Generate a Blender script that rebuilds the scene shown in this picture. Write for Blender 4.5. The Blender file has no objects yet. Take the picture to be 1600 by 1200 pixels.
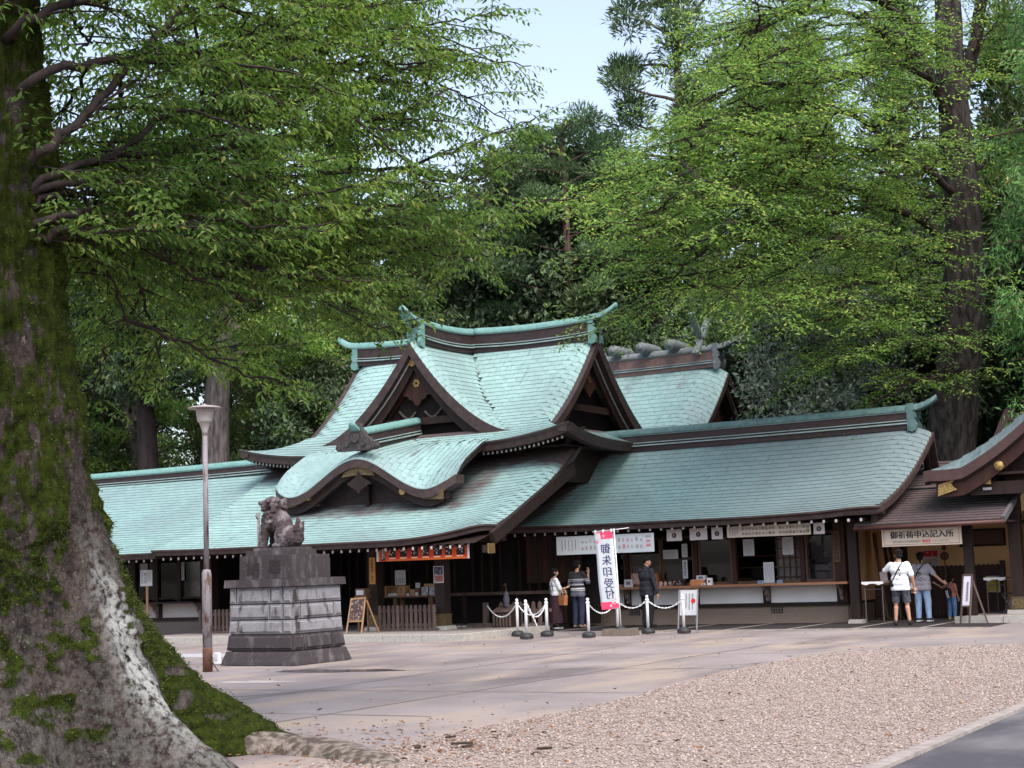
import bpy, bmesh, math, random
import numpy as np
from mathutils import Vector, Matrix
from mathutils.bvhtree import BVHTree

rad = math.radians
sc = bpy.context.scene
random.seed(7)
RNG = np.random.default_rng(7)

# ---------------------------------------------------------------- camera
# world axes: +X along the shrine front to the right, +Y back into the buildings, +Z up (metres)
CAM = Vector((20.35, -35.25, 1.65))
PITCH, YAW, ROLL = math.atan(286 / 2450), rad(30), rad(2.0)
fwd = Vector((-math.sin(YAW), math.cos(YAW), 0)); rgt = Vector((math.cos(YAW), math.sin(YAW), 0)); upv = Vector((0, 0, 1))
F = fwd * math.cos(PITCH) + upv * math.sin(PITCH)
U = -fwd * math.sin(PITCH) + upv * math.cos(PITCH)
R2 = rgt * math.cos(ROLL) - U * math.sin(ROLL)
U2 = rgt * math.sin(ROLL) + U * math.cos(ROLL)
cam = bpy.data.cameras.new('camera'); cam_o = bpy.data.objects.new('camera', cam)
sc.collection.objects.link(cam_o)
cam.sensor_width = 36; cam.lens = 2450 / 1600 * 36; cam.clip_end = 2000
m = Matrix.Identity(4)
for i in range(3):
    m[i][0] = R2[i]; m[i][1] = U2[i]; m[i][2] = -F[i]; m[i][3] = CAM[i]
cam_o.matrix_world = m
sc.camera = cam_o
CAMN = np.array(CAM)

# ---------------------------------------------------------------- sky, sun, exposure
SUN_EL, SUN_AZ = rad(58), rad(128)        # azimuth measured from +Y clockwise (towards +X)
world = bpy.data.worlds.new('World'); sc.world = world; world.use_nodes = True
nt = world.node_tree; nt.nodes.clear()
wo = nt.nodes.new('ShaderNodeOutputWorld'); bg = nt.nodes.new('ShaderNodeBackground')
sky = nt.nodes.new('ShaderNodeTexSky'); sky.sky_type = 'NISHITA'; sky.sun_disc = False
sky.sun_elevation = SUN_EL; sky.sun_rotation = SUN_AZ
sky.air_density = 1.0; sky.dust_density = 4.0; sky.ozone_density = 1.0
hsv = nt.nodes.new('ShaderNodeHueSaturation'); hsv.inputs['Saturation'].default_value = 0.75
nt.links.new(sky.outputs[0], hsv.inputs['Color'])
nt.links.new(hsv.outputs[0], bg.inputs[0]); bg.inputs[1].default_value = 0.15
nt.links.new(bg.outputs[0], wo.inputs[0])
sun = bpy.data.lights.new('sun', 'SUN'); sun.energy = 1.2; sun.angle = rad(40); sun.color = (1.0, 0.97, 0.94)
sun_o = bpy.data.objects.new('sun', sun); sc.collection.objects.link(sun_o)
sd = Vector((math.sin(SUN_AZ) * math.cos(SUN_EL), math.cos(SUN_AZ) * math.cos(SUN_EL), math.sin(SUN_EL)))
sun_o.rotation_euler = (-sd).to_track_quat('-Z', 'Y').to_euler(); sun_o.location = (0, -10, 60)
sc.view_settings.view_transform = 'Standard'; sc.view_settings.look = 'None'
sc.view_settings.exposure = 1.3; sc.view_settings.gamma = 1.0
sc.view_settings.use_curve_mapping = False
sc.cycles.use_denoising = True
sc.cycles.max_bounces = 6; sc.cycles.diffuse_bounces = 4; sc.cycles.glossy_bounces = 2
sc.cycles.transmission_bounces = 4; sc.cycles.transparent_max_bounces = 4
sc.cycles.caustics_reflective = False; sc.cycles.caustics_refractive = False

# ---------------------------------------------------------------- helpers: objects
COL = sc.collection
ORG = {}
def thing(name, label, cat, loc=(0, 0, 0), group=None):
    o = bpy.data.objects.new(name, None); COL.objects.link(o)
    o.location = loc; o.empty_display_size = 0.2
    o['label'] = label; o['category'] = cat
    if group: o['group'] = group
    ORG[o.name] = Vector(loc)
    return o
def tag(o, label, cat, group=None):
    o['label'] = label; o['category'] = cat
    if group: o['group'] = group
    return o
def origin_of(o):
    return ORG.get(o.name, Vector((0, 0, 0))) if o else Vector((0, 0, 0))
def link(name, me, parent=None, org=None):
    o = bpy.data.objects.new(name, me); COL.objects.link(o)
    if parent is not None:
        o.parent = parent
        ORG[o.name] = origin_of(parent)
    return o
def obj(name, verts, faces, mats, parent=None, smooth=False, fm=None, stain_shade=None):
    """one mesh object; vertices in world metres (or in the local metres of a thing built at the origin)"""
    v = np.asarray(verts, float).reshape(-1, 3)
    if parent is not None: v = v - np.array(origin_of(parent))
    me = bpy.data.meshes.new(name)
    if isinstance(faces, np.ndarray) and faces.ndim == 2:
        n, k = faces.shape
        me.vertices.add(len(v)); me.vertices.foreach_set('co', v.astype(np.float32).ravel())
        me.loops.add(n * k); me.loops.foreach_set('vertex_index', faces.astype(np.int32).ravel())
        me.polygons.add(n); me.polygons.foreach_set('loop_start', np.arange(0, n * k, k, dtype=np.int32))
        me.update(calc_edges=True)
    else:
        me.from_pydata(v.tolist(), [], [list(map(int, f)) for f in faces])
    if not isinstance(mats, (list, tuple)): mats = [mats]
    for mt in mats: me.materials.append(mt)
    if fm is not None: me.polygons.foreach_set('material_index', np.asarray(fm, np.int32))
    me.polygons.foreach_set('use_smooth', np.full(len(me.polygons), bool(smooth)))
    if stain_shade is not None:
        at = me.attributes.new('stain_shade', 'FLOAT', 'POINT'); at.data.foreach_set('value', np.asarray(stain_shade, np.float32))
    me.update()
    return link(name, me, parent)
def struct(o): o['kind'] = 'structure'; return o
def stuff(o): o['kind'] = 'stuff'; return o

class MB:
    """collects shapes into one mesh"""
    def __init__(s): s.v = []; s.f = []; s.m = []
    def add(s, v, f, mi=0):
        b = len(s.v); s.v += [tuple(map(float, p)) for p in v]
        for q in f: s.f.append([b + int(i) for i in q]); s.m.append(mi)
        return s
    def box(s, x0, x1, y0, y1, z0, z1, mi=0, taper=0):
        t = taper
        v = [(x0, y0, z0), (x1, y0, z0), (x1, y1, z0), (x0, y1, z0), (x0 + t, y0 + t, z1), (x1 - t, y0 + t, z1), (x1 - t, y1 - t, z1), (x0 + t, y1 - t, z1)]
        return s.add(v, [(0, 3, 2, 1), (4, 5, 6, 7), (0, 1, 5, 4), (1, 2, 6, 5), (2, 3, 7, 6), (3, 0, 4, 7)], mi)
    def bar(s, p0, p1, w, h, up=(0, 0, 1), mi=0):
        p0, p1 = Vector(p0), Vector(p1); d = (p1 - p0).normalized(); up = Vector(up)
        x = d.cross(up)
        if x.length < 1e-4: x = d.cross(Vector((0, 1, 0)))
        x.normalize(); y = x.cross(d).normalized()
        v = [p + x * (a * w / 2) + y * (b * h / 2) for p in (p0, p1) for a, b in ((-1, -1), (1, -1), (1, 1), (-1, 1))]
        return s.add(v, [(0, 1, 2, 3), (7, 6, 5, 4), (0, 4, 5, 1), (1, 5, 6, 2), (2, 6, 7, 3), (3, 7, 4, 0)], mi)
    def tube(s, pts, rs, n=8, mi=0, cap=True):
        v, f = tube_geo(pts, rs, n, cap); return s.add(v, f, mi)
    def lathe(s, prof, c=(0, 0, 0), n=20, mi=0, axis='z'):
        v = []; k = len(prof)
        for r, z in prof:
            for i in range(n):
                a = 2 * math.pi * i / n
                p = (r * math.cos(a), r * math.sin(a), z)
                if axis == 'y': p = (p[0], p[2], p[1])
                if axis == 'x': p = (p[2], p[0], p[1])
                v.append((p[0] + c[0], p[1] + c[1], p[2] + c[2]))
        f = [(j * n + i, j * n + (i + 1) % n, (j + 1) * n + (i + 1) % n, (j + 1) * n + i) for j in range(k - 1) for i in range(n)]
        f.append(list(range(n))[::-1]); f.append([(k - 1) * n + i for i in range(n)])
        return s.add(v, f, mi)
    def prism(s, poly, o, ax, ay, d, mi=0):
        """polygon (2d) at origin o spanned by ax, ay, pushed along d"""
        o, ax, ay, d = Vector(o), Vector(ax), Vector(ay), Vector(d); n = len(poly)
        v = [o + ax * a + ay * b for a, b in poly]; v += [p + d for p in v]
        f = [list(range(n)), list(range(2 * n - 1, n - 1, -1))] + [(i, (i + 1) % n, n + (i + 1) % n, n + i) for i in range(n)]
        return s.add(v, f, mi)
    def sphere(s, c, r, n=10, mi=0, sq=(1, 1, 1)):
        prof = [(max(1e-3, r * math.sin(math.pi * j / n)), -r * math.cos(math.pi * j / n)) for j in range(n + 1)]
        v = []; m_ = n * 2
        for q, z in prof:
            for i in range(m_):
                a = 2 * math.pi * i / m_; v.append((c[0] + q * math.cos(a) * sq[0], c[1] + q * math.sin(a) * sq[1], c[2] + z * sq[2]))
        f = [(j * m_ + i, j * m_ + (i + 1) % m_, (j + 1) * m_ + (i + 1) % m_, (j + 1) * m_ + i) for j in range(n) for i in range(m_)]
        return s.add(v, f, mi)
    def build(s, name, mats, parent=None, smooth=False):
        return obj(name, s.v, s.f, mats, parent, smooth, s.m)

def tube_geo(pts, rs, n=8, cap=True):
    P = [Vector(p) for p in pts]; k = len(P)
    if not hasattr(rs, '__len__'): rs = [rs] * k
    v = []; x = None
    for i in range(k):
        d = (P[min(i + 1, k - 1)] - P[max(i - 1, 0)]).normalized()
        if x is None:
            x = d.cross(Vector((0, 0, 1)));
            if x.length < .1: x = d.cross(Vector((1, 0, 0)))
        x = (x - d * x.dot(d)).normalized(); y = d.cross(x)
        for j in range(n):
            a = 2 * math.pi * j / n; v.append(P[i] + (x * math.cos(a) + y * math.sin(a)) * rs[i])
    f = [(i * n + j, i * n + (j + 1) % n, (i + 1) * n + (j + 1) % n, (i + 1) * n + j) for i in range(k - 1) for j in range(n)]
    if cap: f += [list(range(n))[::-1], [(k - 1) * n + j for j in range(n)]]
    return v, f
def sweep(name, path, prof, A, B, mat, parent, smooth=False):
    """closed 2d profile swept along a path with fixed axes A, B"""
    P = np.asarray(path, float); A = np.asarray(A, float); B = np.asarray(B, float); k = len(P); n = len(prof)
    v = []
    for i in range(k):
        a_ = A if A.ndim == 1 else A[i]; b_ = B if B.ndim == 1 else B[i]
        for a, b in prof: v.append(P[i] + a_ * a + b_ * b)
    f = [(i * n + j, i * n + (j + 1) % n, (i + 1) * n + (j + 1) % n, (i + 1) * n + j) for i in range(k - 1) for j in range(n)]
    f += [list(range(n))[::-1], [(k - 1) * n + j for j in range(n)]]
    return obj(name, v, f, mat, parent, smooth)
def rect(a0, a1, b0, b1): return [(a0, b0), (a1, b0), (a1, b1), (a0, b1)]
def part_box(name, x0, x1, y0, y1, z0, z1, mat, parent, taper=0):
    return MB().box(x0, x1, y0, y1, z0, z1, 0, taper).build(name, mat, parent)
def copy_tree(o, parent=None):
    c = o.copy(); COL.objects.link(c); c.parent = parent
    for ch in list(o.children): copy_tree(ch, c)
    return c

# ---------------------------------------------------------------- helpers: materials
MATS = {}
def mat(name, col, col2=None, scale=6.0, rough=0.7, bump=0.0, metallic=0.0, stretch=(1, 1, 1), detail=6, spread=(0.35, 0.65), rnd=0.0, bscale=None, spec=0.3):
    if name in MATS: return MATS[name]
    mt = bpy.data.materials.new(name); mt.use_nodes = True; MATS[name] = mt
    n = mt.node_tree; L = n.links; b = n.nodes['Principled BSDF']
    b.inputs['Roughness'].default_value = rough; b.inputs['Metallic'].default_value = metallic
    b.inputs['Specular IOR Level'].default_value = spec
    b.inputs['Base Color'].default_value = (*col, 1)
    tc = n.nodes.new('ShaderNodeTexCoord'); mp = n.nodes.new('ShaderNodeMapping'); mp.inputs['Scale'].default_value = stretch
    L.new(tc.outputs['Object'], mp.inputs[0])
    if col2 is not None:
        nz = n.nodes.new('ShaderNodeTexNoise'); nz.inputs['Scale'].default_value = scale; nz.inputs['Detail'].default_value = detail
        L.new(mp.outputs[0], nz.inputs['Vector'])
        rp = n.nodes.new('ShaderNodeMapRange'); rp.inputs[1].default_value = spread[0]; rp.inputs[2].default_value = spread[1]
        L.new(nz.outputs[0], rp.inputs[0])
        mx = n.nodes.new('ShaderNodeMix'); mx.data_type = 'RGBA'; mx.inputs[6].default_value = (*col, 1); mx.inputs[7].default_value = (*col2, 1)
        L.new(rp.outputs[0], mx.inputs[0]); out = mx.outputs[2]
        if rnd:
            oi = n.nodes.new('ShaderNodeObjectInfo'); mr = n.nodes.new('ShaderNodeMapRange')
            mr.inputs[3].default_value = 1 - rnd; mr.inputs[4].default_value = 1 + rnd; L.new(oi.outputs['Random'], mr.inputs[0])
            h = n.nodes.new('ShaderNodeHueSaturation'); L.new(out, h.inputs['Color']); L.new(mr.outputs[0], h.inputs['Value']); out = h.outputs[0]
        L.new(out, b.inputs['Base Color'])
    if bump:
        nb = n.nodes.new('ShaderNodeTexNoise'); nb.inputs['Scale'].default_value = bscale or scale * 3; nb.inputs['Detail'].default_value = 8
        L.new(mp.outputs[0], nb.inputs['Vector'])
        bp = n.nodes.new('ShaderNodeBump'); bp.inputs['Strength'].default_value = min(1, bump); bp.inputs['Distance'].default_value = 0.02 * max(1, bump)
        L.new(nb.outputs[0], bp.inputs['Height']); L.new(bp.outputs[0], b.inputs['Normal'])
    return mt

def copper_mat(name, mint, grey, brown, along=None, far=None):
    """patinated copper sheet: blotches of mint and grey verdigris, brown where the 'stain' attribute marks shelter from rain, or shade painted on the office roof"""
    mt = bpy.data.materials.new(name); mt.use_nodes = True; n = mt.node_tree; L = n.links; b = n.nodes['Principled BSDF']
    b.inputs['Roughness'].default_value = 0.55; b.inputs['Specular IOR Level'].default_value = 0.25
    g = n.nodes.new('ShaderNodeNewGeometry')
    def noise(s, d=6, st=None):
        nz = n.nodes.new('ShaderNodeTexNoise'); nz.inputs['Scale'].default_value = s; nz.inputs['Detail'].default_value = d
        if st:
            mp = n.nodes.new('ShaderNodeMapping'); mp.inputs['Scale'].default_value = st; L.new(g.outputs['Position'], mp.inputs[0]); L.new(mp.outputs[0], nz.inputs['Vector'])
        else: L.new(g.outputs['Position'], nz.inputs['Vector'])
        return nz.outputs[0]
    def rng(x, a, c):
        r = n.nodes.new('ShaderNodeMapRange'); r.inputs[1].default_value = a; r.inputs[2].default_value = c; L.new(x, r.inputs[0]); return r.outputs[0]
    def mix(fac, a, c):
        mx = n.nodes.new('ShaderNodeMix'); mx.data_type = 'RGBA'
        L.new(fac, mx.inputs[0])
        for k, q in ((6, a), (7, c)):
            if isinstance(q, tuple): mx.inputs[k].default_value = (*q, 1)
            else: L.new(q, mx.inputs[k])
        return mx.outputs[2]
    base = mix(rng(noise(0.5, 5), .35, .65), mint, grey)
    base = mix(rng(noise(9, 4, (1, 1, .25)), .45, .8), base, tuple(0.72 * c for c in mint))
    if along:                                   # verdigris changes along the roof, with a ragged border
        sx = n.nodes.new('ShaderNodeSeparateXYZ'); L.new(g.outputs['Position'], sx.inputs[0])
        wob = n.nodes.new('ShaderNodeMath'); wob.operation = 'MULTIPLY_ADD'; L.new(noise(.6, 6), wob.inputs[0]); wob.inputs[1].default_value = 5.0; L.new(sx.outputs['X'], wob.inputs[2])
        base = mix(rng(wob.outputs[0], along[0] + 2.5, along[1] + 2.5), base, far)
    # dirt caught under single sheets, and long thin runs down the slope
    base = mix(rng(noise(3.0, 5, (2.2, .3, .3)), .6, .78), base, tuple(.62 * c for c in grey))
    oi = n.nodes.new('ShaderNodeObjectInfo'); rr_ = n.nodes.new('ShaderNodeMath'); rr_.operation = 'ADD'; L.new(g.outputs['Random Per Island'], rr_.inputs[0]); L.new(oi.outputs['Random'], rr_.inputs[1])
    fr = n.nodes.new('ShaderNodeMath'); fr.operation = 'FRACT'; L.new(rr_.outputs[0], fr.inputs[0])
    isl = n.nodes.new('ShaderNodeMapRange'); isl.inputs[3].default_value = .95; isl.inputs[4].default_value = 1.05; L.new(fr.outputs[0], isl.inputs[0])
    h = n.nodes.new('ShaderNodeHueSaturation'); L.new(base, h.inputs['Color']); L.new(isl.outputs[0], h.inputs['Value']); base = h.outputs[0]
    at = n.nodes.new('ShaderNodeAttribute'); at.attribute_name = 'stain_shade'
    ad = n.nodes.new('ShaderNodeMath'); ad.operation = 'ADD'; L.new(at.outputs['Fac'], ad.inputs[0])
    ns = n.nodes.new('ShaderNodeMath'); ns.operation = 'MULTIPLY_ADD'; L.new(noise(2.2, 6), ns.inputs[0]); ns.inputs[1].default_value = .9; ns.inputs[2].default_value = -.45
    L.new(ns.outputs[0], ad.inputs[1])
    base = mix(rng(ad.outputs[0], .3, .75), base, brown)
    L.new(base, b.inputs['Base Color'])
    bp = n.nodes.new('ShaderNodeBump'); bp.inputs['Strength'].default_value = .25; bp.inputs['Distance'].default_value = .01
    L.new(noise(7, 3), bp.inputs['Height']); L.new(bp.outputs[0], b.inputs['Normal'])
    MATS[name] = mt
    return mt
def leaf_mat(name, c1, c2, c3=None, trans=.35, hole=0.0):
    mt = bpy.data.materials.new(name); mt.use_nodes = True; n = mt.node_tree; L = n.links
    n.nodes.clear(); out = n.nodes.new('ShaderNodeOutputMaterial')
    g = n.nodes.new('ShaderNodeNewGeometry'); oi = n.nodes.new('ShaderNodeObjectInfo')
    nz = n.nodes.new('ShaderNodeTexNoise'); nz.inputs['Scale'].default_value = .45; nz.inputs['Detail'].default_value = 4; L.new(g.outputs['Position'], nz.inputs['Vector'])
    r = n.nodes.new('ShaderNodeMapRange'); r.inputs[1].default_value = .38; r.inputs[2].default_value = .64; L.new(nz.outputs[0], r.inputs[0])
    mx = n.nodes.new('ShaderNodeMix'); mx.data_type = 'RGBA'; mx.inputs[6].default_value = (*c1, 1); mx.inputs[7].default_value = (*c2, 1); L.new(r.outputs[0], mx.inputs[0])
    col = mx.outputs[2]
    if c3:
        r2 = n.nodes.new('ShaderNodeMapRange'); r2.inputs[1].default_value = .9; r2.inputs[2].default_value = 1.0; L.new(g.outputs['Random Per Island'], r2.inputs[0])
        m2 = n.nodes.new('ShaderNodeMix'); m2.data_type = 'RGBA'; L.new(r2.outputs[0], m2.inputs[0]); L.new(col, m2.inputs[6]); m2.inputs[7].default_value = (*c3, 1); col = m2.outputs[2]
    v1 = n.nodes.new('ShaderNodeMapRange'); v1.inputs[3].default_value = .55; v1.inputs[4].default_value = 1.55; L.new(g.outputs['Random Per Island'], v1.inputs[0])
    h = n.nodes.new('ShaderNodeHueSaturation'); L.new(col, h.inputs['Color']); L.new(v1.outputs[0], h.inputs['Value'])
    d = n.nodes.new('ShaderNodeBsdfPrincipled'); d.inputs['Roughness'].default_value = .5; d.inputs['Specular IOR Level'].default_value = .3; L.new(h.outputs[0], d.inputs['Base Color'])
    t = n.nodes.new('ShaderNodeBsdfTranslucent')
    h2 = n.nodes.new('ShaderNodeHueSaturation'); L.new(h.outputs[0], h2.inputs['Color']); h2.inputs['Value'].default_value = 1.5; h2.inputs['Saturation'].default_value = 1.1; L.new(h2.outputs[0], t.inputs['Color'])
    ms = n.nodes.new('ShaderNodeMixShader'); ms.inputs[0].default_value = trans; L.new(d.outputs[0], ms.inputs[1]); L.new(t.outputs[0], ms.inputs[2])
    L.new(ms.outputs[0], out.inputs[0]); MATS[name] = mt
    return mt

MINT = (.20, .50, .43); 
copper = copper_mat('copper_patina', (.245, .38, .365), (.19, .272, .27), (.09, .066, .068))
copper_grey = copper_mat('copper_patina_grey', (.125, .17, .182), (.105, .135, .148), (.08, .06, .06))
copper_pale = copper_mat('copper_patina_pale', (.21, .335, .325), (.225, .29, .295), (.12, .095, .105))
copper_brown = mat('copper_brown', (0.03534, 0.02262, 0.0212), (0.05654, 0.0377, 0.03534), 5, .5, .2)
copper_lip = mat('copper_lip', (.055, .08, .078), (.08, .105, .1), 4, .6)
ridge_teal = mat('ridge_teal', (0.0988, 0.2204, 0.2052), (0.152, 0.2736, 0.2508), 7, .55, .3)
ridge_dark = mat('ridge_dark', (0.02827, 0.01791, 0.01791), (0.04476, 0.02827, 0.02733), 6, .55, .2)
pale_line = mat('pale_copper_line', (0.266, 0.342, 0.3344), (0.19, 0.2508, 0.2508), 6, .6)
wood_dark = mat('wood_dark', (0.01319, 0.006597, 0.005183), (0.02356, 0.01131, 0.008482), 8, .65, .3, stretch=(1, 1, .15))
wood_red = mat('wood_red', (0.02604, 0.00868, 0.00589), (0.04092, 0.01364, 0.00899), 8, .6, .3, stretch=(1, 1, .15))
wood_brown = mat('wood_brown', (0.0935, 0.04675, 0.0255), (0.136, 0.07225, 0.0425), 8, .6, .3, stretch=(1, 1, .15), rnd=.15)
wood_grey = mat('wood_grey', (0.07752, 0.05297, 0.04522), (0.1227, 0.08721, 0.07752), 10, .8, .4, stretch=(1, 1, .12), rnd=.15)
wood_tan = mat('wood_tan', (0.2736, 0.152, 0.076), (0.3496, 0.2128, 0.114), 8, .6, .2, stretch=(1, 1, .2))
plaster_white = mat('plaster_white', (.7, .69, .7), (.76, .75, .76), 3, .9, .1)
plaster_tan = mat('plaster_tan', (.62, .37, .18), (.7, .43, .22), 2, .9, .1)
concrete_tan = mat('concrete_tan', (0.1824, 0.1368, 0.1064), (0.2432, 0.19, 0.152), 40, .95, .5, bscale=120)
stone_pale = mat('stone_pale', (0.2888, 0.2736, 0.2508), (0.38, 0.3572, 0.3268), 14, .9, .4)
granite = mat('granite_light', (.40, .39, .41), (.56, .55, .57), 60, .9, .6, bscale=90)
granite_dark = mat('granite_stained', (.085, .062, .066), (.2, .165, .17), 5, .9, .6, bscale=60)
gold = mat('gilt_metal', (.44, .3, .12), (.2, .13, .05), 24, .35, .8, metallic=.8)
brass = mat('brass_old', (.2, .15, .075), (.085, .062, .035), 30, .5, .5, metallic=.6)
white_paint = mat('white_paint', (.8, .8, .81), (.74, .74, .75), 10, .45)
white_end = mat('white_rafter_end', (.38, .365, .35), None, rough=.8)
fillet_white = mat('fillet_white', (0.38, 0.38, 0.38), (0.304, 0.304, 0.304), 9, .7)
black_rubber = mat('black_rubber', (.02, .02, .022), (.03, .03, .03), 12, .55, .2)
paper = mat('paper_white', (0.5168, 0.5244, 0.5472), (0.456, 0.4636, 0.4864), 3, .8)
paper_blue = mat('banner_white', (0.532, 0.57, 0.5928), (0.4864, 0.532, 0.5624), 3, .8)
paper_cream = mat('paper_cream', (0.3952, 0.342, 0.2736), (0.3496, 0.2964, 0.2356), 3, .8)
ink = mat('ink_black', (.012, .012, .014), None, rough=.8)
ink_grey = mat('ink_grey', (.13, .12, .14), None, rough=.8)
ink_faint = mat('ink_faint', (.32, .32, .36), None, rough=.8)
ink_purple = mat('ink_indigo', (.05, .045, .13), None, rough=.8)
ink_red = mat('ink_red', (.5, .02, .015), None, rough=.7)
ink_pink = mat('ink_pink', (.75, .06, .14), None, rough=.7)
ink_rose = mat('ink_rose', (.75, .32, .4), None, rough=.7)
ink_orange = mat('ink_orange', (.55, .11, .02), None, rough=.7)
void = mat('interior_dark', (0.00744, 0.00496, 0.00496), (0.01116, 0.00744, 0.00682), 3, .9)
steel_grey = mat('steel_grey', (.3, .29, .31), (.38, .37, .39), 8, .4, metallic=.4)
def glass_mat():
    mt = bpy.data.materials.new('window_glass'); mt.use_nodes = True; n = mt.node_tree; n.nodes.clear()
    o = n.nodes.new('ShaderNodeOutputMaterial'); g = n.nodes.new('ShaderNodeBsdfGlossy'); g.inputs['Roughness'].default_value = .02; g.inputs['Color'].default_value = (.9, .9, .95, 1)
    t = n.nodes.new('ShaderNodeBsdfTransparent'); t.inputs['Color'].default_value = (.85, .85, .85, 1)
    f = n.nodes.new('ShaderNodeFresnel'); f.inputs['IOR'].default_value = 1.5
    a = n.nodes.new('ShaderNodeMath'); a.operation = 'MULTIPLY'; a.inputs[1].default_value = 1.3; n.links.new(f.outputs[0], a.inputs[0])
    ms = n.nodes.new('ShaderNodeMixShader'); n.links.new(a.outputs[0], ms.inputs[0]); n.links.new(t.outputs[0], ms.inputs[1]); n.links.new(g.outputs[0], ms.inputs[2])
    n.links.new(ms.outputs[0], o.inputs[0]); return mt
glass = glass_mat()

# ---------------------------------------------------------------- helpers: writing
BENCH = bpy.data.scenes.new('bench')          # empty side scene where letters and remeshed skins are evaluated, removed at the end
def evaluated_mesh(o):
    BENCH.collection.objects.link(o); vl = BENCH.view_layers[0]; vl.update(); dg = vl.depsgraph; dg.update()
    me = bpy.data.meshes.new_from_object(o.evaluated_get(dg)); BENCH.collection.objects.unlink(o); return me
def text_geo(s, size, vertical=False, spacing=1.0, bold=0.0):
    """flat letters as (verts 2d centred, faces)"""
    cu = bpy.data.curves.new('t', 'FONT'); cu.body = '\n'.join(s) if vertical else s
    cu.size = size; cu.align_x = 'CENTER'; cu.align_y = 'CENTER'; cu.offset = bold; cu.resolution_u = 2
    if vertical: cu.space_line = spacing
    else: cu.space_character = spacing
    o = bpy.data.objects.new('t', cu); me = evaluated_mesh(o)
    v = [tuple(p.co[:2]) for p in me.vertices]; f = [list(p.vertices) for p in me.polygons]
    bpy.data.objects.remove(o); bpy.data.curves.remove(cu); bpy.data.meshes.remove(me)
    if v:
        a = np.array(v); c = (a.max(0) + a.min(0)) / 2; v = [(x - c[0], y - c[1]) for x, y in v]
    return v, f
def text(name, s, size, o, ax, ay, mt, parent, vertical=False, spacing=1.0, bold=0.0, lift=0.003, wfit=None, hfit=None, fat=0):
    """letters laid flat on the plane at o spanned by ax, ay"""
    v, f = text_geo(s, size, vertical, spacing, bold)
    if not v: return None
    a = np.array(v)
    if wfit: a[:, 0] *= wfit / np.ptp(a[:, 0])
    if hfit: a[:, 1] *= hfit / np.ptp(a[:, 1])
    o, ax, ay = Vector(o), Vector(ax), Vector(ay); nn = ax.cross(ay).normalized() * lift
    V = []; FF = []
    for k, dx in enumerate((0,) if not fat else (-fat, 0, fat)):
        b = len(V); V += [o + ax * (x + dx) + ay * y + nn * (1 + .2 * k) for x, y in a]; FF += [[b + i for i in q] for q in f]
    o_ = obj(name, V, FF, mt, parent)
    if len(s) > 1: o_['kind'] = 'stuff'
    return o_
def marks(name, rects, o, ax, ay, mt, parent, lift=0.003):
    """flat print: little rectangles (x0,x1,y0,y1) on a plane"""
    o, ax, ay = Vector(o), Vector(ax), Vector(ay); nn = ax.cross(ay).normalized() * lift
    v = []; f = []
    for x0, x1, y0, y1 in rects:
        b = len(v); v += [o + ax * x + ay * y + nn for x, y in ((x0, y0), (x1, y0), (x1, y1), (x0, y1))]; f.append((b, b + 1, b + 2, b + 3))
    o_ = obj(name, v, f, mt, parent)
    if len(rects) > 1: o_['kind'] = 'stuff'
    return o_
XA, YA, ZA = Vector((1, 0, 0)), Vector((0, 1, 0)), Vector((0, 0, 1))
# ================================================================ THE SETTING: ground
def paving_mat():
    mt = bpy.data.materials.new('paving_concrete'); mt.use_nodes = True; n = mt.node_tree; L = n.links; b = n.nodes['Principled BSDF']
    g = n.nodes.new('ShaderNodeNewGeometry')
    def noise(s, st=(1, 1, 1), d=7, rot=0):
        mp = n.nodes.new('ShaderNodeMapping'); mp.inputs['Scale'].default_value = st; mp.inputs['Rotation'].default_value = (0, 0, rot); L.new(g.outputs['Position'], mp.inputs[0])
        nz = n.nodes.new('ShaderNodeTexNoise'); nz.inputs['Scale'].default_value = s; nz.inputs['Detail'].default_value = d; L.new(mp.outputs[0], nz.inputs['Vector']); return nz.outputs[0]
    def rng(x, a, c, lo=0, hi=1):
        r = n.nodes.new('ShaderNodeMapRange'); r.inputs[1].default_value = a; r.inputs[2].default_value = c; r.inputs[3].default_value = lo; r.inputs[4].default_value = hi; L.new(x, r.inputs[0]); return r.outputs[0]
    def mix(fac, a, c):
        mx = n.nodes.new('ShaderNodeMix'); mx.data_type = 'RGBA'; L.new(fac, mx.inputs[0])
        for k, q in ((6, a), (7, c)):
            if isinstance(q, tuple): mx.inputs[k].default_value = (*q, 1)
            else: L.new(q, mx.inputs[k])
        return mx.outputs[2]
    c = mix(rng(noise(.32), .38, .62), (.155, .126, .122), (.235, .198, .195))
    c = mix(rng(noise(.9, (1, .35, 1), 6, .6), .48, .66), c, (.29, .225, .178))         # tan silt washed in streaks
    c = mix(rng(noise(.55, (1, .3, 1), 6, -.3), .55, .68), c, (.10, .08, .08))      # damp patches
    c = mix(rng(noise(18), .3, .7, 0, .35), c, (.27, .245, .245))
    c = mix(rng(noise(160, d=2), .55, .75, 0, .5), c, (.1, .085, .085))
    L.new(c, b.inputs['Base Color']); L.new(rng(noise(.6), .4, .62, .55, .92), b.inputs['Roughness']); b.inputs['Specular IOR Level'].default_value = .25
    bp = n.nodes.new('ShaderNodeBump'); bp.inputs['Strength'].default_value = .5; bp.inputs['Distance'].default_value = .006
    L.new(noise(90), bp.inputs['Height']); L.new(bp.outputs[0], b.inputs['Normal'])
    return mt
paving = paving_mat()
soil = mat('forest_soil', (.05, .04, .03), (.09, .07, .05), 3, .95, .5)
gravel_bed = mat('gravel_bed', (.19, .145, .125), (.34, .28, .255), 55, .95, 1.0, bscale=70)
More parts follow.
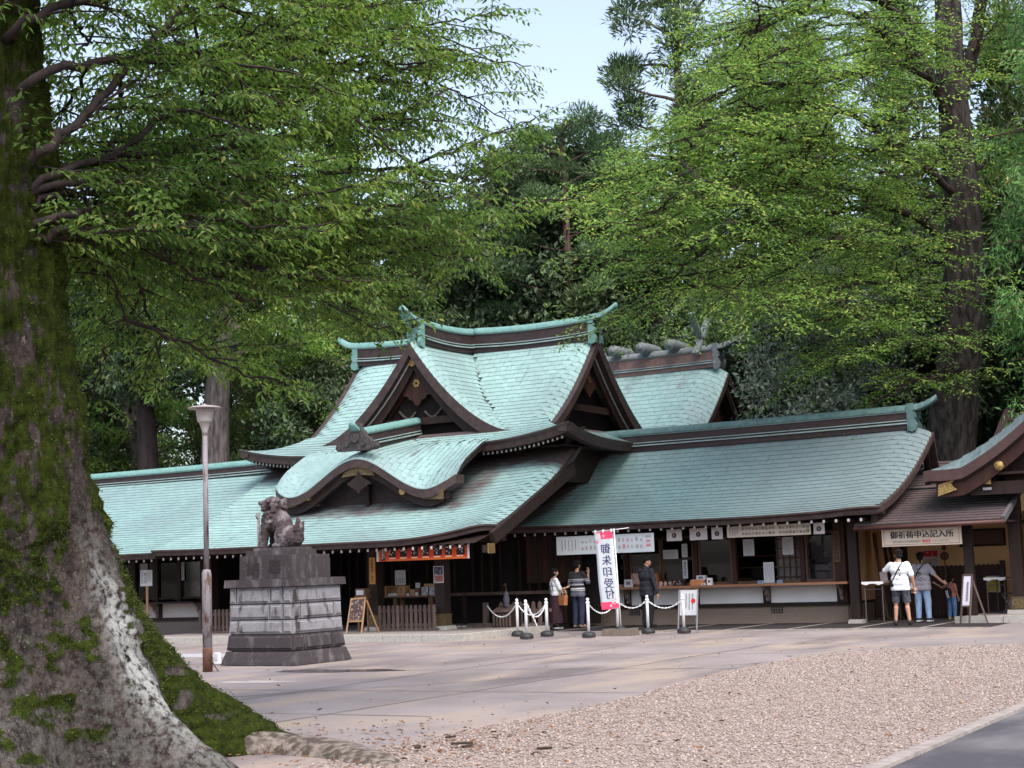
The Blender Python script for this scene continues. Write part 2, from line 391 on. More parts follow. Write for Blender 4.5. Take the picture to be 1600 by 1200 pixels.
asphalt = mat('asphalt', (.07, .067, .077), (.15, .142, .15), 1.6, .95, .6, bscale=160, stretch=(1, .4, 1), spread=(.42, .7), spec=.1)
kerb_mat = mat('kerb_stone', (.2, .172, .158), (.29, .255, .235), 7, .9, .4)

# one ground sheet to the horizon with the gravel path sunk a little into the paving
def sheet(name, poly, z, mt):
    return struct(obj(name, [(x, y, z) for x, y in poly], [list(range(len(poly)))], mt))
sheet('ground', [(-600, -600), (600, -600), (600, 900), (-600, 900)], -.012, soil)
sheet('pavement', [(-40, -60), (40, -60), (40, 10), (-40, 10)], 0.0, paving)
GRAVEL = [(12.3, -40), (12.1, -27), (11.7, -23.4), (11.62, -21.2), (11.72, -19.1), (11.6, -17.3), (11.15, -13.4), (11.15, -9.9), (12.0, -8.1), (13.1, -7.35), (14.2, -6.8), (19, -5.2), (16.42, -18.2), (16.42, -40)]
GRAVEL[11] = (16.42, -6.0)
sheet('gravel_path', GRAVEL, .004, gravel_bed)
sheet('asphalt_path', [(16.58, -40), (40, -40), (40, -4.2), (16.58, -4.2)], .004, asphalt)
# thin kerb stones between gravel and asphalt, each a piece
kerb_line = thing('kerb', 'pale concrete kerb stones between the gravel path and dark asphalt', 'kerb', (16.5, -20, 0))
for i in range(28):
    y = -39 + i * 1.2
    part_box('kerb_stone', 16.42, 16.58, y + .006, y + 1.194, -.05, .03, kerb_mat, kerb_line, .01)
# narrow paved edging along the far side of the gravel
edge = thing('edging', 'flush pale stone edging along the far end of the gravel path', 'edging', (13, -7.5, 0))
pts = [(10.9, -9.9), (11.85, -7.95), (13.05, -7.2), (14.2, -6.65), (16.4, -5.85)]
for (x0, y0), (x1, y1) in zip(pts[:-1], pts[1:]):
    MB().bar((x0, y0, .0), (x1 - .006, y1, .0), .12, .03).build('edging_stone', kerb_mat, edge)
# loose gravel
def in_poly(x, y, poly):
    c = np.zeros(len(x), bool); n = len(poly)
    for i in range(n):
        x0, y0 = poly[i]; x1, y1 = poly[i - 1]
        t = ((y0 > y) != (y1 > y)) & (x < (x1 - x0) * (y - y0) / (y1 - y0 + 1e-12) + x0); c ^= t
    return c
def scatter_stones(n, x0, x1, y0, y1, poly, smin, smax):
    x = RNG.uniform(x0, x1, n); y = y0 + (y1 - y0) * RNG.random(n) ** 1.0
    k = in_poly(x, y, poly); x, y = x[k], y[k]; n = len(x)
    s = RNG.uniform(smin, smax, n); a = RNG.uniform(0, 6.28, n)
    base = np.array([(1, 0, 0), (0, .75, 0), (-1, 0, 0), (0, -.75, 0), (0, 0, .6), (0, 0, -.5)])
    base = base[None] + RNG.uniform(-.2, .2, (n, 6, 3))
    ca, sa = np.cos(a)[:, None], np.sin(a)[:, None]
    X = base[:, :, 0] * ca - base[:, :, 1] * sa; Y = base[:, :, 0] * sa + base[:, :, 1] * ca
    v = np.stack([X * s[:, None] + x[:, None], Y * s[:, None] + y[:, None], base[:, :, 2] * s[:, None] + s[:, None] * .3 + .004], -1).reshape(-1, 3)
    f0 = np.array([(0, 1, 4), (1, 2, 4), (2, 3, 4), (3, 0, 4), (1, 0, 5), (2, 1, 5), (3, 2, 5), (0, 3, 5)])
    f = (f0[None] + (np.arange(n) * 6)[:, None, None]).reshape(-1, 3)
    return v, f
def pebble_mat():
    mt = bpy.data.materials.new('pebbles'); mt.use_nodes = True; n = mt.node_tree; b = n.nodes['Principled BSDF']; b.inputs['Roughness'].default_value = .9
    g = n.nodes.new('ShaderNodeNewGeometry'); r = n.nodes.new('ShaderNodeValToRGB'); e = r.color_ramp.elements
    e[0].color = (.15, .108, .09, 1); e[1].color = (.4, .325, .295, 1); e[1].position = 1
    for p, c in ((.3, (.23, .175, .15, 1)), (.65, (.295, .235, .21, 1)), (.85, (.27, .23, .22, 1))): q = e.new(p); q.color = c
    n.links.new(g.outputs['Random Per Island'], r.inputs[0]); n.links.new(r.outputs[0], b.inputs['Base Color']); return mt
pebble = pebble_mat()
v, f = scatter_stones(60000, 11, 16.4, -25.5, -5.8, GRAVEL, .009, .021)
o = stuff(obj('gravel', v, f, pebble)); tag(o, 'loose pinkish grey gravel covering the path bed', 'gravel')
# pebbles thin out over the paving edge and around the roots
# shallow puddle and a dry pale silt patch on the paving
def blob(cx, cy, rx, ry, n=40, seed=1, rot=0):
    r = random.Random(seed); ph = [r.uniform(0, 6.28) for _ in range(5)]; out = []
    for i in range(n):
        a = 2 * math.pi * i / n; q = 1 + .16 * math.sin(2 * a + ph[0]) + .12 * math.sin(3 * a + ph[1]) + .07 * math.sin(5 * a + ph[2]) + .05 * math.sin(9 * a + ph[3])
        x, y = rx * q * math.cos(a), ry * q * math.sin(a); out.append((cx + x * math.cos(rot) - y * math.sin(rot), cy + x * math.sin(rot) + y * math.cos(rot)))
    return out
wet = mat('wet_paving', (0.076, 0.0684, 0.0722), (0.1064, 0.095, 0.0988), 3, .12, 0, spec=.5)
silt = mat('pale_silt', (0.38, 0.342, 0.3192), (0.3192, 0.2812, 0.2584), 5, .95, .3)
sheet('puddle', blob(4.05, -13.4, 1.05, .42, seed=4, rot=.1), .004, wet)
sheet('silt_patch', blob(4.25, -15.75, .62, .28, seed=9, rot=.3), .004, silt)
sheet('silt_patch', blob(12.0, -20.0, .5, 3.2, seed=3, rot=.12), .0025, silt) if False else None
strip_mat = mat('pale_paving_strip', (0.2736, 0.266, 0.2812), (0.3344, 0.3268, 0.342), 12, .9, .3)
sheet('pavement_strip', [(-30, -9.9), (.2, -9.9), (.2, -8.6), (-30, -8.6)], .004, strip_mat)
# joints cut in the paving: thin dark lines of real gaps between the slabs
jm = mat('paving_joint', (0.0532, 0.0418, 0.038), (0.076, 0.0608, 0.0532), 20, .95)
for p0, p1 in (((-12, -17.6), (11.6, -16.9)), ((2.5, -22.5), (11.0, -11.5)), ((-14, -6.9), (10.6, -6.2)), ((6.4, -25), (6.2, -6.5)), ((5.2, -13.2), (11.1, -12.6)), ((-4, -12.2), (0.2, -12.1)), ((-2.5, -24), (-1.5, -6.8)), ((8.9, -21.5), (9.2, -6.3)), ((3, -9.3), (10.8, -9.1)), ((-14, -20.5), (10.4, -20.1))):
    a, b_ = Vector((*p0, .0)), Vector((*p1, .0)); d = (b_ - a); k = 30; nn = Vector((-d.y, d.x, 0)).normalized()
    r = random.Random(hash(p0) % 99); off = [r.uniform(-.012, .012) for _ in range(k + 1)]
    vv = []; ff = []
    for i in range(k + 1):
        c = a + d * (i / k) + nn * off[i]; w = r.uniform(.008, .016)
        vv += [c + nn * w + Vector((0, 0, .003)), c - nn * w + Vector((0, 0, .003))]
        if i: ff.append((2 * i - 2, 2 * i - 1, 2 * i + 1, 2 * i))
    struct(obj('paving_joint', vv, ff, jm))
# fallen leaves and bits of bark lying about
nl = 900
lx = np.concatenate([RNG.uniform(-8, 16.4, 330), RNG.normal(11.6, 1.2, 420), RNG.uniform(11.2, 16.3, 150)]); ly = np.concatenate([RNG.uniform(-24, -2, 330), RNG.normal(-22.6, 1.0, 420), RNG.uniform(-25, -8, 150)])
s = RNG.uniform(.02, .045, nl); a = RNG.uniform(0, 6.28, nl); zz = RNG.uniform(.03, .04, nl)
q = np.stack([np.stack([lx + s * np.cos(a + p) * w, ly + s * np.sin(a + p) * w, zz + RNG.uniform(-.012, .014, nl)], -1) for p, w in ((0, 1), (1.57, .4), (3.14, 1), (4.71, .4))], 1).reshape(-1, 3)
o = stuff(obj('fallen_leaves', q, np.arange(nl * 4).reshape(-1, 4), mat('dead_leaf', (.09, .04, .02), (.2, .1, .05), 30, .9))); tag(o, 'dead brown leaves scattered over paving and gravel', 'leaves')
tw = thing('bark_scraps', 'dark scraps of fallen bark on the gravel edge beside the root', 'bark', (12.6, -22.6, 0))
for i, (x, y, l, w_, a) in enumerate(((12.35, -22.75, .2, .05, .4), (12.6, -22.95, .1, .04, 1.2), (13.35, -22.9, .13, .06, .2), (12.2, -23.1, .08, .05, 2), (12.0, -22.3, .1, .03, .9))):
    MB().bar((x, y, .045), (x + l * math.cos(a), y + l * math.sin(a), .05), w_, .02).build('bark_piece', mat('bark_scrap', (.03, .018, .014), (.06, .04, .03), 20, .9), tw)
# ================================================================ ROOF TOOLS
class Roofing:
    """copper shingles of one building: the 300 that show largest are pieces of their own, the rest one cover"""
    def __init__(s, root): s.root = root; s.pool = []
    def slope(s, name, S, rows, width, top, stain_shade=None, keep=None, na=40, nt_=24, lift=.015, base=True):
        a, t = np.meshgrid(np.linspace(0, 1, na + 1), np.linspace(0, 1, nt_ + 1)); g = S(a.ravel(), t.ravel())
        ii = np.arange(nt_)[:, None] * (na + 1); jj = np.arange(na)[None]
        f = np.stack([ii + jj, ii + jj + 1, ii + na + 2 + jj, ii + na + 1 + jj], -1).reshape(-1, 4)
        if keep is not None:
            c = g[f].mean(1); f = f[keep(c, .35)]
        part = obj(name, g + np.array([0, 0, -.02]), f, copper_lip, s.root)
        tt = np.linspace(0, 1, 200); p = S(np.full(200, .5), tt); cl = np.concatenate([[0], np.cumsum(np.linalg.norm(np.diff(p, axis=0), axis=1))])
        te = np.interp(np.linspace(0, cl[-1], rows + 1), cl, tt)
        for r in range(rows):
            t0, t1 = te[r], te[r + 1]; pm = S(np.linspace(0, 1, 30), np.full(30, t0)); al = np.concatenate([[0], np.cumsum(np.linalg.norm(np.diff(pm, axis=0), axis=1))])
            n = max(2, int(round(al[-1] / width))); ed = (np.arange(n + 1) + (.5 if r % 2 else 0)) / n; ed = np.unique(np.clip(np.concatenate([[0], ed]), 0, 1))
            ae = np.interp(ed * al[-1], al, np.linspace(0, 1, 30)); gp = .003 / max(al[-1], .1)
            a0, a1 = ae[:-1] + gp, ae[1:] - gp; o1 = np.ones(len(a0))
            c = np.stack([S(a0, o1 * t0), S(a1, o1 * t0), S(a1, o1 * t1), S(a0, o1 * t1)], 1)
            nn = np.cross(c[:, 1] - c[:, 0], c[:, 3] - c[:, 0]); nn /= np.linalg.norm(nn, axis=1, keepdims=True) + 1e-9
            nn *= np.where(nn[:, 2:3] < 0, -1, 1); nn = nn[:, None]
            fallv = c[:, [0, 1]] - c[:, [3, 2]]; fallv /= np.linalg.norm(fallv, axis=2, keepdims=True) + 1e-9
            up = c.copy(); up[:, :2] += nn * lift + fallv * .012; up[:, 2:] += nn * .004
            dn = c.copy(); dn += -nn * .012; dn[:, :2] += fallv * .004
            v = np.concatenate([up, dn], 1)
            if keep is not None: v = v[keep(c.mean(1), .0)]
            if len(v) == 0: continue
            st = stain_shade(v.reshape(-1, 3)).reshape(-1, 8) if stain_shade is not None else np.zeros((len(v), 8))
            for q, w in zip(v, st): s.pool.append((q, w, part, top))
        return part
    FACES = [(0, 1, 2, 3), (0, 4, 5, 1), (0, 3, 7, 4), (1, 5, 6, 2)]
    def finish(s, n_obj=300):
        ctr = np.array([q[:4].mean(0) for q, *_ in s.pool]); d = ctr - CAMN
        zc = d @ np.array(F); px = 800 + 2450 * (d @ np.array(R2)) / zc; py = 600 - 2450 * (d @ np.array(U2)) / zc
        area = []
        for q, *_ in s.pool:
            e = q[:4] - CAMN; zz = e @ np.array(F); x = 2450 * (e @ np.array(R2)) / zz; y = -2450 * (e @ np.array(U2)) / zz
            area.append(abs(.5 * sum(x[i] * y[(i + 1) % 4] - x[(i + 1) % 4] * y[i] for i in range(4))))
        area = np.array(area); nrm = np.array([np.cross(q[1] - q[0], q[3] - q[0]) for q, *_ in s.pool]); nrm *= np.where(nrm[:, 2:] < 0, -1, 1)
        vis = ((-d * nrm).sum(1) > 0) & (px > 0) & (px < 1600) & (py > 0) & (py < 1200)
        order = np.argsort(-(area * vis)); pick = [i for i in order[:n_obj] if vis[i]]; ps = set(pick)
        for i in pick:
            q, w, part, top = s.pool[i]
            obj('shingle', q, Roofing.FACES, [top, copper_lip], part, fm=[0, 1, 1, 1], stain_shade=w)
        rest = [i for i in range(len(s.pool)) if i not in ps]
        if not rest: return
        tops = []
        for i in rest:
            if s.pool[i][3] not in tops: tops.append(s.pool[i][3])
        V = np.concatenate([s.pool[i][0] for i in rest]); k = len(rest)
        Fq = (np.array(Roofing.FACES)[None] + (np.arange(k) * 8)[:, None, None]).reshape(-1, 4)
        fm = np.array([[tops.index(s.pool[i][3]), len(tops), len(tops), len(tops)] for i in rest]).ravel()
        st = np.concatenate([s.pool[i][1] for i in rest])
        stuff(obj('shingle_cover', V, Fq, tops + [copper_lip], s.root, fm=fm, stain_shade=st))
def ss(x): x = np.clip(x, 0, 1); return x * x * (3 - 2 * x)
def ridge(root, p0, p1, h=.38, w=.34, cap=ridge_teal, tip0=0, tip1=0, sag=.06, name='ridge', tipd=.55, body=None):
    """layered copper ridge: brown box, pale beads, rounded cap whose ends sweep up"""
    body = body or ridge_dark
    p0, p1 = np.array(p0, float), np.array(p1, float); L = np.linalg.norm(p1 - p0); n = 26; ax = (p1 - p0) / L; sd_ = np.array([-ax[1], ax[0], 0])
    t = np.linspace(0, 1, n); P = p0 + (p1 - p0) * t[:, None]; P[:, 2] += sag * (2 * t - 1) ** 2
    r = sweep(name, P, rect(-w / 2, w / 2, -.12, h), sd_, (0, 0, 1), body, root)
    sweep('ridge_bead', P, rect(-w / 2 - .05, w / 2 + .05, .02, .055), sd_, (0, 0, 1), pale_line, r)
    sweep('ridge_bead', P, rect(-w / 2 - .035, w / 2 + .035, .10, .125), sd_, (0, 0, 1), pale_line, r)
    sweep('ridge_bead', P, rect(-w / 2 - .03, w / 2 + .03, h - .045, h - .002), sd_, (0, 0, 1), pale_line, r)
    ext = []
    for end, tip in ((0, tip0), (1, tip1)):
        if tip:
            e = P[0] if end == 0 else P[-1]; dr = -ax if end == 0 else ax
            ext.append((end, [e + dr * tipd * q + np.array([0, 0, tip * q ** 1.8]) for q in (.25, .5, .75, 1.0)]))
    C = list(P)
    for end, q in ext: C = q[::-1] + C if end == 0 else C + q
    C = np.array(C) + np.array([0, 0, h + .002]); cw = w / 2 + .04
    prof = [(cw * math.cos(a), cw * .75 * math.sin(a)) for a in np.linspace(0, math.pi, 9)] + [(-cw, -.03), (cw, -.03)]
    sc_ = np.ones(len(C)); 
    for end, q in ext:
        for k_ in range(4): sc_[k_ if end == 0 else -1 - k_] = [.55, .7, .82, .93][k_]
    A = np.outer(sc_, sd_); B = np.outer(np.sqrt(sc_), [0, 0, 1])
    sweep('ridge_cap', C, prof, A, B, cap, r, True)
    return r
def ridge_end(root, p, out, h=.75, w=.42, mt=ridge_teal):
    """stepped end ornament hanging over the ridge end"""
    p = Vector(p); out = Vector(out).normalized(); sd_ = Vector((-out.y, out.x, 0))
    m_ = MB()
    poly = [(-.06, h * .52), (.10, h * .55), (.14, h * .30), (.10, h * .26), (.17, h * .18), (.17, h * .02), (.12, -.02), (.20, -h * .25), (.17, -h * .42), (.06, -h * .5), (-.06, -h * .45)]
    # a slim bracket on either flank plus the face plate between them
    for s_ in (-1, 1):
        m_.prism([(x, y) for x, y in poly], p + sd_ * (s_ * w * .42) - sd_ * .05, out, Vector((0, 0, 1)), sd_ * .10)
    m_.prism([(-.05, h * .45), (.06, h * .45), (.10, h * .1), (.07, -h * .3), (-.05, -h * .3)], p - sd_ * (w * .36), out, Vector((0, 0, 1)), sd_ * (w * .72))
    return m_.build('ridge_end', mt, root)
def bargeboard(root, path, out, name='bargeboard', th=(.17, .1, .3), white=True, mt2=wood_dark, inset=.16):
    """verge of a gable: copper edge, pale fillet, wooden board set back"""
    path = np.asarray(path, float); out = np.asarray(out, float)
    b = sweep('verge_edge', path, rect(-.35, .02, .03, -th[0]), out, (0, 0, 1), copper_brown, root)
    if white: sweep('verge_fillet', path, rect(-inset - .02, -inset + .035, -th[0] - .002, -th[0] - .05), out, (0, 0, 1), fillet_white, root)
    sweep(name, path, rect(-inset - .1, -inset, -th[0] - .04, -th[0] - .06 - th[2]), out, (0, 0, 1), mt2, root)
    return b
def eave(root, path, inward, th=.15, mt=copper_brown, deep=.32):
    """thick layered eave edge and the soffit board behind it"""
    path = np.asarray(path, float); inward = np.asarray(inward, float)
    sweep('eave_edge', path, [(-.015, .012), (-.015, -.03), (.04, -th * .45), (.06, -th), (deep, -th), (deep, -.02), (.06, .0)], inward, (0, 0, 1), mt, root)
def rafters(root, x0, x1, n, y, z, length, rise, zfun=None, axis='x', w=.058, h=.07):
    """white-tipped rafters in a row, one mesh shared by all"""
    me = None
    for i in range(n):
        t = (i + .5) / n; p = x0 + (x1 - x0) * t; zz = z + (zfun(p) if zfun else 0)
        if me is None:
            m_ = MB()
            m_.add([(-w / 2, 0, -h), (w / 2, 0, -h), (w / 2, 0, 0), (-w / 2, 0, 0), (-w / 2, length, rise - h), (w / 2, length, rise - h), (w / 2, length, rise), (-w / 2, length, rise)], [(0, 1, 2, 3)], 1)
            b = len(m_.v) - 8
            for q in ((7, 6, 5, 4), (0, 4, 5, 1), (1, 5, 6, 2), (2, 6, 7, 3), (3, 7, 4, 0)): m_.f.append(list(q)); m_.m.append(0)
            o = m_.build('rafter', [wood_dark, white_end], None); o.parent = root; me = o.data
        else: o = link('rafter', me, root)
        q = Vector((p, y, zz)) if axis == 'x' else Vector((y, p, zz))
        o.location = q - origin_of(root)
        if axis == '-y': o.rotation_euler = (0, 0, rad(90))

# ================================================================ WORSHIP HALL
UC = -4.2                                  # centre line of the hall
hall = thing('worship_hall', 'central shrine hall with green copper cross-gabled roof and curved porch gable', 'shrine hall', (UC, 3, 0))
HR = Roofing(hall)
# --- low front roof over the worship porch
LV0, LV1 = -3.4, 2.3
def low_w(v): s_ = v - LV0; return 2.40 + .25 * s_ + .0385 * s_ * s_
def low_uL(v): return UC - 5.25 - .0 * v
def low_uR(v): return UC + 5.0 + .0 * v
def S_low(a, t):
    v0 = LV0 + (LV1 - LV0) * t; uL, uR = low_uL(v0), low_uR(v0); u = uL + (uR - uL) * a
    dR = uR - u; dL = u - uL
    k = np.clip(1 - dR / 3.0, 0, 1) ** 2.5; v = v0 + 1.1 * k * (1 - t) ** 1.7
    w = low_w(v) + .13 * k * (1 - t) + .03 * np.clip(1 - dL / 3, 0, 1) ** 2
    w = w - .16 * np.clip(1 - dR / .55, 0, 1) ** 2
    return np.stack([u, v, w], -1)
def low_stain(p):
    u, v = p[:, 0], p[:, 1]
    b = .75 - 1.2 * np.exp(-((u - 0.3) / 1.6) ** 2)
    kar = np.clip((v + 1.75) / .8, 0, 1) * np.clip((3.9 - np.abs(u - UC)) / 1.0, 0, 1) * .68
    right = np.clip((v - .75) / .6, 0, 1) * (u > -2.0) * .85
    edge = np.clip((v - .9) / .6, 0, 1)
    verge = np.clip(1 - (low_uR(v) - u) / .3, 0, 1) * .15
    return np.maximum.reduce([kar * .95, right, edge, verge])
HR.slope('low_roof', S_low, 30, .34, copper, low_stain, na=60, nt_=24)
t_ = np.linspace(0, 1, 30)
eave(hall, S_low(np.linspace(0, 1, 60), np.zeros(60)), (0, 1, 0), .15)
vp = S_low(np.ones(30), t_); bargeboard(hall, vp, (1, 0, 0), th=(.12, .1, .2), white=False)
obj('soffit', [(UC - 5.2, LV0 + .3, 2.26), (UC + 4.8, LV0 + .3, 2.26), (UC + 4.8, 2.2, 3.7), (UC - 5.2, 2.2, 3.7)], [(0, 1, 2, 3)], wood_dark, hall)
rafters(hall, UC - 5.1, UC + 4.6, 36, LV0 + .16, 2.22, 1.9, .5)
# gilt cap on the purlin end under the right verge
MB().box(.72, .9, -2.95, -2.75, 2.02, 2.2).build('purlin', wood_dark, hall)
MB().box(.9, .93, -3.0, -2.7, 2.0, 2.24).build('gilt_cap', gold, hall)
MB().bar((.86, -2.7, 2.36), (.86, 1.6, 4.2), .12, .3).build('verge_rafter', wood_dark, hall)
# --- main roof, hip-and-gable
MV0, MV1 = .6, 4.9; MUR, MUL = 1.3, UC * 2 - 1.3; GU = -.05; GUL = 2 * UC - GU
def main_w(v): s_ = v - MV0; return 5.0 + .28 * s_ + .111 * s_ * s_
def corner_lift(u):
    d = np.minimum(MUR - u, u - MUL); return .36 * np.clip(1 - d / 3.0, 0, 1) ** 2.2
def S_front(a, t):
    v = MV0 + (MV1 - MV0) * t
    uR = np.maximum(MUR - (v - MV0), GU); uL = 2 * UC - uR; u = uL + (uR - uL) * a
    w = main_w(v) + corner_lift(u) * np.clip(1 - t * 2.4, 0, 1) ** 1.5
    g = (v > 2.05); d = np.minimum(uR - u, u - uL)
    w = w - np.where(g, .2 * np.clip(1 - d / .6, 0, 1) ** 2, 0)
    return np.stack([u, v, w], -1)
GAV, GAH = 1.5, 3.55                       # plane and half width of the big front gable
def gab_w(d): return 8.22 - 1.46 * d + .185 * d * d
def kar_w(u, v):
    d = np.abs(u - UC); K = 4.82 - .92 * ss(d / 2.2) + .22 * np.clip((d - 2.2) / .8, 0, 1) ** 1.6
    b_ = ss((d - .05) / .9); sl = .2 * (1 - b_) + b_ * (5.05 - K) / 1.8
    lin = K + (v + 1.2) * sl; cap = main_w(np.maximum(v, MV0)) + .03
    return np.where((v > MV0) & (d > .9), np.minimum(lin, cap), lin)
def kar_centre(u, v): return kar_w(u, np.full_like(v, -1.2)) + (v + 1.2) * .2
def keep_front(c, pad):
    d = np.abs(c[:, 0] - UC)
    k = ~((c[:, 1] > GAV + .25) & (gab_w(d) > c[:, 2] + .05 + pad) & (d < GAH))
    kk = ~((d < 2.8) & ((kar_centre(c[:, 0], c[:, 1]) > c[:, 2] + .04 + pad) | (c[:, 1] < MV0 + .12 - pad)) & (c[:, 1] < 2))
    return k & kk
def front_stain(p):
    d = np.abs(p[:, 0] - UC)
    return np.where((p[:, 1] > 1.45) & (d < GAH - .5) & (p[:, 2] < gab_w(d) - .1), .9, 0)
HR.slope('main_roof', S_front, 28, .36, copper, front_stain, keep_front, na=50, nt_=28)
def S_right(a, t):
    u = MUR - (MUR - GU - .35) * t - .0; v0, v1 = MV0 + (MUR - u), 2 * MV1 - MV0 - (MUR - u); v = v0 + (v1 - v0) * a
    d = np.minimum(v - v0, v1 - v); w = 5.0 + .28 * (MUR - u) + .111 * (MUR - u) ** 2 + .36 * np.clip(1 - (np.minimum(v - MV0, 2 * MV1 - MV0 - v)) / 3.0, 0, 1) ** 2.2 * np.clip(1 - t * .9, 0, 1)
    return np.stack([u, v, w], -1)
HR.slope('side_roof', S_right, 7, .36, copper, lambda p: np.where(p[:, 0] < .55, .75, 0) * (p[:, 1] > 2.3), na=30, nt_=8)
def S_left(a, t):
    q = S_right(a, t); q[:, 0] = 2 * UC - q[:, 0]; return q
HR.slope('side_roof', S_left, 7, .36, copper, None, na=30, nt_=8)
def curved_back(root, x0, x1, y_front, y_ridge, wf, mt, n=16):
    y = np.linspace(y_front, y_ridge, n); w = wf(y) - .08; yb = 2 * y_ridge - y
    obj('back_roof', [(x0, a, b_) for a, b_ in zip(yb, w)] + [(x1, a, b_) for a, b_ in zip(yb, w)], [(i, i + 1, n + i + 1, n + i) for i in range(n - 1)], mt, root, True)
curved_back(hall, GUL, GU, MV0, MV1, main_w, copper)
# thick eaves with upturned corners
n = 50; ed = S_front(np.linspace(0, 1, n), np.zeros(n)); kk = (ed[:, 0] < UC - 2.75) | (ed[:, 0] > UC + 2.6)
eave(hall, ed[ed[:, 0] > UC + 2.55], (0, 1, 0), .24); eave(hall, ed[ed[:, 0] < UC - 2.7], (0, 1, 0), .24)
er = S_right(np.linspace(0, 1, n), np.zeros(n)); eave(hall, er, (-1, 0, 0), .24)
el = S_left(np.linspace(0, 1, n), np.zeros(n)); eave(hall, el, (1, 0, 0), .24)
lift = lambda u: float(corner_lift(np.array(u)))
rafters(hall, UC + 2.7, MUR - .25, 18, MV0 + .22, 4.74, 1.3, .32, lift)
rafters(hall, MUL + .25, UC - 2.9, 18, MV0 + .22, 4.74, 1.3, .32, lift)
m_ = MB(); m_.box(UC - 4.4, UC + 4.4, 1.9, 8.0, 4.0, 5.2); m_.box(UC - 4.0, UC + 4.0, 2.0, 7.8, 0.2, 4.0)
MB().box(UC - 4.5, UC + 4.5, 1.9, 7.9, 3.9, 5.25).build('upper_wall', wood_dark, hall)
obj('main_soffit', [(MUL + .3, MV0 + .3, 4.80), (MUR - .3, MV0 + .3, 4.80), (MUR - .3, 9.0, 4.80), (MUL + .3, 9.0, 4.80)], [(0, 1, 2, 3)], wood_dark, hall)
# --- big front gable
def S_gab(sign):
    def f_(a, t):
        d = GAH * (1 - t); v = GAV + 3.6 * a; w = gab_w(d) + .10 * np.clip(d - 2.6, 0, 2) ** 2
        w = w - .16 * np.clip(1 - (v - GAV) / .6, 0, 1) ** 2
        return np.stack([UC + sign * d, v, w], -1)
    return f_
def keep_gab(c, pad):
    wm = main_w(c[:, 1]); return (c[:, 2] > wm - .03 - pad) | (c[:, 1] < MV0)
HR.slope('gable_roof', S_gab(1), 24, .34, copper, None, keep_gab, na=14, nt_=24)
HR.slope('gable_roof', S_gab(-1), 24, .34, copper, None, keep_gab, na=14, nt_=24)
for sg in (1, -1):
    P = S_gab(sg)(np.zeros(26), np.linspace(0, 1, 26)); bargeboard(hall, P, (0, -1, 0), th=(.33, .1, .34), inset=.2, mt2=wood_dark)
    # dark red inner board
    sweep('inner_board', P[3:], rect(-.52, -.42, -.45, -.75), np.array([0, -1, 0]), (0, 0, 1), wood_red, hall)
d = np.linspace(-GAH + .3, GAH - .3, 31)
poly = [(x, float(gab_w(abs(x))) - .25) for x in d]; poly = [(d[0], 5.2)] + poly + [(d[-1], 5.2)]
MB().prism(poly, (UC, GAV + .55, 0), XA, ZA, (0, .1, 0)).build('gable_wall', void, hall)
# carved pendant and gilt crests at the peak
def pendant(root, p, out, s_, mt=wood_red, name='gable_pendant', gilt=True):
    p = Vector(p); out = Vector(out); sd_ = Vector((-out.y, out.x, 0))
    half = [(0, -1.0), (.10, -.95), (.16, -.82), (.30, -.78), (.36, -.68), (.52, -.66), (.60, -.55), (.78, -.52), (.70, -.38), (.46, -.25), (.22, -.1), (.1, .1), (0, .25)]
    poly = [(x * s_, y * s_) for x, y in half] + [(-x * s_, y * s_) for x, y in half[-2:0:-1]]
    o_ = MB().prism(poly, p, sd_, ZA, out * .08).build(name, mt, root)
    if gilt:
        m_ = MB()
        for a in range(6):
            c = p + out * .085 + sd_ * (.085 * s_ * math.cos(a * 1.047)) + ZA * (-.28 * s_ + .085 * s_ * math.sin(a * 1.047)); m_.prism([(.05 * s_ * math.cos(q), .05 * s_ * math.sin(q)) for q in np.linspace(0, 6.28, 9)[:-1]], c, sd_, ZA, out * .02)
        m_.build('gilt_crest', gold, root if root.parent is None else root)
    return o_
pendant(hall, (UC, GAV + .42, 7.2), (0, -1, 0), .9)
MB().lathe([(.0, 0), (.11, .0), (.11, .04), (.05, .07), (0.001, .07)], (UC, GAV + .12, 7.52), 10, axis='y').build('gilt_rosette', gold, hall)
# carved frog-leg strut with pale outlines inside the gable
m_ = MB()
for sg in (-1, 1):
    for i in range(7):
        a = i / 6; m_.bar((UC + sg * (.15 + .5 * a), GAV + .5, 6.15 - .18 * math.sin(a * 3)), (UC + sg * (.15 + .5 * (a + .15)), GAV + .5, 6.15 - .18 * math.sin((a + .15) * 3)), .04, .05)
m_.build('carved_strut', mat('carving_pale', (.12, .1, .085), (.07, .06, .05), 20, .8), hall)
MB().box(UC - 1.9, UC + 1.9, GAV + .3, GAV + .5, 5.75, 5.95).build('gable_beam', wood_dark, hall)
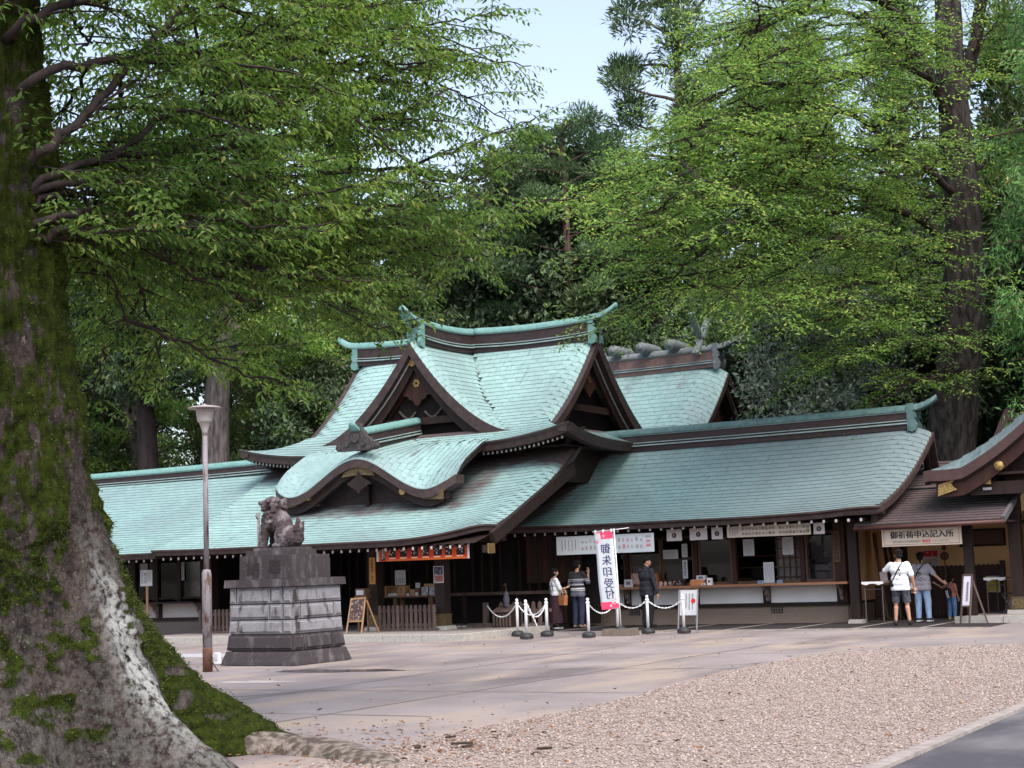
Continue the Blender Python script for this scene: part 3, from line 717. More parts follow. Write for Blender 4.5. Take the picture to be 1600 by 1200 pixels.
# --- right gable (and its twin on the left)
def gable_side(sg):
    ux = (GU if sg > 0 else GUL) + sg * .12; out = (sg, 0, 0)
    v = np.linspace(2.0, MV1, 24); P1 = np.stack([np.full(24, ux), v, main_w(v) - .2], -1); P2 = P1.copy(); P2[:, 1] = 2 * MV1 - P2[:, 1]
    for P in (P1, P2): bargeboard(hall, P, out, th=(.24, .1, .34), inset=.2)
    poly = [(q[1], q[2] - .2) for q in P1] + [(q[1], q[2] - .2) for q in P2[::-1]]
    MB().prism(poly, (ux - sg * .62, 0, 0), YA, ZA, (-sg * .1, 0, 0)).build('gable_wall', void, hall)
    pendant(hall, (ux - sg * .4, MV1, 7.15), out, .7)
    MB().box(min(ux - sg * .5, ux - sg * .3), max(ux - sg * .5, ux - sg * .3), 3.0, 6.8, 6.0, 6.2).build('gable_beam', wood_dark, hall)
    # back half of the gable's roof overhang
    b = P2 + np.array([0, 0, .2]); c = b.copy(); c[:, 0] -= sg * 1.2
    obj('back_verge', np.vstack([b, c]), [(i, i + 1, 25 + i, 24 + i) for i in range(23)], copper, hall)
gable_side(1); gable_side(-1)
# --- ridges
ridge(hall, (UC + .2, MV1, 8.15), (GU + .12, MV1, 8.15), .46, .4, tip1=.3, sag=.08, tipd=.65); ridge_end(hall, (GU + .0, MV1, 8.3), (1, 0, 0), .68, .44)
ridge(hall, (UC - .2, MV1, 8.15), (GUL - .12, MV1, 8.15), .46, .4, tip1=.3, sag=.08, tipd=.65); ridge_end(hall, (GUL - .0, MV1, 8.3), (-1, 0, 0), .68, .44)
ridge(hall, (UC, MV1, 8.15), (UC, GAV + .35, 8.15), .46, .4, tip1=.3, sag=.08, tipd=.65); ridge_end(hall, (UC, GAV + .42, 8.3), (0, -1, 0), .68, .44)
# --- curved porch gable
KV = -1.2; KH = 2.95
def kar_round(d): return .3 * np.clip((np.abs(d) - 2.25) / .7, 0, 1) ** 2.2
def S_kar(sg):
    def f_(a, t):
        d = KH * (1 - t); v0 = KV + kar_round(d); v = v0 + (KV + 3.2 - v0) * a; u = UC + sg * d; w = kar_w(u, v) - .2 * np.clip(1 - (v - v0) / .6, 0, 1) ** 2
        return np.stack([u, v, w], -1)
    return f_
def keep_kar(c, pad): return (kar_centre(c[:, 0], c[:, 1]) > main_w(np.maximum(c[:, 1], MV0)) - .03 - pad) | (c[:, 1] < MV0 + .16)
def kar_stain(p):
    u, v = p[:, 0], p[:, 1]; q = (u - (UC + 1.15 + .12 * (v - .1))) / .1
    return np.maximum(np.exp(-q * q) * (v > -.75) * (v < .35) * .6, np.where((v > 1.2) & (p[:, 2] < 5.6), .85, 0)) + np.clip(.2 - (v - KV), 0, .2) * (np.abs(u - UC) < .9) * 2.2
HR.slope('porch_gable_roof', S_kar(1), 18, .34, copper, kar_stain, keep_kar, na=12, nt_=22)
HR.slope('porch_gable_roof', S_kar(-1), 18, .34, copper, kar_stain, keep_kar, na=12, nt_=22)
kd = np.linspace(-KH, KH, 61); KP = np.stack([UC + kd, KV + kar_round(kd), kar_w(UC + kd, KV + kar_round(kd)) - .19], -1)
sweep('porch_verge_edge', KP, rect(-.4, .02, .02, -.2), (0, -1, 0), (0, 0, 1), copper_brown, hall)
sweep('porch_fillet', KP, rect(.0, .03, .02, .045), (0, -1, 0), (0, 0, 1), pale_line, hall)
sweep('porch_bargeboard', KP[4:-4], rect(-.28, -.14, -.2, -.42), (0, -1, 0), (0, 0, 1), wood_dark, hall)
for sg in (-1, 1):                          # side eaves of the porch gable running back to the main eave
    P = S_kar(sg)(np.linspace(0, .52, 12), np.zeros(12)) - np.array([0, 0, .02]); eave(hall, P, (-sg, 0, 0), .2, deep=.07)
poly = [(x, float(kar_w(UC + x, KV)) - .4) for x in np.linspace(-2.5, 2.5, 31)]
MB().prism([(-2.5, 3.2)] + poly + [(2.5, 3.2)], (UC, KV + .75, 0), XA, ZA, (0, .1, 0)).build('porch_gable_wall', mat('porch_wall', (.035, .024, .026), (.05, .036, .037), 5, .8), hall)
pendant(hall, (UC + .05, KV + .1, 4.22), (0, -1, 0), .48, wood_dark, gilt=False)
# gilt plates: under the crest and at both feet
MB().prism([(-.55, .06), (-.4, .09), (.4, .09), (.55, .06), (.47, -.06), (.55, -.17), (.3, -.15), (0, -.12), (-.3, -.15), (-.55, -.17), (-.47, -.06)], (UC + .02, KV + .1, 4.36), XA, ZA, (0, -.05, 0)).build('gilt_plate', brass, hall)
for sg in (-1, 1):
    MB().prism([(-.3, -.13), (.34, -.17), (.34, .1), (-.3, .16), (-.16, .02)] if sg > 0 else [(-.34, -.17), (.3, -.13), (.16, .02), (.3, .16), (-.34, .1)], (UC + sg * 2.35, KV + .1, 3.62), XA, ZA, (0, -.05, 0)).build('gilt_plate', brass, hall)
    MB().lathe([(.09, 0), (.09, .1), (.05, .14), (.001, .14)], (UC + sg * 1.55 - .1, KV + .0, 3.72), 12, axis='y').build('gilt_boss', gold, hall)
    MB().box(UC + sg * 1.6 - .08, UC + sg * 1.6 + .08, KV + .15, KV + .3, 3.54, 3.63).build('bracket_block', fillet_white, hall)
    MB().bar((UC + sg * 1.4, KV + .3, 3.55), (UC + sg * 2.7, KV + .3, 3.55), .2, .16).build('porch_beam', wood_dark, hall)
MB().box(UC - .1, UC - .0, KV + .55, KV + .7, 3.2, 4.0).build('king_post', wood_dark, hall)
# porch ridge with carved end tile
ridge(hall, (UC, 1.75, 5.46), (UC, KV + .25, 5.0), .36, .3, tip1=.26, sag=.0, tipd=.4)
m_ = MB(); half = [(0, .62), (.12, .6), (.17, .48), (.26, .4), (.3, .3), (.42, .26), (.5, .16), (.64, .14), (.68, .04), (.6, -.03), (0, -.03)]
poly = [(x * 1.0, y * 1.15) for x, y in half] + [(-x * 1.0, y * 1.15) for x, y in half[-2:0:-1]]
m_.prism(poly, (UC, KV + .18, 4.92), XA, ZA, (0, -.16, 0))
m_.lathe([(.13, 0), (.13, .05), (.07, .08), (.001, .08)], (UC, KV - .05, 5.22), 12, axis='y')
for sg in (-1, 1):
    m_.lathe([(.08, 0), (.08, .04), (.001, .06)], (UC + sg * .27, KV - .03, 5.08), 10, axis='y'); m_.lathe([(.075, 0), (.075, .06), (.001, .07)], (UC + sg * .56, KV - .02, 4.98), 10, axis='y')
m_.build('end_tile', mat('tile_dark', (.035, .03, .03), (.07, .06, .06), 12, .7, .4), hall)
HR.finish(300)

# --- platform, posts, interior of the hall
plat = mat('platform_floor', (.2, .17, .16), (.26, .23, .21), 6, .85, .2)
part_box('floor', UC - 5.3, 1.0, -4.28, -.36, -.05, .146, plat, hall); part_box('floor', UC - 5.3, -.15, -.359, 8, -.05, .146, plat, hall)
for i in range(16):                        # kerb stones along the front
    x1 = 1.06 - i * 1.12; x0 = x1 - 1.112
    part_box('kerb_stone', x0, x1, -4.5, -4.28, -.04, .16, stone_pale, hall, .006)
for i in range(4):
    y0 = -4.28 + i * .98; part_box('kerb_stone', .84, 1.06, y0 + .004, y0 + .976, -.04, .16, stone_pale, hall, .006)
def post(root, x, y, z0, z1, w, sleeve=True, mt=wood_dark):
    p = part_box('post', x - w / 2, x + w / 2, y - w / 2, y + w / 2, z0 + .1, z1, mt, root)
    part_box('post_stone', x - w * .85, x + w * .85, y - w * .85, y + w * .85, z0, z0 + .1, stone_pale, root, .025)
    if sleeve:
        m_ = MB(); e = .012; m_.box(x - w / 2 - e, x + w / 2 + e, y - w / 2 - e, y + w / 2 + e, z0 + .1, z0 + .4)
        for q in (.12, .37): m_.box(x - w / 2 - .02, x + w / 2 + .02, y - w / 2 - .02, y + w / 2 + .02, z0 + q, z0 + q + .03)
        m_.build('brass_sleeve', brass, p)
for x in (-1.25, -3.3, -5.3, -7.2, -8.85): post(hall, x, -1.7, .15, 2.6, .29)
MB().box(UC - 5, .6, -1.8, -1.6, 2.3, 2.62).build('beam', wood_dark, hall)
# dark inside: back wall with vertical lattice, side rail, plank walls
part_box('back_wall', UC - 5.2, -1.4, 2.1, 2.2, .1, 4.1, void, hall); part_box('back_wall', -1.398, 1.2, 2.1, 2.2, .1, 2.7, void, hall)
for i in range(30):
    x = -8.9 + i * .3
    if i % 5: part_box('lattice_slat', x - .03, x + .03, 1.95, 2.0, .9, 2.5, wood_dark, hall)
part_box('side_wall', -9.4, -9.3, -1.2, 2.1, .1, 3, void, hall)
part_box('rail', -3.3, .6, 1.45, 1.55, .92, 1.0, wood_grey, hall)
for x in (-2.6, -.9, .5): part_box('rail_post', x - .05, x + .05, 1.46, 1.54, .15, .92, wood_dark, hall)
for i in range(10):
    x = -.85 + i * .17; part_box('wall_plank', x, x + .16, 1.9 + .0, 1.94, 1.2, 2.6, wood_dark if i % 3 else wood_red, hall)
# ================================================================ AMULET OFFICE (right wing)
office = thing('amulet_office', 'long right wing with grey green copper roof and white panelled sales counter', 'building', (4.5, 4.6, 0))
OR = Roofing(office)
OV0, OV1 = 1.2, 4.6
def off_w(v): s_ = v - OV0; return 2.68 + .26 * s_ + .112 * s_ * s_
def S_off(a, t):
    v0 = OV0 + (OV1 - OV0) * t; uL = -1.6 + 0 * t; uR = 9.12 + .55 * t; u = uL + (uR - uL) * a; dR = uR - u
    k = np.clip(1 - dR / 1.9, 0, 1) ** 2.3; v = v0 + .38 * k * (1 - t)
    w = off_w(v) + .10 * np.clip(1 - dR / 4, 0, 1) ** 2 * (1 - t) + .05 * np.clip(1 - (u - uL) / 4, 0, 1) ** 2 * (1 - t) + .10 * t * np.clip(1 - dR / 5, 0, 1) ** 2
    w = w - .3 * np.clip(1 - dR / .9, 0, 1) ** 2 * (.35 + .65 * t)
    return np.stack([u, v, w], -1)
def off_top(): pass
def off_stain_shade(p):
    u, v = p[:, 0], p[:, 1]
    return np.clip(.8 - (u - (-.75 + .3 * (v - 1.2))) / .5, 0, .85) + np.clip((v - 4.2) / .6, 0, .35)  # hall verge's shading painted as a brown fade; stained towards the ridge
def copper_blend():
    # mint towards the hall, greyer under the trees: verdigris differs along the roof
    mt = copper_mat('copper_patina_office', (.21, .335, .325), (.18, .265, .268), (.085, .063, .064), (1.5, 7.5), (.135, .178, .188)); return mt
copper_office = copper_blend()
OR.slope('roof', S_off, 22, .36, copper_office, off_stain_shade, na=60, nt_=22)
curved_back(office, -1.6, 9.1, OV0, OV1, off_w, copper_office)
eave(office, S_off(np.linspace(0, 1, 60), np.zeros(60)), (0, 1, 0), .17)
bargeboard(office, S_off(np.ones(26), np.linspace(0, 1, 26)), (1, 0, 0), th=(.13, .1, .2), white=False)
P = S_off(np.ones(26), np.linspace(0, 1, 26)); P2 = P.copy(); P2[:, 1] = 2 * 4.6 - P2[:, 1]; bargeboard(office, P2, (1, 0, 0), th=(.2, .1, .25), white=False)
MB().prism([(q[1], q[2] - .25) for q in P] + [(q[1], q[2] - .25) for q in P2[::-1]], (8.85, 0, 0), YA, ZA, (-.1, 0, 0)).build('gable_wall', wood_dark, office)
teal_dark = mat('ridge_teal_dark', (.06, .115, .115), (.1, .17, .168), 7, .6, .3)
ridge(office, (-.3, 4.6, 4.84), (9.2, 4.6, 4.90), .36, .36, tip1=.24, sag=.02, tipd=.6, cap=teal_dark); ridge_end(office, (9.14, 4.6, 5.08), (1, 0, 0), .7, .44, teal_dark)
MB().box(-.2, 9.0, 1.35, 8.0, 2.6, 2.66).build('soffit', wood_dark, office)
rafters(office, -1.3, 8.85, 33, OV0 + .12, 2.52, 1.4, .1)
OR.finish(300)
# wall, counter, windows
part_box('concrete_base', .2, 7.76, 2.8, 7.6, -.05, .43, concrete_tan, office)
part_box('sill_beam', .2, 7.80, 2.74, 2.86, .432, .52, wood_dark, office)
part_box('side_wall', 7.62, 7.74, 2.9, 7.5, .5, 2.6, plaster_tan, office)
part_box('back_wall', .2, 7.6, 7.3, 7.4, .5, 2.6, void, office)
part_box('ceiling', .2, 7.6, 2.9, 7.3, 2.45, 2.5, void, office)
part_box('inner_floor', .3, 7.6, 2.9, 7.3, .44, .5, void, office)
part_box('left_wall', .2, .3, 2.9, 7.3, .5, 2.6, void, office)
cuts = [.25, 1.75, 3.72, 5.68, 7.62]
for i in range(4):
    part_box('white_panel', cuts[i] + .09, cuts[i + 1] - .09, 2.78, 2.83, .525, .96, plaster_white, office)
for x in cuts:
    part_box('bracket_post', x - .09, x + .09, 2.70, 2.84, .525, .955, wood_dark, office)
    MB().prism([(2.32, .95), (2.70, .95), (2.70, .56), (2.62, .58), (2.60, .68), (2.54, .72), (2.52, .82), (2.42, .86)], (x + .02, 0, 0), YA, ZA, (.07, 0, 0)).build('carved_bracket', mat('bracket_edge', (.28, .26, .25), (.12, .07, .06), 14, .8), office)
counter_wood = mat('counter_wood', (.2, .095, .05), (.28, .14, .08), 6, .45, .2, stretch=(.15, 1, 1))
part_box('counter_top', .3, 7.98, 2.18, 2.86, .962, 1.02, counter_wood, office)
# frames: posts, rails and sliding sashes
for x in (.35, 1.75, 3.75, 4.83, 6.66, 7.56): part_box('frame_post', x - .06, x + .06, 2.74, 2.9, 1.021, 2.62, wood_red, office)
part_box('frame_head', .3, 7.62, 2.75, 2.89, 2.22, 2.3, wood_red, office)
part_box('frame_foot', .3, 7.62, 2.77, 2.87, 1.021, 1.09, wood_brown, office)
for i, (x0, x1) in enumerate(((.42, 1.68), (1.82, 2.74), (2.76, 3.68), (3.82, 4.76), (6.73, 7.49))):
    p = part_box('window_pane', x0, x1, 2.815, 2.823, 1.095, 2.215, glass, office)
    for a, b_ in ((x0, x0 + .05), (x1 - .05, x1)): part_box('sash', a, b_, 2.8, 2.84, 1.092, 2.218, wood_brown, p)
# lattice screen standing inside the open window, and shelves of goods
for i in range(6): part_box('lattice_bar', 5.75 + i * .16, 5.775 + i * .16, 3.4, 3.43, 1.0, 2.2, wood_brown, office)
for j in range(5): part_box('lattice_bar', 5.7, 6.62, 3.385, 3.40, 1.15 + j * .24, 1.175 + j * .24, wood_brown, office)
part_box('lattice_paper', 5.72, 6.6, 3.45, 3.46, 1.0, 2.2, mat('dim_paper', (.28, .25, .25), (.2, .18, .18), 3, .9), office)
part_box('shelf_rack', 4.95, 5.5, 3.6, 3.62, .55, 1.4, void, office)
for j in range(3): part_box('inner_shelf', 3.9, 5.6, 4.6, 4.9, 1.1 + j * .3, 1.13 + j * .3, wood_brown, office)
for j in range(2): part_box('inner_shelf', 6.75, 7.5, 3.9, 4.2, 1.3 + j * .34, 1.33 + j * .34, wood_grey, office)
# wall to the left of the counter, behind the two visitors
part_box('corner_post', 7.56, 7.80, 2.68, 2.92, .52, 2.6, wood_red, office)
vent = thing('vent_grille', 'small black iron vent grille in the tan concrete base below counter', 'vent', (5.9, 2.8, .27))
part_box('back', 5.76, 6.06, 2.78, 2.798, .27, .41, ink, vent)
m_ = MB()
for i in range(4):
    for j in range(2): m_.lathe([(.03, 0), (.03, .012), (.018, .012), (.018, 0)], (5.805 + i * .07, 2.768, .305 + j * .07), 8, axis='y')
m_.build('iron_lattice', mat('iron', (.12, .1, .09), None, rough=.7), vent)
vent2 = copy_tree(vent); vent2.location.x -= 4.0; ORG[vent2.name] = Vector((1.9, 2.8, .27)); vent2['label'] = 'small black iron vent grille in the concrete base behind the flag stand'
# ground strip of dark tiles at the counter, pale joints between
strip = mat('dark_tile', (.03, .026, .028), (.045, .039, .04), 8, .98, .3, spec=.03)
walk = thing('tile_apron', 'dark tile apron with pale stone joints along the office wall', 'paving', (5, .8, 0))
for i in range(8):
    x0 = -.4 + i * 1.55; part_box('dark_slab', x0 + .05, x0 + 1.5, -.62, 2.78, -.04, .006, strip, walk)
    part_box('stone_joint', x0 - .03, x0 + .03, -.62, 2.78, -.04, .012, kerb_mat, walk)
part_box('stone_border', -.4, 12.0, -.88, -.622, -.04, .02, kerb_mat, walk)

# ================================================================ LEFT WING
lw = thing('left_wing', 'left shrine wing under green copper roof with dark windows and white panels', 'building', (-16, 2, 0))
LR = Roofing(lw)
WV0, WV1 = -3.35, 2.1
def lw_w(v): s_ = v - WV0; return 2.36 + .30 * s_ + .026 * s_ * s_
def S_lw(a, t):
    v = WV0 + (WV1 - WV0) * t; u = -24 + (UC - 5.2 + 24) * a; return np.stack([u, v, lw_w(v)], -1)
LR.slope('roof', S_lw, 30, .36, copper_office, None, na=20, nt_=20)
eave(lw, S_lw(np.linspace(0, 1, 30), np.zeros(30)), (0, 1, 0), .15)
obj('back_roof', [(-24, 7.5, 2.4), (-9.4, 7.5, 2.4), (-9.4, 2.1, 4.7), (-24, 2.1, 4.7)], [(0, 1, 2, 3)], copper_office, lw)
ridge(lw, (-24, 2.1, 4.66), (-9.4, 2.1, 4.66), .32, .34)
rafters(lw, -15, -9.5, 20, WV0 + .16, 2.2, 1.9, .5)
LR.finish(150)
MB().box(-24, -9.4, -1.0, 7.4, 2.3, 2.36).build('soffit', wood_dark, lw)
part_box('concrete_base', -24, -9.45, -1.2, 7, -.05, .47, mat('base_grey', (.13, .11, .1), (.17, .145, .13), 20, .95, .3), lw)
part_box('sill_beam', -24, -9.42, -1.27, -1.12, .472, .56, wood_dark, lw)
part_box('inner_wall', -24, -9.45, -.2, -.1, .47, 2.4, void, lw)
for i in range(6):
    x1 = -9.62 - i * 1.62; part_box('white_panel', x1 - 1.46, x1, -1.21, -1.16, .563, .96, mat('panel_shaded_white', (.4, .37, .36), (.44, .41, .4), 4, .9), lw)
    MB().prism([(-1.62, .95), (-1.26, .95), (-1.26, .57), (-1.34, .6), (-1.38, .7), (-1.46, .76), (-1.5, .86)], (x1 + .01, 0, 0), YA, ZA, (.06, 0, 0)).build('carved_bracket', MATS['bracket_edge'], lw)
    part_box('bracket_post', x1 + .01, x1 + .15, -1.28, -1.14, .563, .955, wood_dark, lw)
part_box('counter_top', -24, -9.5, -1.7, -1.1, .962, 1.01, wood_dark, lw)
for i in range(14):
    x = -9.55 - i * .86; part_box('window_post', x - .06, x + .06, -1.28, -1.14, 1.012, 2.3, wood_dark, lw)
    p = part_box('window_pane', x - .8, x - .062, -1.2, -1.192, 1.14, 2.12, glass, lw)
    part_box('window_rail', x - .8, x - .062, -1.24, -1.16, 1.08, 1.138, wood_dark, lw)
    for j in range(3):
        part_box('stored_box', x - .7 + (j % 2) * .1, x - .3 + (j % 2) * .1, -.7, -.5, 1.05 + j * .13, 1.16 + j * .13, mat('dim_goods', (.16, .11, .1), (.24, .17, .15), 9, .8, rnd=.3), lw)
for x, w_ in ((-11.9, .28), (-10.45, .22)):
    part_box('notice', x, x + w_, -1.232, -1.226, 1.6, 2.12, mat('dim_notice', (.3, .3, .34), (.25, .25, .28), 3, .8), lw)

# ================================================================ INNER SANCTUARY behind the hall
hon = thing('inner_sanctuary', 'rear sanctuary with pale copper roof, log billets and crossed finials', 'shrine hall', (-4.2, 15, 0))
SR = Roofing(hon)
def S_hon(a, t):
    u = -8.15 + (-.2 + 8.15) * a + .35 * (a - .5) * t; s_ = 5.0 * t; v = 10.0 + s_; w = 5.0 + .2 * s_ + .098 * s_ * s_
    dR = np.minimum(-.2 + .17 * t - u, u + 8.15 + .17 * t); w = w - .42 * np.clip(1 - dR / 1.1, 0, 1) ** 2
    return np.stack([u, v, w], -1)
def hon_stain(p):
    u, t = p[:, 0], (p[:, 1] - 10) / 5; return np.clip((t - .8) / .2, 0, .3) * (np.sin(u * 3.1) * .5 + .6) + .05
SR.slope('roof', S_hon, 26, .36, copper_pale, hon_stain, na=30, nt_=26)
P = S_hon(np.ones(26), np.linspace(0, 1, 26)); bargeboard(hon, P, (1, 0, 0), th=(.2, .1, .3), mt2=wood_red)
P2 = P.copy(); P2[:, 1] = 30 - P2[:, 1]; bargeboard(hon, P2, (1, 0, 0), th=(.2, .1, .3), mt2=wood_red)
MB().prism([(q[1], q[2] - .25) for q in P] + [(q[1], q[2] - .25) for q in P2[::-1]], (-.55, 0, 0), YA, ZA, (-.1, 0, 0)).build('gable_wall', wood_red, hon)
curved_back(hon, -8.1, -.3, 10, 15, lambda y: 5.0 + .2 * (y - 10) + .098 * (y - 10) ** 2, copper_pale)
part_box('wall', -7.6, -.9, 11.5, 18.5, 0, 6, wood_dark, hon)
grey_cap = mat('weathered_cap', (.1, .115, .12), (.16, .175, .18), 8, .7, .3)
ridge(hon, (-8.2, 15, 8.36), (-.35, 15, 8.36), .5, .44, cap=grey_cap, tip1=.36, sag=.04, tipd=.9, body=mat('ridge_rust', (.12, .07, .065), (.17, .1, .095), 6, .6)); ridge_end(hon, (-.42, 15, 8.62), (1, 0, 0), .9, .52, grey_cap)
me = None
for i, x in enumerate((-7.4, -6.3, -5.2, -4.1, -3.0, -1.9)):
    m_ = MB(); m_.lathe([(.001, -.75), (.17, -.75), (.2, -.7), (.22, 0), (.2, .7), (.17, .75), (.001, .75)], (0, 0, 0), 18, axis='y'); m_.lathe([(.12, -.765), (.12, -.752)], (0, 0, 0), 14, axis='y')
    if me is None:
        o = m_.build('ridge_log', grey_cap, None, True); o.parent = hon; me = o.data
    else: o = link('ridge_log', me, hon)
    o.location = Vector((x, 15, 9.14)) - ORG[hon.name]
for sg in (-1, 1):
    MB().bar((-1.0, 15 + sg * .5, 8.75), (-1.0, 15 - sg * .75, 10.15), .12, .22, up=(1, 0, 0)).build('crossed_finial', grey_cap, hon)
SR.finish(120)

# ================================================================ APPLICATION BOOTH between office and gate
booth = thing('application_booth', 'open booth with brown shingled lean-to roof under a cream signboard', 'booth', (10.3, 3.5, 0))
BR = Roofing(booth)
brown_sh = copper_mat('copper_brown_shingle', (.1, .07, .074), (.08, .057, .06), (.06, .042, .042))
def S_bo(a, t):
    u = 8.45 + (11.95 - 8.45) * a; v = 1.55 + 2.6 * t; return np.stack([u, v, 2.36 + .36 * (v - 1.55) + 0 * u], -1)
BR.slope('roof', S_bo, 15, .4, brown_sh, None, na=10, nt_=8, lift=.022); BR.finish(120)
eave(booth, S_bo(np.linspace(0, 1, 8), np.zeros(8)), (0, 1, 0), .07, deep=.2)
MB().tube([(8.45, 1.5, 2.27), (12.0, 1.5, 2.30)], .05, 10).build('gutter', mat('gutter_brown', (0.072, 0.03, 0.027), None, rough=.5), booth, True)
MB().bar((11.97, 1.5, 2.35), (11.97, 4.2, 3.32), .08, .14).build('verge_board', mat('verge_grey', (.09, .085, .095), None, rough=.6), booth)
def S_bo2(a, t):
    u = 8.6 + 2.6 * a; v = 3.9 + 2.2 * t; return np.stack([u, v, 3.25 + .35 * (v - 3.9) + 0 * u], -1)
BR2 = Roofing(booth); BR2.slope('upper_roof', S_bo2, 10, .4, brown_sh, None, na=6, nt_=6, lift=.022); BR2.finish(0)
MB().box(8.5, 12, 1.8, 5.4, 2.3, 2.34).build('soffit', wood_dark, booth)
part_box('ceiling', 7.9, 12.9, 1.9, 4.95, 2.27, 2.29, plaster_tan, booth) if False else None
post(booth, 8.15, 2.3, 0, 2.5, .22, False, wood_dark); post(booth, 10.95, 2.25, .05, 2.5, .2, False)
part_box('post', 11.75, 11.92, 4.7, 4.87, .1, 2.4, wood_dark, booth); part_box('post', 8.55, 8.7, 4.85, 4.98, 0, 2.4, wood_dark, booth)
part_box('back_wall', 7.8, 13.0, 5.0, 5.1, 0, 2.6, plaster_tan, booth)
part_box('right_wall', 12.9, 13.0, 3.2, 5.0, 0, 2.6, plaster_tan, booth)
part_box('wall_dado', 7.8, 9.4, 4.93, 4.99, .02, .85, mat('dado', (0.072, 0.048, 0.036), (0.096, 0.066, 0.054), 12, .9), booth)
fence = thing('plank_fence', 'dark red plank fence with scalloped top against the tan booth wall', 'fence', (10.2, 4.7, 0))
for i in range(15):
    x = 9.35 + i * .115; h = 1.30
    poly = [(0, .03), (.108, .03), (.108, h - .02), (.09, h + .005), (.054, h + .02), (.018, h + .005), (0, h - .02)]
    MB().prism(poly, (x, 4.72, 0), XA, ZA, (0, .025, 0)).build('plank', wood_red, fence)
part_box('rail', 9.35, 11.07, 4.746, 4.78, 1.0, 1.08, wood_dark, fence); part_box('rail', 9.35, 11.07, 4.746, 4.78, .3, .38, wood_dark, fence)
part_box('end_post', 9.24, 9.345, 4.68, 4.79, .0, 1.4, wood_red, fence); part_box('end_post', 11.08, 11.19, 4.68, 4.79, .0, 1.4, wood_red, fence)
# leaning timber poles at the booth's left end
for i, x in enumerate((8.0, 8.22, 8.36)):
    tag(MB().bar((x + .34, 4.1, .02), (x, 4.5, 2.2), .07, .07).build('timber_pole', wood_red if i else wood_brown, None), ['brown squared pole leaning beside the booth wall', 'dark red pole leaning in the middle of three', 'dark red pole leaning closest to the family'][i], 'pole', 'poles leaning at the booth')

# ================================================================ GATE at the right edge
gate = thing('shrine_gate', 'dark timber gate with swept copper verge, gilt fittings and brass shod post', 'gate', (12.5, 4, 0))
GR = Roofing(gate)
def gate_w(x): return 3.58 + .28 * x + .115 * x * x      # x = metres in from the left tip
def S_gate(a, t):
    x = 3.6 * t; v = 1.9 + 5.2 * a; u = 10.1 + x - .0 * v
    w = gate_w(x) - .34 * np.clip(1 - (v - 1.9) / .55, 0, 1) ** 2 * np.clip(x / .9, .12, 1)
    return np.stack([u, v, w], -1)
GR.slope('roof', S_gate, 24, .36, copper_grey, None, na=16, nt_=24)
def S_gate2(a, t):
    q = S_gate(a, t); q[:, 0] = 27.4 - q[:, 0]; return q
GR.slope('roof', S_gate2, 24, .36, copper_grey, None, na=16, nt_=24)
ridge(gate, (13.7, 2.2, 6.0), (13.7, 7.0, 6.0), .36, .34)
x = np.linspace(0, 3.6, 30); GP = np.stack([10.1 + x, np.full(30, 1.9), S_gate(np.zeros(30), x / 3.6)[:, 2]], -1); GP2 = GP.copy()[::-1]; GP2[:, 0] = 27.4 - GP2[:, 0]; GP = np.vstack([GP, GP2[1:]])
sweep('verge_edge', GP, rect(-.5, .02, .02, -.24), (0, -1, 0), (0, 0, 1), mat('gate_copper', (0.054, 0.0288, 0.027), (0.072, 0.039, 0.036), 5, .5), gate)
sweep('verge_fillet', GP, rect(-.3, -.06, -.242, -.29), (0, -1, 0), (0, 0, 1), wood_dark, gate)
sweep('bargeboard', GP[2:-2], rect(-.26, -.12, -.292, -.62), (0, -1, 0), (0, 0, 1), wood_red, gate)
GR.finish(60)
MB().prism([(-.04, -.14), (.62, .06), (.5, .14), (.42, .26), (.56, .4), (.0, .24)], (10.42, 1.98, 3.06), XA * .72, ZA * .72, (0, -.03, 0)).build('gilt_plate', gold, gate)
MB().lathe([(.11, 0), (.11, -.02), (.07, -.035), (.07, -.05), (.03, -.06), (.001, -.06)], (11.85, 1.985, 3.6), 16, axis='y').build('gilt_boss', gold, gate)
MB().prism([(-.14, -.12), (.14, -.14), (.14, .16), (-.12, .1)], (11.5, 2.15, 3.3), XA * .8, ZA * .8, (0, -.06, 0)).build('gilt_cap', gold, gate)
MB().box(11.1, 16.3, 2.2, 2.5, 2.95, 3.25).build('beam', wood_dark, gate)
MB().box(11.4, 16.0, 2.1, 7.1, 3.4, 3.46).build('soffit', wood_dark, gate)
MB().box(11.4, 11.6, 2.16, 2.2, 3.06, 3.12).build('bracket_end', steel_grey, gate)
part_box('floor', 10.75, 17, 1.75, 7, -.05, .14, plat, gate)
for i in range(6):
    x0 = 10.7 + i * 1.1; part_box('kerb_stone', x0, x0 + 1.09, 1.55, 1.75, -.05, .16, stone_pale, gate, .006)
post(gate, 11.88, 3.0, .15, 3.3, .28)
part_box('post_stone', 11.62, 12.3, 2.72, 3.3, .1, .25, stone_pale, gate, .02)
part_box('post', 12.35, 12.6, 2.9, 3.15, .1, 3.3, wood_dark, gate); post(gate, 15.52, 3.0, .15, 3.3, .28); post(gate, 15.52, 6.2, .15, 3.3, .28); post(gate, 13.2, 6.2, .15, 3.3, .28)
MB().prism([(-3.0, 3.4), (3.0, 3.4), (1.6, 4.4), (.6, 5.3), (0, 5.75), (-.6, 5.3), (-1.6, 4.4)], (13.7, 2.5, 0), XA, ZA, (0, .1, 0)).build('gable_wall', wood_dark, gate)
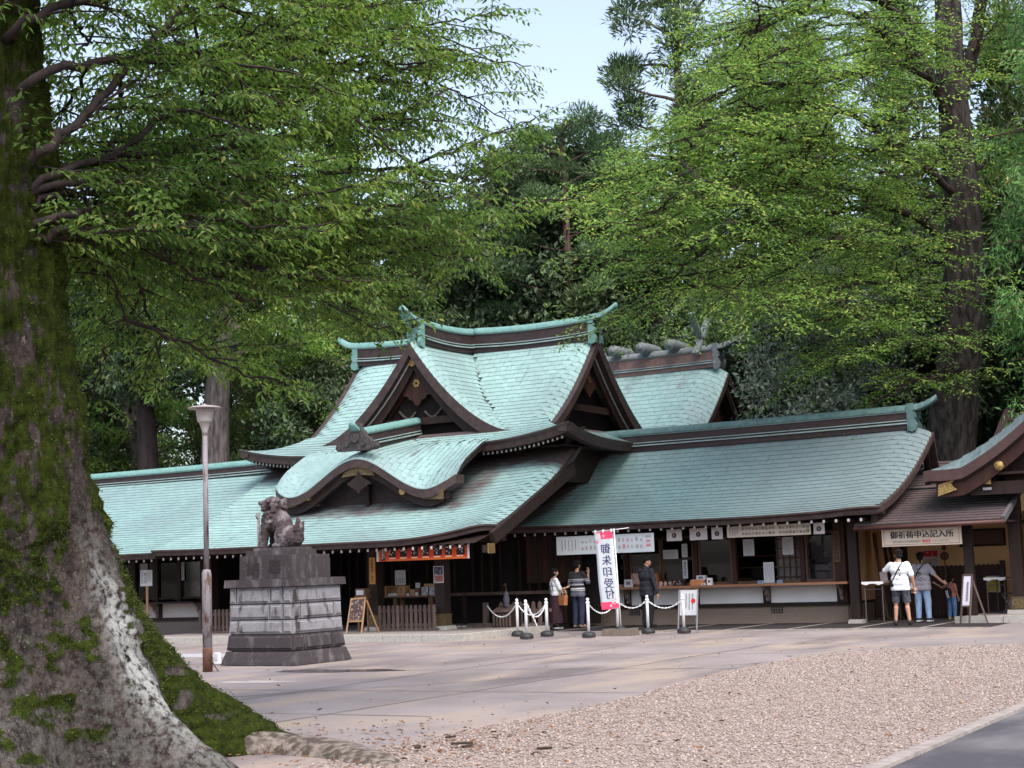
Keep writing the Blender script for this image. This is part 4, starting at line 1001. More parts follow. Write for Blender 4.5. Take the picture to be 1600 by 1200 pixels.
# ---- little house roof beyond the gate
bk = thing('rear_house', 'small rear building with pinkish grey metal roof behind the gate', 'building', (12.3, 13, 0))
part_box('wall', 10.2, 15.5, 11.6, 16, 0, 4.6, plaster_tan, bk)
m_ = MB()
for i in range(16):
    t0 = i / 16; m_.add([(9.8 + .0, 10.6 + 2.6 * t0, 4.3 + 1.45 * t0 + .02), (16, 10.6 + 2.6 * t0, 4.3 + 1.45 * t0 + .02), (16, 10.6 + 2.6 * (t0 + .0625), 4.3 + 1.45 * (t0 + .0625)), (9.8 + .0, 10.6 + 2.6 * (t0 + .0625), 4.3 + 1.45 * (t0 + .0625))], [(0, 1, 2, 3)])
m_.build('roof', mat('pink_grey_metal', (.2, .155, .17), (.24, .19, .205), 4, .5), bk)
MB().bar((9.7, 10.5, 4.28), (9.7, 13.25, 5.82), .25, .2).build('verge', mat('verge_brown', (.12, .07, .075), None, rough=.6), bk)
# ================================================================ GUARDIAN LION AND PEDESTAL
PX, PY = 1.46, -11.42
ped = thing('stone_pedestal', 'stepped granite pedestal of rough blocks with dark stained plinth and cap', 'pedestal', (PX, PY, 0))
def ped_stone(light, name):
    """rough granite with dark runs of soot washed down from the cap"""
    mt = bpy.data.materials.new(name); mt.use_nodes = True; n = mt.node_tree; L = n.links; b = n.nodes['Principled BSDF']; b.inputs['Roughness'].default_value = .92; b.inputs['Specular IOR Level'].default_value = .15
    g = n.nodes.new('ShaderNodeNewGeometry')
    def noise(s, st=(1, 1, 1), d=8):
        mp = n.nodes.new('ShaderNodeMapping'); mp.inputs['Scale'].default_value = st; L.new(g.outputs['Position'], mp.inputs[0])
        nz = n.nodes.new('ShaderNodeTexNoise'); nz.inputs['Scale'].default_value = s; nz.inputs['Detail'].default_value = d; L.new(mp.outputs[0], nz.inputs['Vector']); return nz.outputs[0]
    def mix(fac, a, c):
        mx = n.nodes.new('ShaderNodeMix'); mx.data_type = 'RGBA'; L.new(fac, mx.inputs[0])
        for k, q in ((6, a), (7, c)):
            if isinstance(q, tuple): mx.inputs[k].default_value = (*q, 1)
            else: L.new(q, mx.inputs[k])
        return mx.outputs[2]
    def rng(x, a, c):
        r = n.nodes.new('ShaderNodeMapRange'); r.inputs[1].default_value = a; r.inputs[2].default_value = c; L.new(x, r.inputs[0]); return r.outputs[0]
    c = mix(rng(noise(70, d=3), .35, .7), (.18, .175, .186), (.3, .295, .313)) if light else mix(rng(noise(30, d=6), .35, .7), (.085, .075, .078), (.19, .172, .178))
    c = mix(rng(noise(5), .5, .75), c, (.17, .15, .155) if light else (.15, .137, .142))
    c = mix(rng(noise(5.5, (1, 1, .32)), *( (.54, .68) if light else (.25, .5))), c, (.05, .042, .045))
    if not light: c = mix(rng(noise(26, (1, 1, .7)), .62, .8), c, (.17, .15, .155))
    L.new(c, b.inputs['Base Color'])
    bp = n.nodes.new('ShaderNodeBump'); bp.inputs['Strength'].default_value = .8; bp.inputs['Distance'].default_value = .012; L.new(noise(38), bp.inputs['Height']); L.new(bp.outputs[0], b.inputs['Normal'])
    return mt
st_light, st_dark = ped_stone(True, 'granite_block'), ped_stone(False, 'granite_sooty')
def half_at(w): return float(np.interp(w, [0, .27, .57, .84, 1.44], [.89, .80, .765, .75, .74]))
def face_block(face, a0, a1, w0, w1, mt, raised=.032):
    """one stone in the pedestal's face: chamfered margin and proud middle"""
    g_ = .012; mg = .03; v = []
    for w, hw in ((w0 + g_, half_at(w0)), (w1 - g_, half_at(w1))): v.append((w, hw))
    def P(a, w, out):
        hw = half_at(w); a = a * hw
        p = {'f': (PX + a, PY - hw - out), 'r': (PX + hw + out, PY + a), 'b': (PX - a, PY + hw + out), 'l': (PX - hw - out, PY - a)}[face]
        return (*p, w)
    hw = half_at((w0 + w1) / 2); ga, ma = g_ / hw, mg / hw
    ring0 = [P(a0 + ga, w0 + g_, -.06), P(a1 - ga, w0 + g_, -.06), P(a1 - ga, w1 - g_, -.06), P(a0 + ga, w1 - g_, -.06)]
    ring1 = [P(a0 + ga, w0 + g_, 0), P(a1 - ga, w0 + g_, 0), P(a1 - ga, w1 - g_, 0), P(a0 + ga, w1 - g_, 0)]
    ring2 = [P(a0 + ga + ma, w0 + g_ + mg, .003), P(a1 - ga - ma, w0 + g_ + mg, .003), P(a1 - ga - ma, w1 - g_ - mg, .003), P(a0 + ga + ma, w1 - g_ - mg, .003)]
    ring3 = [P(a0 + ga + ma * 1.5, w0 + g_ + mg * 1.5, raised), P(a1 - ga - ma * 1.5, w0 + g_ + mg * 1.5, raised), P(a1 - ga - ma * 1.5, w1 - g_ - mg * 1.5, raised), P(a0 + ga + ma * 1.5, w1 - g_ - mg * 1.5, raised)]
    rings = ring0 + ring1 + ring2 + ring3; f = []
    for k in range(3):
        for j in range(4): f.append((k * 4 + j, k * 4 + (j + 1) % 4, k * 4 + 4 + (j + 1) % 4, k * 4 + 4 + j))
    f.append((12, 13, 14, 15)); return obj('stone_block', rings, f, mt, ped)
core = MB()
for w0, w1 in ((.27, .57), (.57, .84), (.84, 1.13), (1.13, 1.44)):
    h0, h1 = half_at(w0) - .03, half_at(w1) - .03
    core.add([(PX + a * h0, PY + b_ * h0, w0) for a, b_ in ((-1, -1), (1, -1), (1, 1), (-1, 1))] + [(PX + a * h1, PY + b_ * h1, w1) for a, b_ in ((-1, -1), (1, -1), (1, 1), (-1, 1))], [(0, 3, 2, 1), (4, 5, 6, 7), (0, 1, 5, 4), (1, 2, 6, 5), (2, 3, 7, 6), (3, 0, 4, 7)])
core.build('core', mat('mortar_dark', (.07, .055, .055), (.11, .09, .09), 20, .95), ped)
FR = {(.27, .57): [-1, 1], (.57, .84): [-1, -.72, .68, 1], (.84, 1.13): [-1, .28, .7, 1], (1.13, 1.44): [-1, -.78, .32, .7, 1]}
RI = {(.27, .57): [-1, -.6, .5, 1], (.57, .84): [-1, 1], (.84, 1.13): [-1, -.68, .68, 1], (1.13, 1.44): [-1, 1]}
for (w0, w1), c in FR.items():
    for a0, a1 in zip(c[:-1], c[1:]): face_block('f', a0, a1, w0, w1, st_dark if w0 < .5 else st_light)
for (w0, w1), c in RI.items():
    for a0, a1 in zip(c[:-1], c[1:]): face_block('r', a0, a1, w0, w1, st_dark if w0 < .5 else st_light)
for (w0, w1) in FR:
    for fc in 'bl':
        for a0, a1 in ((-1, 0), (0, 1)): face_block(fc, a0, a1, w0, w1, st_light)
h0, h1 = .97, .82
for fc in 'frbl': face_block(fc, -1, 1, .0, .27, st_dark, .006)
part_box('plinth_core', PX - .73, PX + .73, PY - .73, PY + .73, -.05, .27, st_dark, ped)
part_box('cap_slab', PX - .82, PX + .82, PY - .82, PY + .82, 1.442, 1.585, st_dark, ped, .012)
blk = part_box('inscribed_block', PX - .61, PX + .61, PY - .61, PY + .6, 1.587, 2.03, st_dark, ped, .006)
for ch, x in (('奉', .24), ('納', -.28)): text('inscription', ch, .34, (PX + x, PY - .612, 1.81), XA, ZA, mat('carved_shadow', (.035, .026, .028), None, rough=.95), blk, lift=.004, fat=.005)
part_box('rear_tablet', PX + .3, PX + .6, PY + .56, PY + .62, 1.59, 1.95, st_dark, ped)
pipe = MB(); pipe.tube([(PX - .55, PY - .1, 1.9), (PX - .55, PY - .1, 2.86)], .028, 10); pipe.tube([(PX - .55, PY - .13, 2.74), (PX - .55, PY - .18, 2.8), (PX - .55, PY - .14, 2.84)], .014, 6)
tag(pipe.build('iron_pipe', mat('pipe_grey', (.3, .28, .3), (.2, .17, .17), 20, .6), None, True), 'slim grey iron pipe standing beside the stone lion', 'pipe')

def blob_mesh(name, prims, voxel, mt, parent=None, smooth_it=4, disp=None, org=(0, 0, 0)):
    """union of tapered capsules and ellipsoids remeshed into one continuous skin"""
    m_ = MB()
    for p in prims:
        if p[0] == 'c':
            _, a, b_, ra, rb = p; a, b_ = Vector(a), Vector(b_)
            n = 6; d = (b_ - a); L = max(d.length, 1e-4); u_ = d / L; pts = []; rs = []
            for i in range(5): q = math.pi / 2 * (1 - i / 4); pts.append(a - u_ * ra * math.sin(q)); rs.append(max(.001, ra * math.cos(q)))
            for i in range(1, n): pts.append(a + d * i / n); rs.append(ra + (rb - ra) * i / n)
            for i in range(5): q = math.pi / 2 * (i / 4); pts.append(b_ + u_ * rb * math.sin(q)); rs.append(max(.001, rb * math.cos(q)))
            m_.tube(pts, rs, 12)
        else:
            _, c, r = p[:3]; rot = p[3] if len(p) > 3 else None
            k = len(m_.v); m_.sphere((0, 0, 0), 1, 9)
            R_ = Matrix.Rotation(rot[0], 3, 'X') @ Matrix.Rotation(rot[1], 3, 'Y') @ Matrix.Rotation(rot[2], 3, 'Z') if rot else Matrix.Identity(3)
            for i in range(k, len(m_.v)):
                q = Vector(m_.v[i]); q = R_ @ Vector((q.x * r[0], q.y * r[1], q.z * r[2])) + Vector(c); m_.v[i] = tuple(q)
    o = m_.build(name, mt, None)
    md = o.modifiers.new('r', 'REMESH'); md.mode = 'VOXEL'; md.voxel_size = voxel
    if smooth_it: s2 = o.modifiers.new('s', 'SMOOTH'); s2.iterations = smooth_it; s2.factor = .5
    COL.objects.unlink(o); me = evaluated_mesh(o); me.name = name
    bpy.data.objects.remove(o)
    if disp:
        n_ = len(me.vertices); co = np.empty(n_ * 3, np.float32); no = np.empty(n_ * 3, np.float32); me.vertices.foreach_get('co', co); me.vertices.foreach_get('normal', no)
        co = co.reshape(-1, 3); no = no.reshape(-1, 3); dd = np.array([disp(Vector(c)) for c in co.tolist()], np.float32)
        me.vertices.foreach_set('co', (co + no * dd[:, None]).ravel())
    me.polygons.foreach_set('use_smooth', np.ones(len(me.polygons), bool))
    o = link(name, me, parent); return o
lion = thing('guardian_lion', 'weathered seated stone guardian lion dog on the pedestal, tail raised behind', 'statue', (PX - .1, PY - .02, 2.03))
# local frame: faces -x, base at z=0; about 1 m tall
part_b = MB(); part_b.box(-.52, .56, -.26, .26, 0, .085, 0, .01).build('base_slab', st_dark, None).parent = lion
part_b = MB(); part_b.box(-.4, .5, -.22, .22, .086, .13, 0, .01).build('base_slab', st_dark, None).parent = lion
rl = random.Random(4)
pr = [('e', (.03, 0, .54), (.19, .17, .27), (0, -.6, 0)), ('e', (-.15, 0, .6), (.19, .19, .2), (0, .0, 0)), ('e', (.25, 0, .31), (.17, .19, .2)),
      ('c', (-.22, .1, .5), (-.25, .11, .17), .085, .06), ('c', (-.22, -.1, .5), (-.25, -.11, .17), .085, .06),
      ('e', (-.28, .11, .15), (.1, .07, .05)), ('e', (-.28, -.11, .15), (.1, .07, .05)),
      ('e', (.2, .14, .3), (.19, .08, .18)), ('e', (.2, -.14, .3), (.19, .08, .18)), ('e', (.09, .16, .16), (.11, .065, .05)), ('e', (.09, -.16, .16), (.11, .065, .05)),
      ('e', (-.15, -.0, .86), (.17, .17, .15)), ('e', (-.3, 0, .9), (.13, .12, .055)), ('e', (-.28, 0, .775), (.11, .1, .035)),
      ('e', (-.22, .1, .92), (.05, .035, .03)), ('e', (-.22, -.1, .92), (.05, .035, .03)), ('e', (-.41, 0, .9), (.035, .055, .04)),
      ('e', (-.06, .14, .86), (.06, .03, .05)), ('e', (-.06, -.14, .86), (.06, .03, .05)),
      ('c', (.38, 0, .25), (.42, 0, .45), .09, .08), ('c', (.42, 0, .45), (.40, 0, .62), .07, .025), ('c', (.42, .06, .42), (.45, .08, .55), .05, .02), ('c', (.42, -.06, .42), (.47, -.07, .56), .05, .02), ('c', (.40, .03, .4), (.33, .03, .54), .05, .02)]
for i in range(46):
    a = rl.uniform(-2.2, 2.2); h = rl.uniform(.52, .95); rr0 = .17 + .02 * math.sin(h * 9)
    cx = -.1 + (h - .7) * -.12; pr.append(('e', (cx + rr0 * math.cos(a) * .95, rr0 * math.sin(a), h), (.045, .045, .045)))
from mathutils import noise as _mn
lion_stone = mat('lion_stone', (.06, .045, .048), (.27, .25, .26), 6, .95, .8, bscale=50, stretch=(1, 1, .6), spread=(.5, .78))
lb = blob_mesh('body', pr, .012, lion_stone, lion, 2, lambda p: _mn.noise(p * 20) * .010 + _mn.noise(p * 55) * .005)
lion.scale = (1.1, 1.3, 1.12)

# ================================================================ LAMP POST
lamp = thing('lamp_post', 'rusty grey lamp post with funnel lantern under a flat disc hat', 'lamp post', (1.5, -13.7, 0))
rust = mat('rusty_paint', (.22, .2, .215), (.1, .055, .04), 7, .7, .3, stretch=(2, 2, .5), spread=(.5, .62))
rust2 = mat('rust_brown', (.16, .075, .05), (.1, .05, .035), 9, .85, .3)
MB().lathe([(.085, 0), (.085, 1.72), (.07, 1.78), (.05, 1.80)], (1.5, -13.7, 0), 16).build('lower_tube', rust, lamp, True)
MB().lathe([(.088, .0), (.088, .4), (.0855, .42)], (1.5, -13.7, 0), 16).build('rusty_foot', rust2, lamp, True)
MB().lathe([(.048, 1.80), (.045, 4.2)], (1.5, -13.7, 0), 12).build('upper_tube', rust, lamp, True)
lh = MB().lathe([(.05, 4.2), (.055, 4.28), (.10, 4.42), (.13, 4.44), (.135, 4.46), (.16, 4.66), (.165, 4.70)], (1.5, -13.7, 0), 20).build('lantern', mat('lamp_glass', (.4, .36, .35), (.34, .3, .3), 6, .5), lamp, True)
MB().lathe([(.3, 4.675), (.305, 4.69), (.25, 4.71), (.1, 4.735), (.03, 4.74), (.03, 4.76), (.001, 4.77)], (1.5, -13.7, 0), 28).build('hat', mat('lamp_hat', (.33, .29, .28), (.26, .22, .21), 8, .6), lamp, True)
jb = thing('junction_box', 'small white electrical junction box clamped to the lamp post foot', 'box', (1.68, -13.6, .1))
part_box('case', 1.61, 1.71, -13.66, -13.58, .14, .33, white_paint, jb, .006); part_box('lid', 1.62, 1.70, -13.672, -13.662, .2, .31, paper, jb)
MB().tube([(1.58, -13.68, .3), (1.6, -13.74, .22), (1.66, -13.7, .1), (1.68, -13.62, .0)], .01, 6).build('cable', black_rubber, jb)

# ================================================================ CHAIN BARRIER
def make_bollard():
    t = thing('chain_bollard', '', 'bollard', (0, 0, 0), 'white chain posts before the shrine')
    MB().lathe([(.155, 0), (.16, .03), (.15, .08), (.11, .115), (.05, .125), (.001, .125)], (0, 0, 0), 20).build('rubber_base', black_rubber, None, True).parent = t
    MB().lathe([(.034, .12), (.034, .8), (.03, .81)], (0, 0, 0), 14).build('post', white_paint, None, True).parent = t
    m_ = MB(); m_.sphere((0, 0, .845), .036, 7); m_.build('ball_top', white_paint, None, True).parent = t
    m_ = MB(); m_.lathe([(.045, .755), (.045, .785)], (0, 0, 0), 12); m_.build('hook_collar', white_paint, None, True).parent = t
    return t
BOL = [(1.41, -2.58, 'white chain post nearest the wooden offering hurdle'), (2.33, -3.77, 'white chain post standing forward alone beside a loose chain end'), (2.28, -2.71, 'white chain post where two chains from the left meet'),
       (3.76, -3.44, 'white chain post left of the pink and white banner'), (3.88, -2.2, 'white chain post right behind the pink and white banner'), (4.55, -1.98, 'white chain post in front of the man in black'), (5.39, -1.84, 'white chain post before the white notice easel')]
b0 = make_bollard(); bl = []
for i, (x, y, lab) in enumerate(BOL):
    o = b0 if i == 0 else copy_tree(b0); o.location = (x, y, 0.02); o['label'] = lab; bl.append((x, y))
def chain(p0, p1, sag, label):
    p0, p1 = Vector(p0), Vector(p1); n = max(12, int((p1 - p0).length / .042)); pts = [p0.lerp(p1, i / n) - Vector((0, 0, sag * 4 * (i / n) * (1 - i / n))) for i in range(n + 1)]
    m_ = MB()
    for i in range(n):
        a, b_ = pts[i], pts[i + 1]; d = (b_ - a).normalized(); s_ = d.cross(ZA).normalized(); w = s_ if i % 2 else s_.cross(d).normalized(); c = (a + b_) / 2
        ring = [c + d * (.03 * math.cos(q)) + w * (.014 * math.sin(q)) for q in np.linspace(0, 2 * math.pi, 9)]
        m_.tube(ring, .0065, 4, cap=False)
    o = stuff(m_.build('plastic_chain', white_paint, None, True)); tag(o, label, 'chain', 'white plastic chains')
    del o['kind']; return o
H_ = .79
chain((-.66, -.55, .72), (1.41, -2.58, H_), .32, 'white chain from the wooden hurdle post to the first bollard')
chain((1.41, -2.58, H_), (2.28, -2.71, H_), .28, 'white chain slung behind between two close bollards')
chain((2.33, -3.77, H_), (2.28, -2.71, H_), .30, 'white chain from the forward bollard back to its neighbour')
chain((3.76, -3.44, H_), (3.88, -2.2, H_), .26, 'white chain passing behind the pink banner foot')
chain((3.88, -2.2, H_), (4.55, -1.98, H_), .18, 'white chain between banner and the man in black')
chain((4.55, -1.98, H_), (5.39, -1.84, H_), .2, 'white chain in front of the white notice easel')
chain((2.37, -3.74, H_ - .02), (2.52, -3.6, .28), .0, 'short loose chain end hanging from the forward bollard')

# ================================================================ BANNER (seen from its back, so its writing is mirrored)
nob = thing('nobori_banner', 'tall white banner with pink ends and mirrored brush writing on a pole', 'banner', (4.05, -2.55, 0))
part_box('base_block', 3.74, 4.52, -2.78, -2.38, 0.0, .16, mat('base_olive', (.11, .09, .07), (.15, .12, .1), 8, .8), nob, .02)
MB().lathe([(.12, .16), (.1, .2), (.03, .22)], (4.1, -2.5, 0), 14).build('base_boss', black_rubber, nob)
MB().tube([(4.11, -2.5, .2), (4.035, -2.5, 2.46)], [.016, .012], 10).build('pole', white_paint, nob, True)
MB().tube([(3.5, -2.56, 2.40), (4.03, -2.5, 2.43), (4.4, -2.46, 2.46)], .008, 8).build('cross_bar', white_paint, nob, True)
def cloth_pt(a, b_):
    """a 0..1 across from outer edge to pole, b 0..1 from top to bottom"""
    x = (3.53 + .12 * b_) + (.47 - .02 * b_) * a; z = 2.385 + .02 * a - 1.79 * b_; y = -2.54 + .02 * a + .02 * math.sin(b_ * 7 + a * 2) * (1 - a)
    return Vector((x, y, z))
def cloth_patch(name, a0, a1, b0_, b1, mt, off=0.0, na=6, nb=30, fn=None):
    v = []; f = []
    for j in range(nb + 1):
        for i in range(na + 1):
            v.append(cloth_pt(a0 + (a1 - a0) * i / na, b0_ + (b1 - b0_) * j / nb) + Vector((0, -off, 0)))
    f = [(j * (na + 1) + i, j * (na + 1) + i + 1, (j + 1) * (na + 1) + i + 1, (j + 1) * (na + 1) + i) for j in range(nb) for i in range(na)]
    return obj(name, v, f, mt, nob, True)
cl = cloth_patch('cloth', 0, 1, 0, 1, paper_blue); so = cl.modifiers.new('s', 'SOLIDIFY'); so.thickness = .003; so.offset = 0
cloth_patch('pink_band', 0.3, 1, 0.0, .095, ink_pink, .004); cloth_patch('pink_band', 0, .62, .905, 1, ink_pink, .004); cloth_patch('pink_band', .62, 1, .93, .985, ink_pink, .004)
cloth_patch('pink_band', 0, .3, .0, .02, ink_rose, .004)
for ch, b_ in zip('御朱印受付', (.22, .37, .52, .665, .80)):
    v, f = text_geo(ch, .25); a = np.array(v); vv = []
    ff = []
    for k, dx in enumerate((-.005, 0, .005)):
        bb = len(vv); vv += [cloth_pt(.55 - (x + dx) / .47, b_ - y / 1.79) + Vector((0, -.004 - .0006 * k, 0)) for x, y in a]; ff += [[bb + i for i in q] for q in f]
    obj('brush_character', vv, ff, ink_purple, nob)
def cloth_disc(a, b_, r, mt, off=.005, k=12, hole=0):
    obj('flower_print', [cloth_pt(a + r / .47 * math.cos(q), b_ + r / 1.79 * math.sin(q)) + Vector((0, -off, 0)) for q in np.linspace(0, 6.283, k, endpoint=False)], [list(range(k))], mt, nob)
for a, b_, r, mt in ((.18, .07, .075, paper), (.5, .055, .035, ink_rose), (.12, .13, .03, ink_pink), (.12, .13, .012, paper), (.3, .14, .014, ink_rose), (.78, .93, .04, ink_pink), (.78, .93, .017, paper), (.55, .955, .03, paper), (.86, .87, .018, ink_rose), (.68, .895, .014, ink_rose), (.75, .1, .012, ink_rose)): cloth_disc(a, b_, r, mt, .005 if r > .02 else .0065)
m_ = MB()
for a in (.08, .5, .95): c = cloth_pt(a, 0); m_.box(c.x - .015, c.x + .015, c.y - .02, c.y + .02, c.z - .02, c.z + .05)
m_.build('loop', white_paint, nob)

# ================================================================ SIGNS AND BOARDS
def lines(x0, x1, y0, y1, n, vertical=False, seed=0, w=.5, dash=5):
    """rows or columns of tiny unreadable print"""
    r = random.Random(seed); out = []
    for i in range(n):
        if vertical:
            c = x0 + (x1 - x0) * (i + .5) / n; h = (x1 - x0) / n * w; y = y1; end = y0 + (y1 - y0) * r.uniform(0, .25)
            while y > end: l = (y1 - y0) / dash / 2 * r.uniform(.6, 1.2); out.append((c - h / 2, c + h / 2, max(y - l, end), y)); y -= l * 1.35
        else:
            c = y1 - (y1 - y0) * (i + .5) / n; h = (y1 - y0) / n * w; x = x0; end = x1 - (x1 - x0) * r.uniform(0, .25)
            while x < end: l = (x1 - x0) / dash / 2 * r.uniform(.6, 1.2); out.append((x, min(x + l, end), c - h / 2, c + h / 2)); x += l * 1.3
    return out
# left notice on a stake
sg = thing('stake_sign', 'white notice board on a wooden stake before the left wing', 'sign', (-10.54, -2.4, 0))
part_box('stake', -10.57, -10.51, -2.42, -2.38, -.05, 1.6, wood_tan, sg); part_box('board', -10.75, -10.32, -2.45, -2.425, 1.48, 1.92, paper, sg)
text('lettering', '授与所', .12, (-10.56, -2.451, 1.7), XA, ZA, ink, sg, True, hfit=.3); marks('small_print', lines(-10.5, -10.34, 1.53, 1.88, 3, True, 2, .4), (0, -2.451, 0), XA, ZA, ink_grey, sg)
marks('small_print', lines(-10.73, -10.64, 1.53, 1.88, 1, True, 3, .4), (0, -2.451, 0), XA, ZA, ink_grey, sg)
# red amulet banner under the hall eave
rb = thing('red_banner', 'long red banner with seven pictures hung under the hall eave', 'banner', (-1, -2.9, 1.9))
part_box('cloth', -2.34, .27, -2.905, -2.895, 1.9, 2.24, mat('banner_red', (.42, .02, .01), (.5, .06, .012), 2, .7), rb)
part_box('hem', -2.4, -2.342, -2.908, -2.892, 1.9, 2.24, paper, rb); part_box('hem', .272, .32, -2.908, -2.892, 1.9, 2.26, paper, rb)
o_ = (0, -2.906, 0)
marks('orange_strip', [(-2.1, .26, 1.9, 1.945)], o_, XA, ZA, ink_orange, rb, .001)
marks('black_patch', [(-2.26, -2.14, 1.92, 2.2)] + [(-2.02 + i * .33, -1.82 + i * .33 + (.04 if i in (4, 6) else 0), 2.0, 2.22) for i in range(7)], o_, XA, ZA, ink, rb, .001)
r = random.Random(8); mm = []; m2 = []
for i in range(7):
    x = -2.02 + i * .33
    for k in range(7): a, b_ = x + r.uniform(.0, .17), 2.02 + r.uniform(0, .16); mm.append((a, a + r.uniform(.01, .04), b_, b_ + r.uniform(.01, .045)))
    m2.append((x, x + .19, 1.955, 1.98))
marks('picture_print', mm, o_, XA, ZA, mat('print_pale', (.5, .42, .36), None), rb, .003); marks('caption', m2, o_, XA, ZA, mat('print_cream', (.65, .5, .38), None), rb, .003)
marks('side_print', lines(-2.25, -2.15, 1.93, 2.2, 2, True, 4, .5), o_, XA, ZA, paper, rb, .003)
# vertical gilt sign on the hall post, posters
gs = thing('post_sign', 'vertical gold wooden sign fixed to the hall post', 'sign', (-3.27, -1.86, 1.34)); part_box('plank', -3.36, -3.18, -1.885, -1.86, 1.34, 2.02, mat('gold_wood', (.42, .2, .05), (.5, .26, .07), 5, .6), gs)
text('lettering', '厄除開運　受付', .1, (-3.27, -1.886, 1.68), XA, ZA, ink, gs, True, hfit=.58)
def poster(name, label, x0, x1, y, z0, z1, bands, seed, cat='poster'):
    t = thing(name, label, cat, ((x0 + x1) / 2, y, z0)); part_box('sheet', x0, x1, y - .006, y, z0, z1, paper, t); r = random.Random(seed)
    for k, (a, b_, mt) in enumerate(bands): marks('print_area', [(x0 + .02, x1 - .02, z0 + (z1 - z0) * a, z0 + (z1 - z0) * b_)], (0, y - .006, 0), XA, ZA, mt, t, .001)
    mm = []
    for k in range(16): a, b_ = x0 + r.uniform(.03, x1 - x0 - .08), z0 + r.uniform(.04, z1 - z0 - .06); mm.append((a, a + r.uniform(.015, .05), b_, b_ + r.uniform(.01, .03)))
    marks('print_detail', mm, (0, y - .006, 0), XA, ZA, ink_faint, t, .002); return t
poster('poster', 'two part picture poster on the right hall post', -1.4, -1.1, -1.86, 1.32, 1.74, ((.48, .96, mat('print_navy', (.05, .05, .09), None)), (.07, .45, mat('print_rose_brown', (.28, .1, .09), None))), 1)
poster('notice', 'pale notice sheet standing on the hall shelf', -3.13, -2.8, -1.05, 1.29, 1.67, ((.1, .45, ink_faint),), 2, 'notice')
# shelf table with boxes
sh = thing('shelf_table', 'narrow dark shelf table between the hall posts', 'table', (-2.7, -1.0, .15))
part_box('top', -3.46, -1.85, -1.2, -.7, .96, 1.0, wood_brown, sh)
for x in (-3.1, -2.0):
    for y in (-1.1, -.8): part_box('leg', x - .05, x + .05, y - .04, y + .04, .15, .96, wood_brown, sh)
gb = thing('lottery_box', 'tan wooden box with glazed front holding white slips on the shelf', 'box', (-3.1, -1.05, 1.0))
part_box('case', -3.0, -2.78, -1.15, -.9, 1.001, 1.27, wood_tan, gb); m_ = MB(); m_.box(-3.38, -3.0, -.93, -.9, 1.001, 1.27); m_.box(-3.4, -3.37, -1.15, -.9, 1.001, 1.27); m_.box(-3.37, -3.0, -1.15, -.93, 1.25, 1.27); m_.build('frame', wood_tan, gb)
MB().box(-3.35, -3.03, -1.12, -.95, 1.002, 1.08, 0, .03).build('slips', paper, gb); text('lettering', '御守', .07, (-2.9, -1.151, 1.14), XA, ZA, ink, gb, True)
sb = thing('slip_box', 'small open wooden box with paper slips in the middle of the shelf', 'box', (-2.55, -1.05, 1.0)); part_box('case', -2.66, -2.5, -1.1, -.92, 1.001, 1.17, wood_tan, sb); part_box('slips', -2.74, -2.665, -1.12, -.98, 1.001, 1.07, paper, sb)
sb = thing('slip_box', 'brown box with two white bags beside the leaflet stand', 'box', (-2.4, -1.05, 1.0)); part_box('case', -2.48, -2.36, -1.1, -.92, 1.001, 1.2, wood_brown, sb); part_box('slips', -2.45, -2.39, -1.14, -1.101, 1.001, 1.09, paper, sb)
lf = thing('leaflet_stand', 'wooden stand with two patterned leaflets at the shelf end', 'stand', (-2.1, -1.05, 1.0)); part_box('back', -2.3, -1.9, -.95, -.92, 1.001, 1.3, wood_tan, lf)
for x in (-2.34, -2.1): part_box('leaflet', x, x + .2, -1.02, -1.0, 1.001, 1.22, mat('leaflet_print', (.5, .5, .53), (.15, .16, .18), 26, .8, spread=(.45, .55)), lf)
cd = thing('price_card', 'little pale card propped in the middle of the shelf', 'card', (-2.52, -.95, 1.2)); part_box('card', -2.6, -2.46, -.9, -.89, 1.2, 1.33, paper, cd)
part_box('stem', -2.54, -2.52, -.9, -.88, 1.0, 1.2, wood_brown, cd)
# picket fence before the shelf
pf = thing('picket_fence', 'low grey picket fence between the hall posts', 'fence', (-2.1, -2.05, .15))
for i in range(13):
    x = -2.93 + i * .137; MB().prism([(-.038, .2), (.038, .2), (.038, .76), (.02, .79), (-.02, .79), (-.038, .76)], (x, -2.08, 0), XA, ZA, (0, .035, 0)).build('picket', wood_grey, pf)
part_box('rail', -2.96, -1.25, -2.044, -2.01, .62, .69, wood_grey, pf); part_box('rail', -2.96, -1.25, -2.044, -2.01, .27, .33, wood_grey, pf); part_box('foot_beam', -3.0, -1.2, -2.1, -1.98, .15, .2, wood_grey, pf)
lf2 = copy_tree(pf); lf2.location.x -= 4.2; lf2['label'] = 'low grey picket fence half hidden by the lion pedestal'; lf2.name = 'picket_fence'
lf3 = copy_tree(pf); lf3.location.x -= 6.0; lf3['label'] = 'low grey picket fence beside the lamp post'
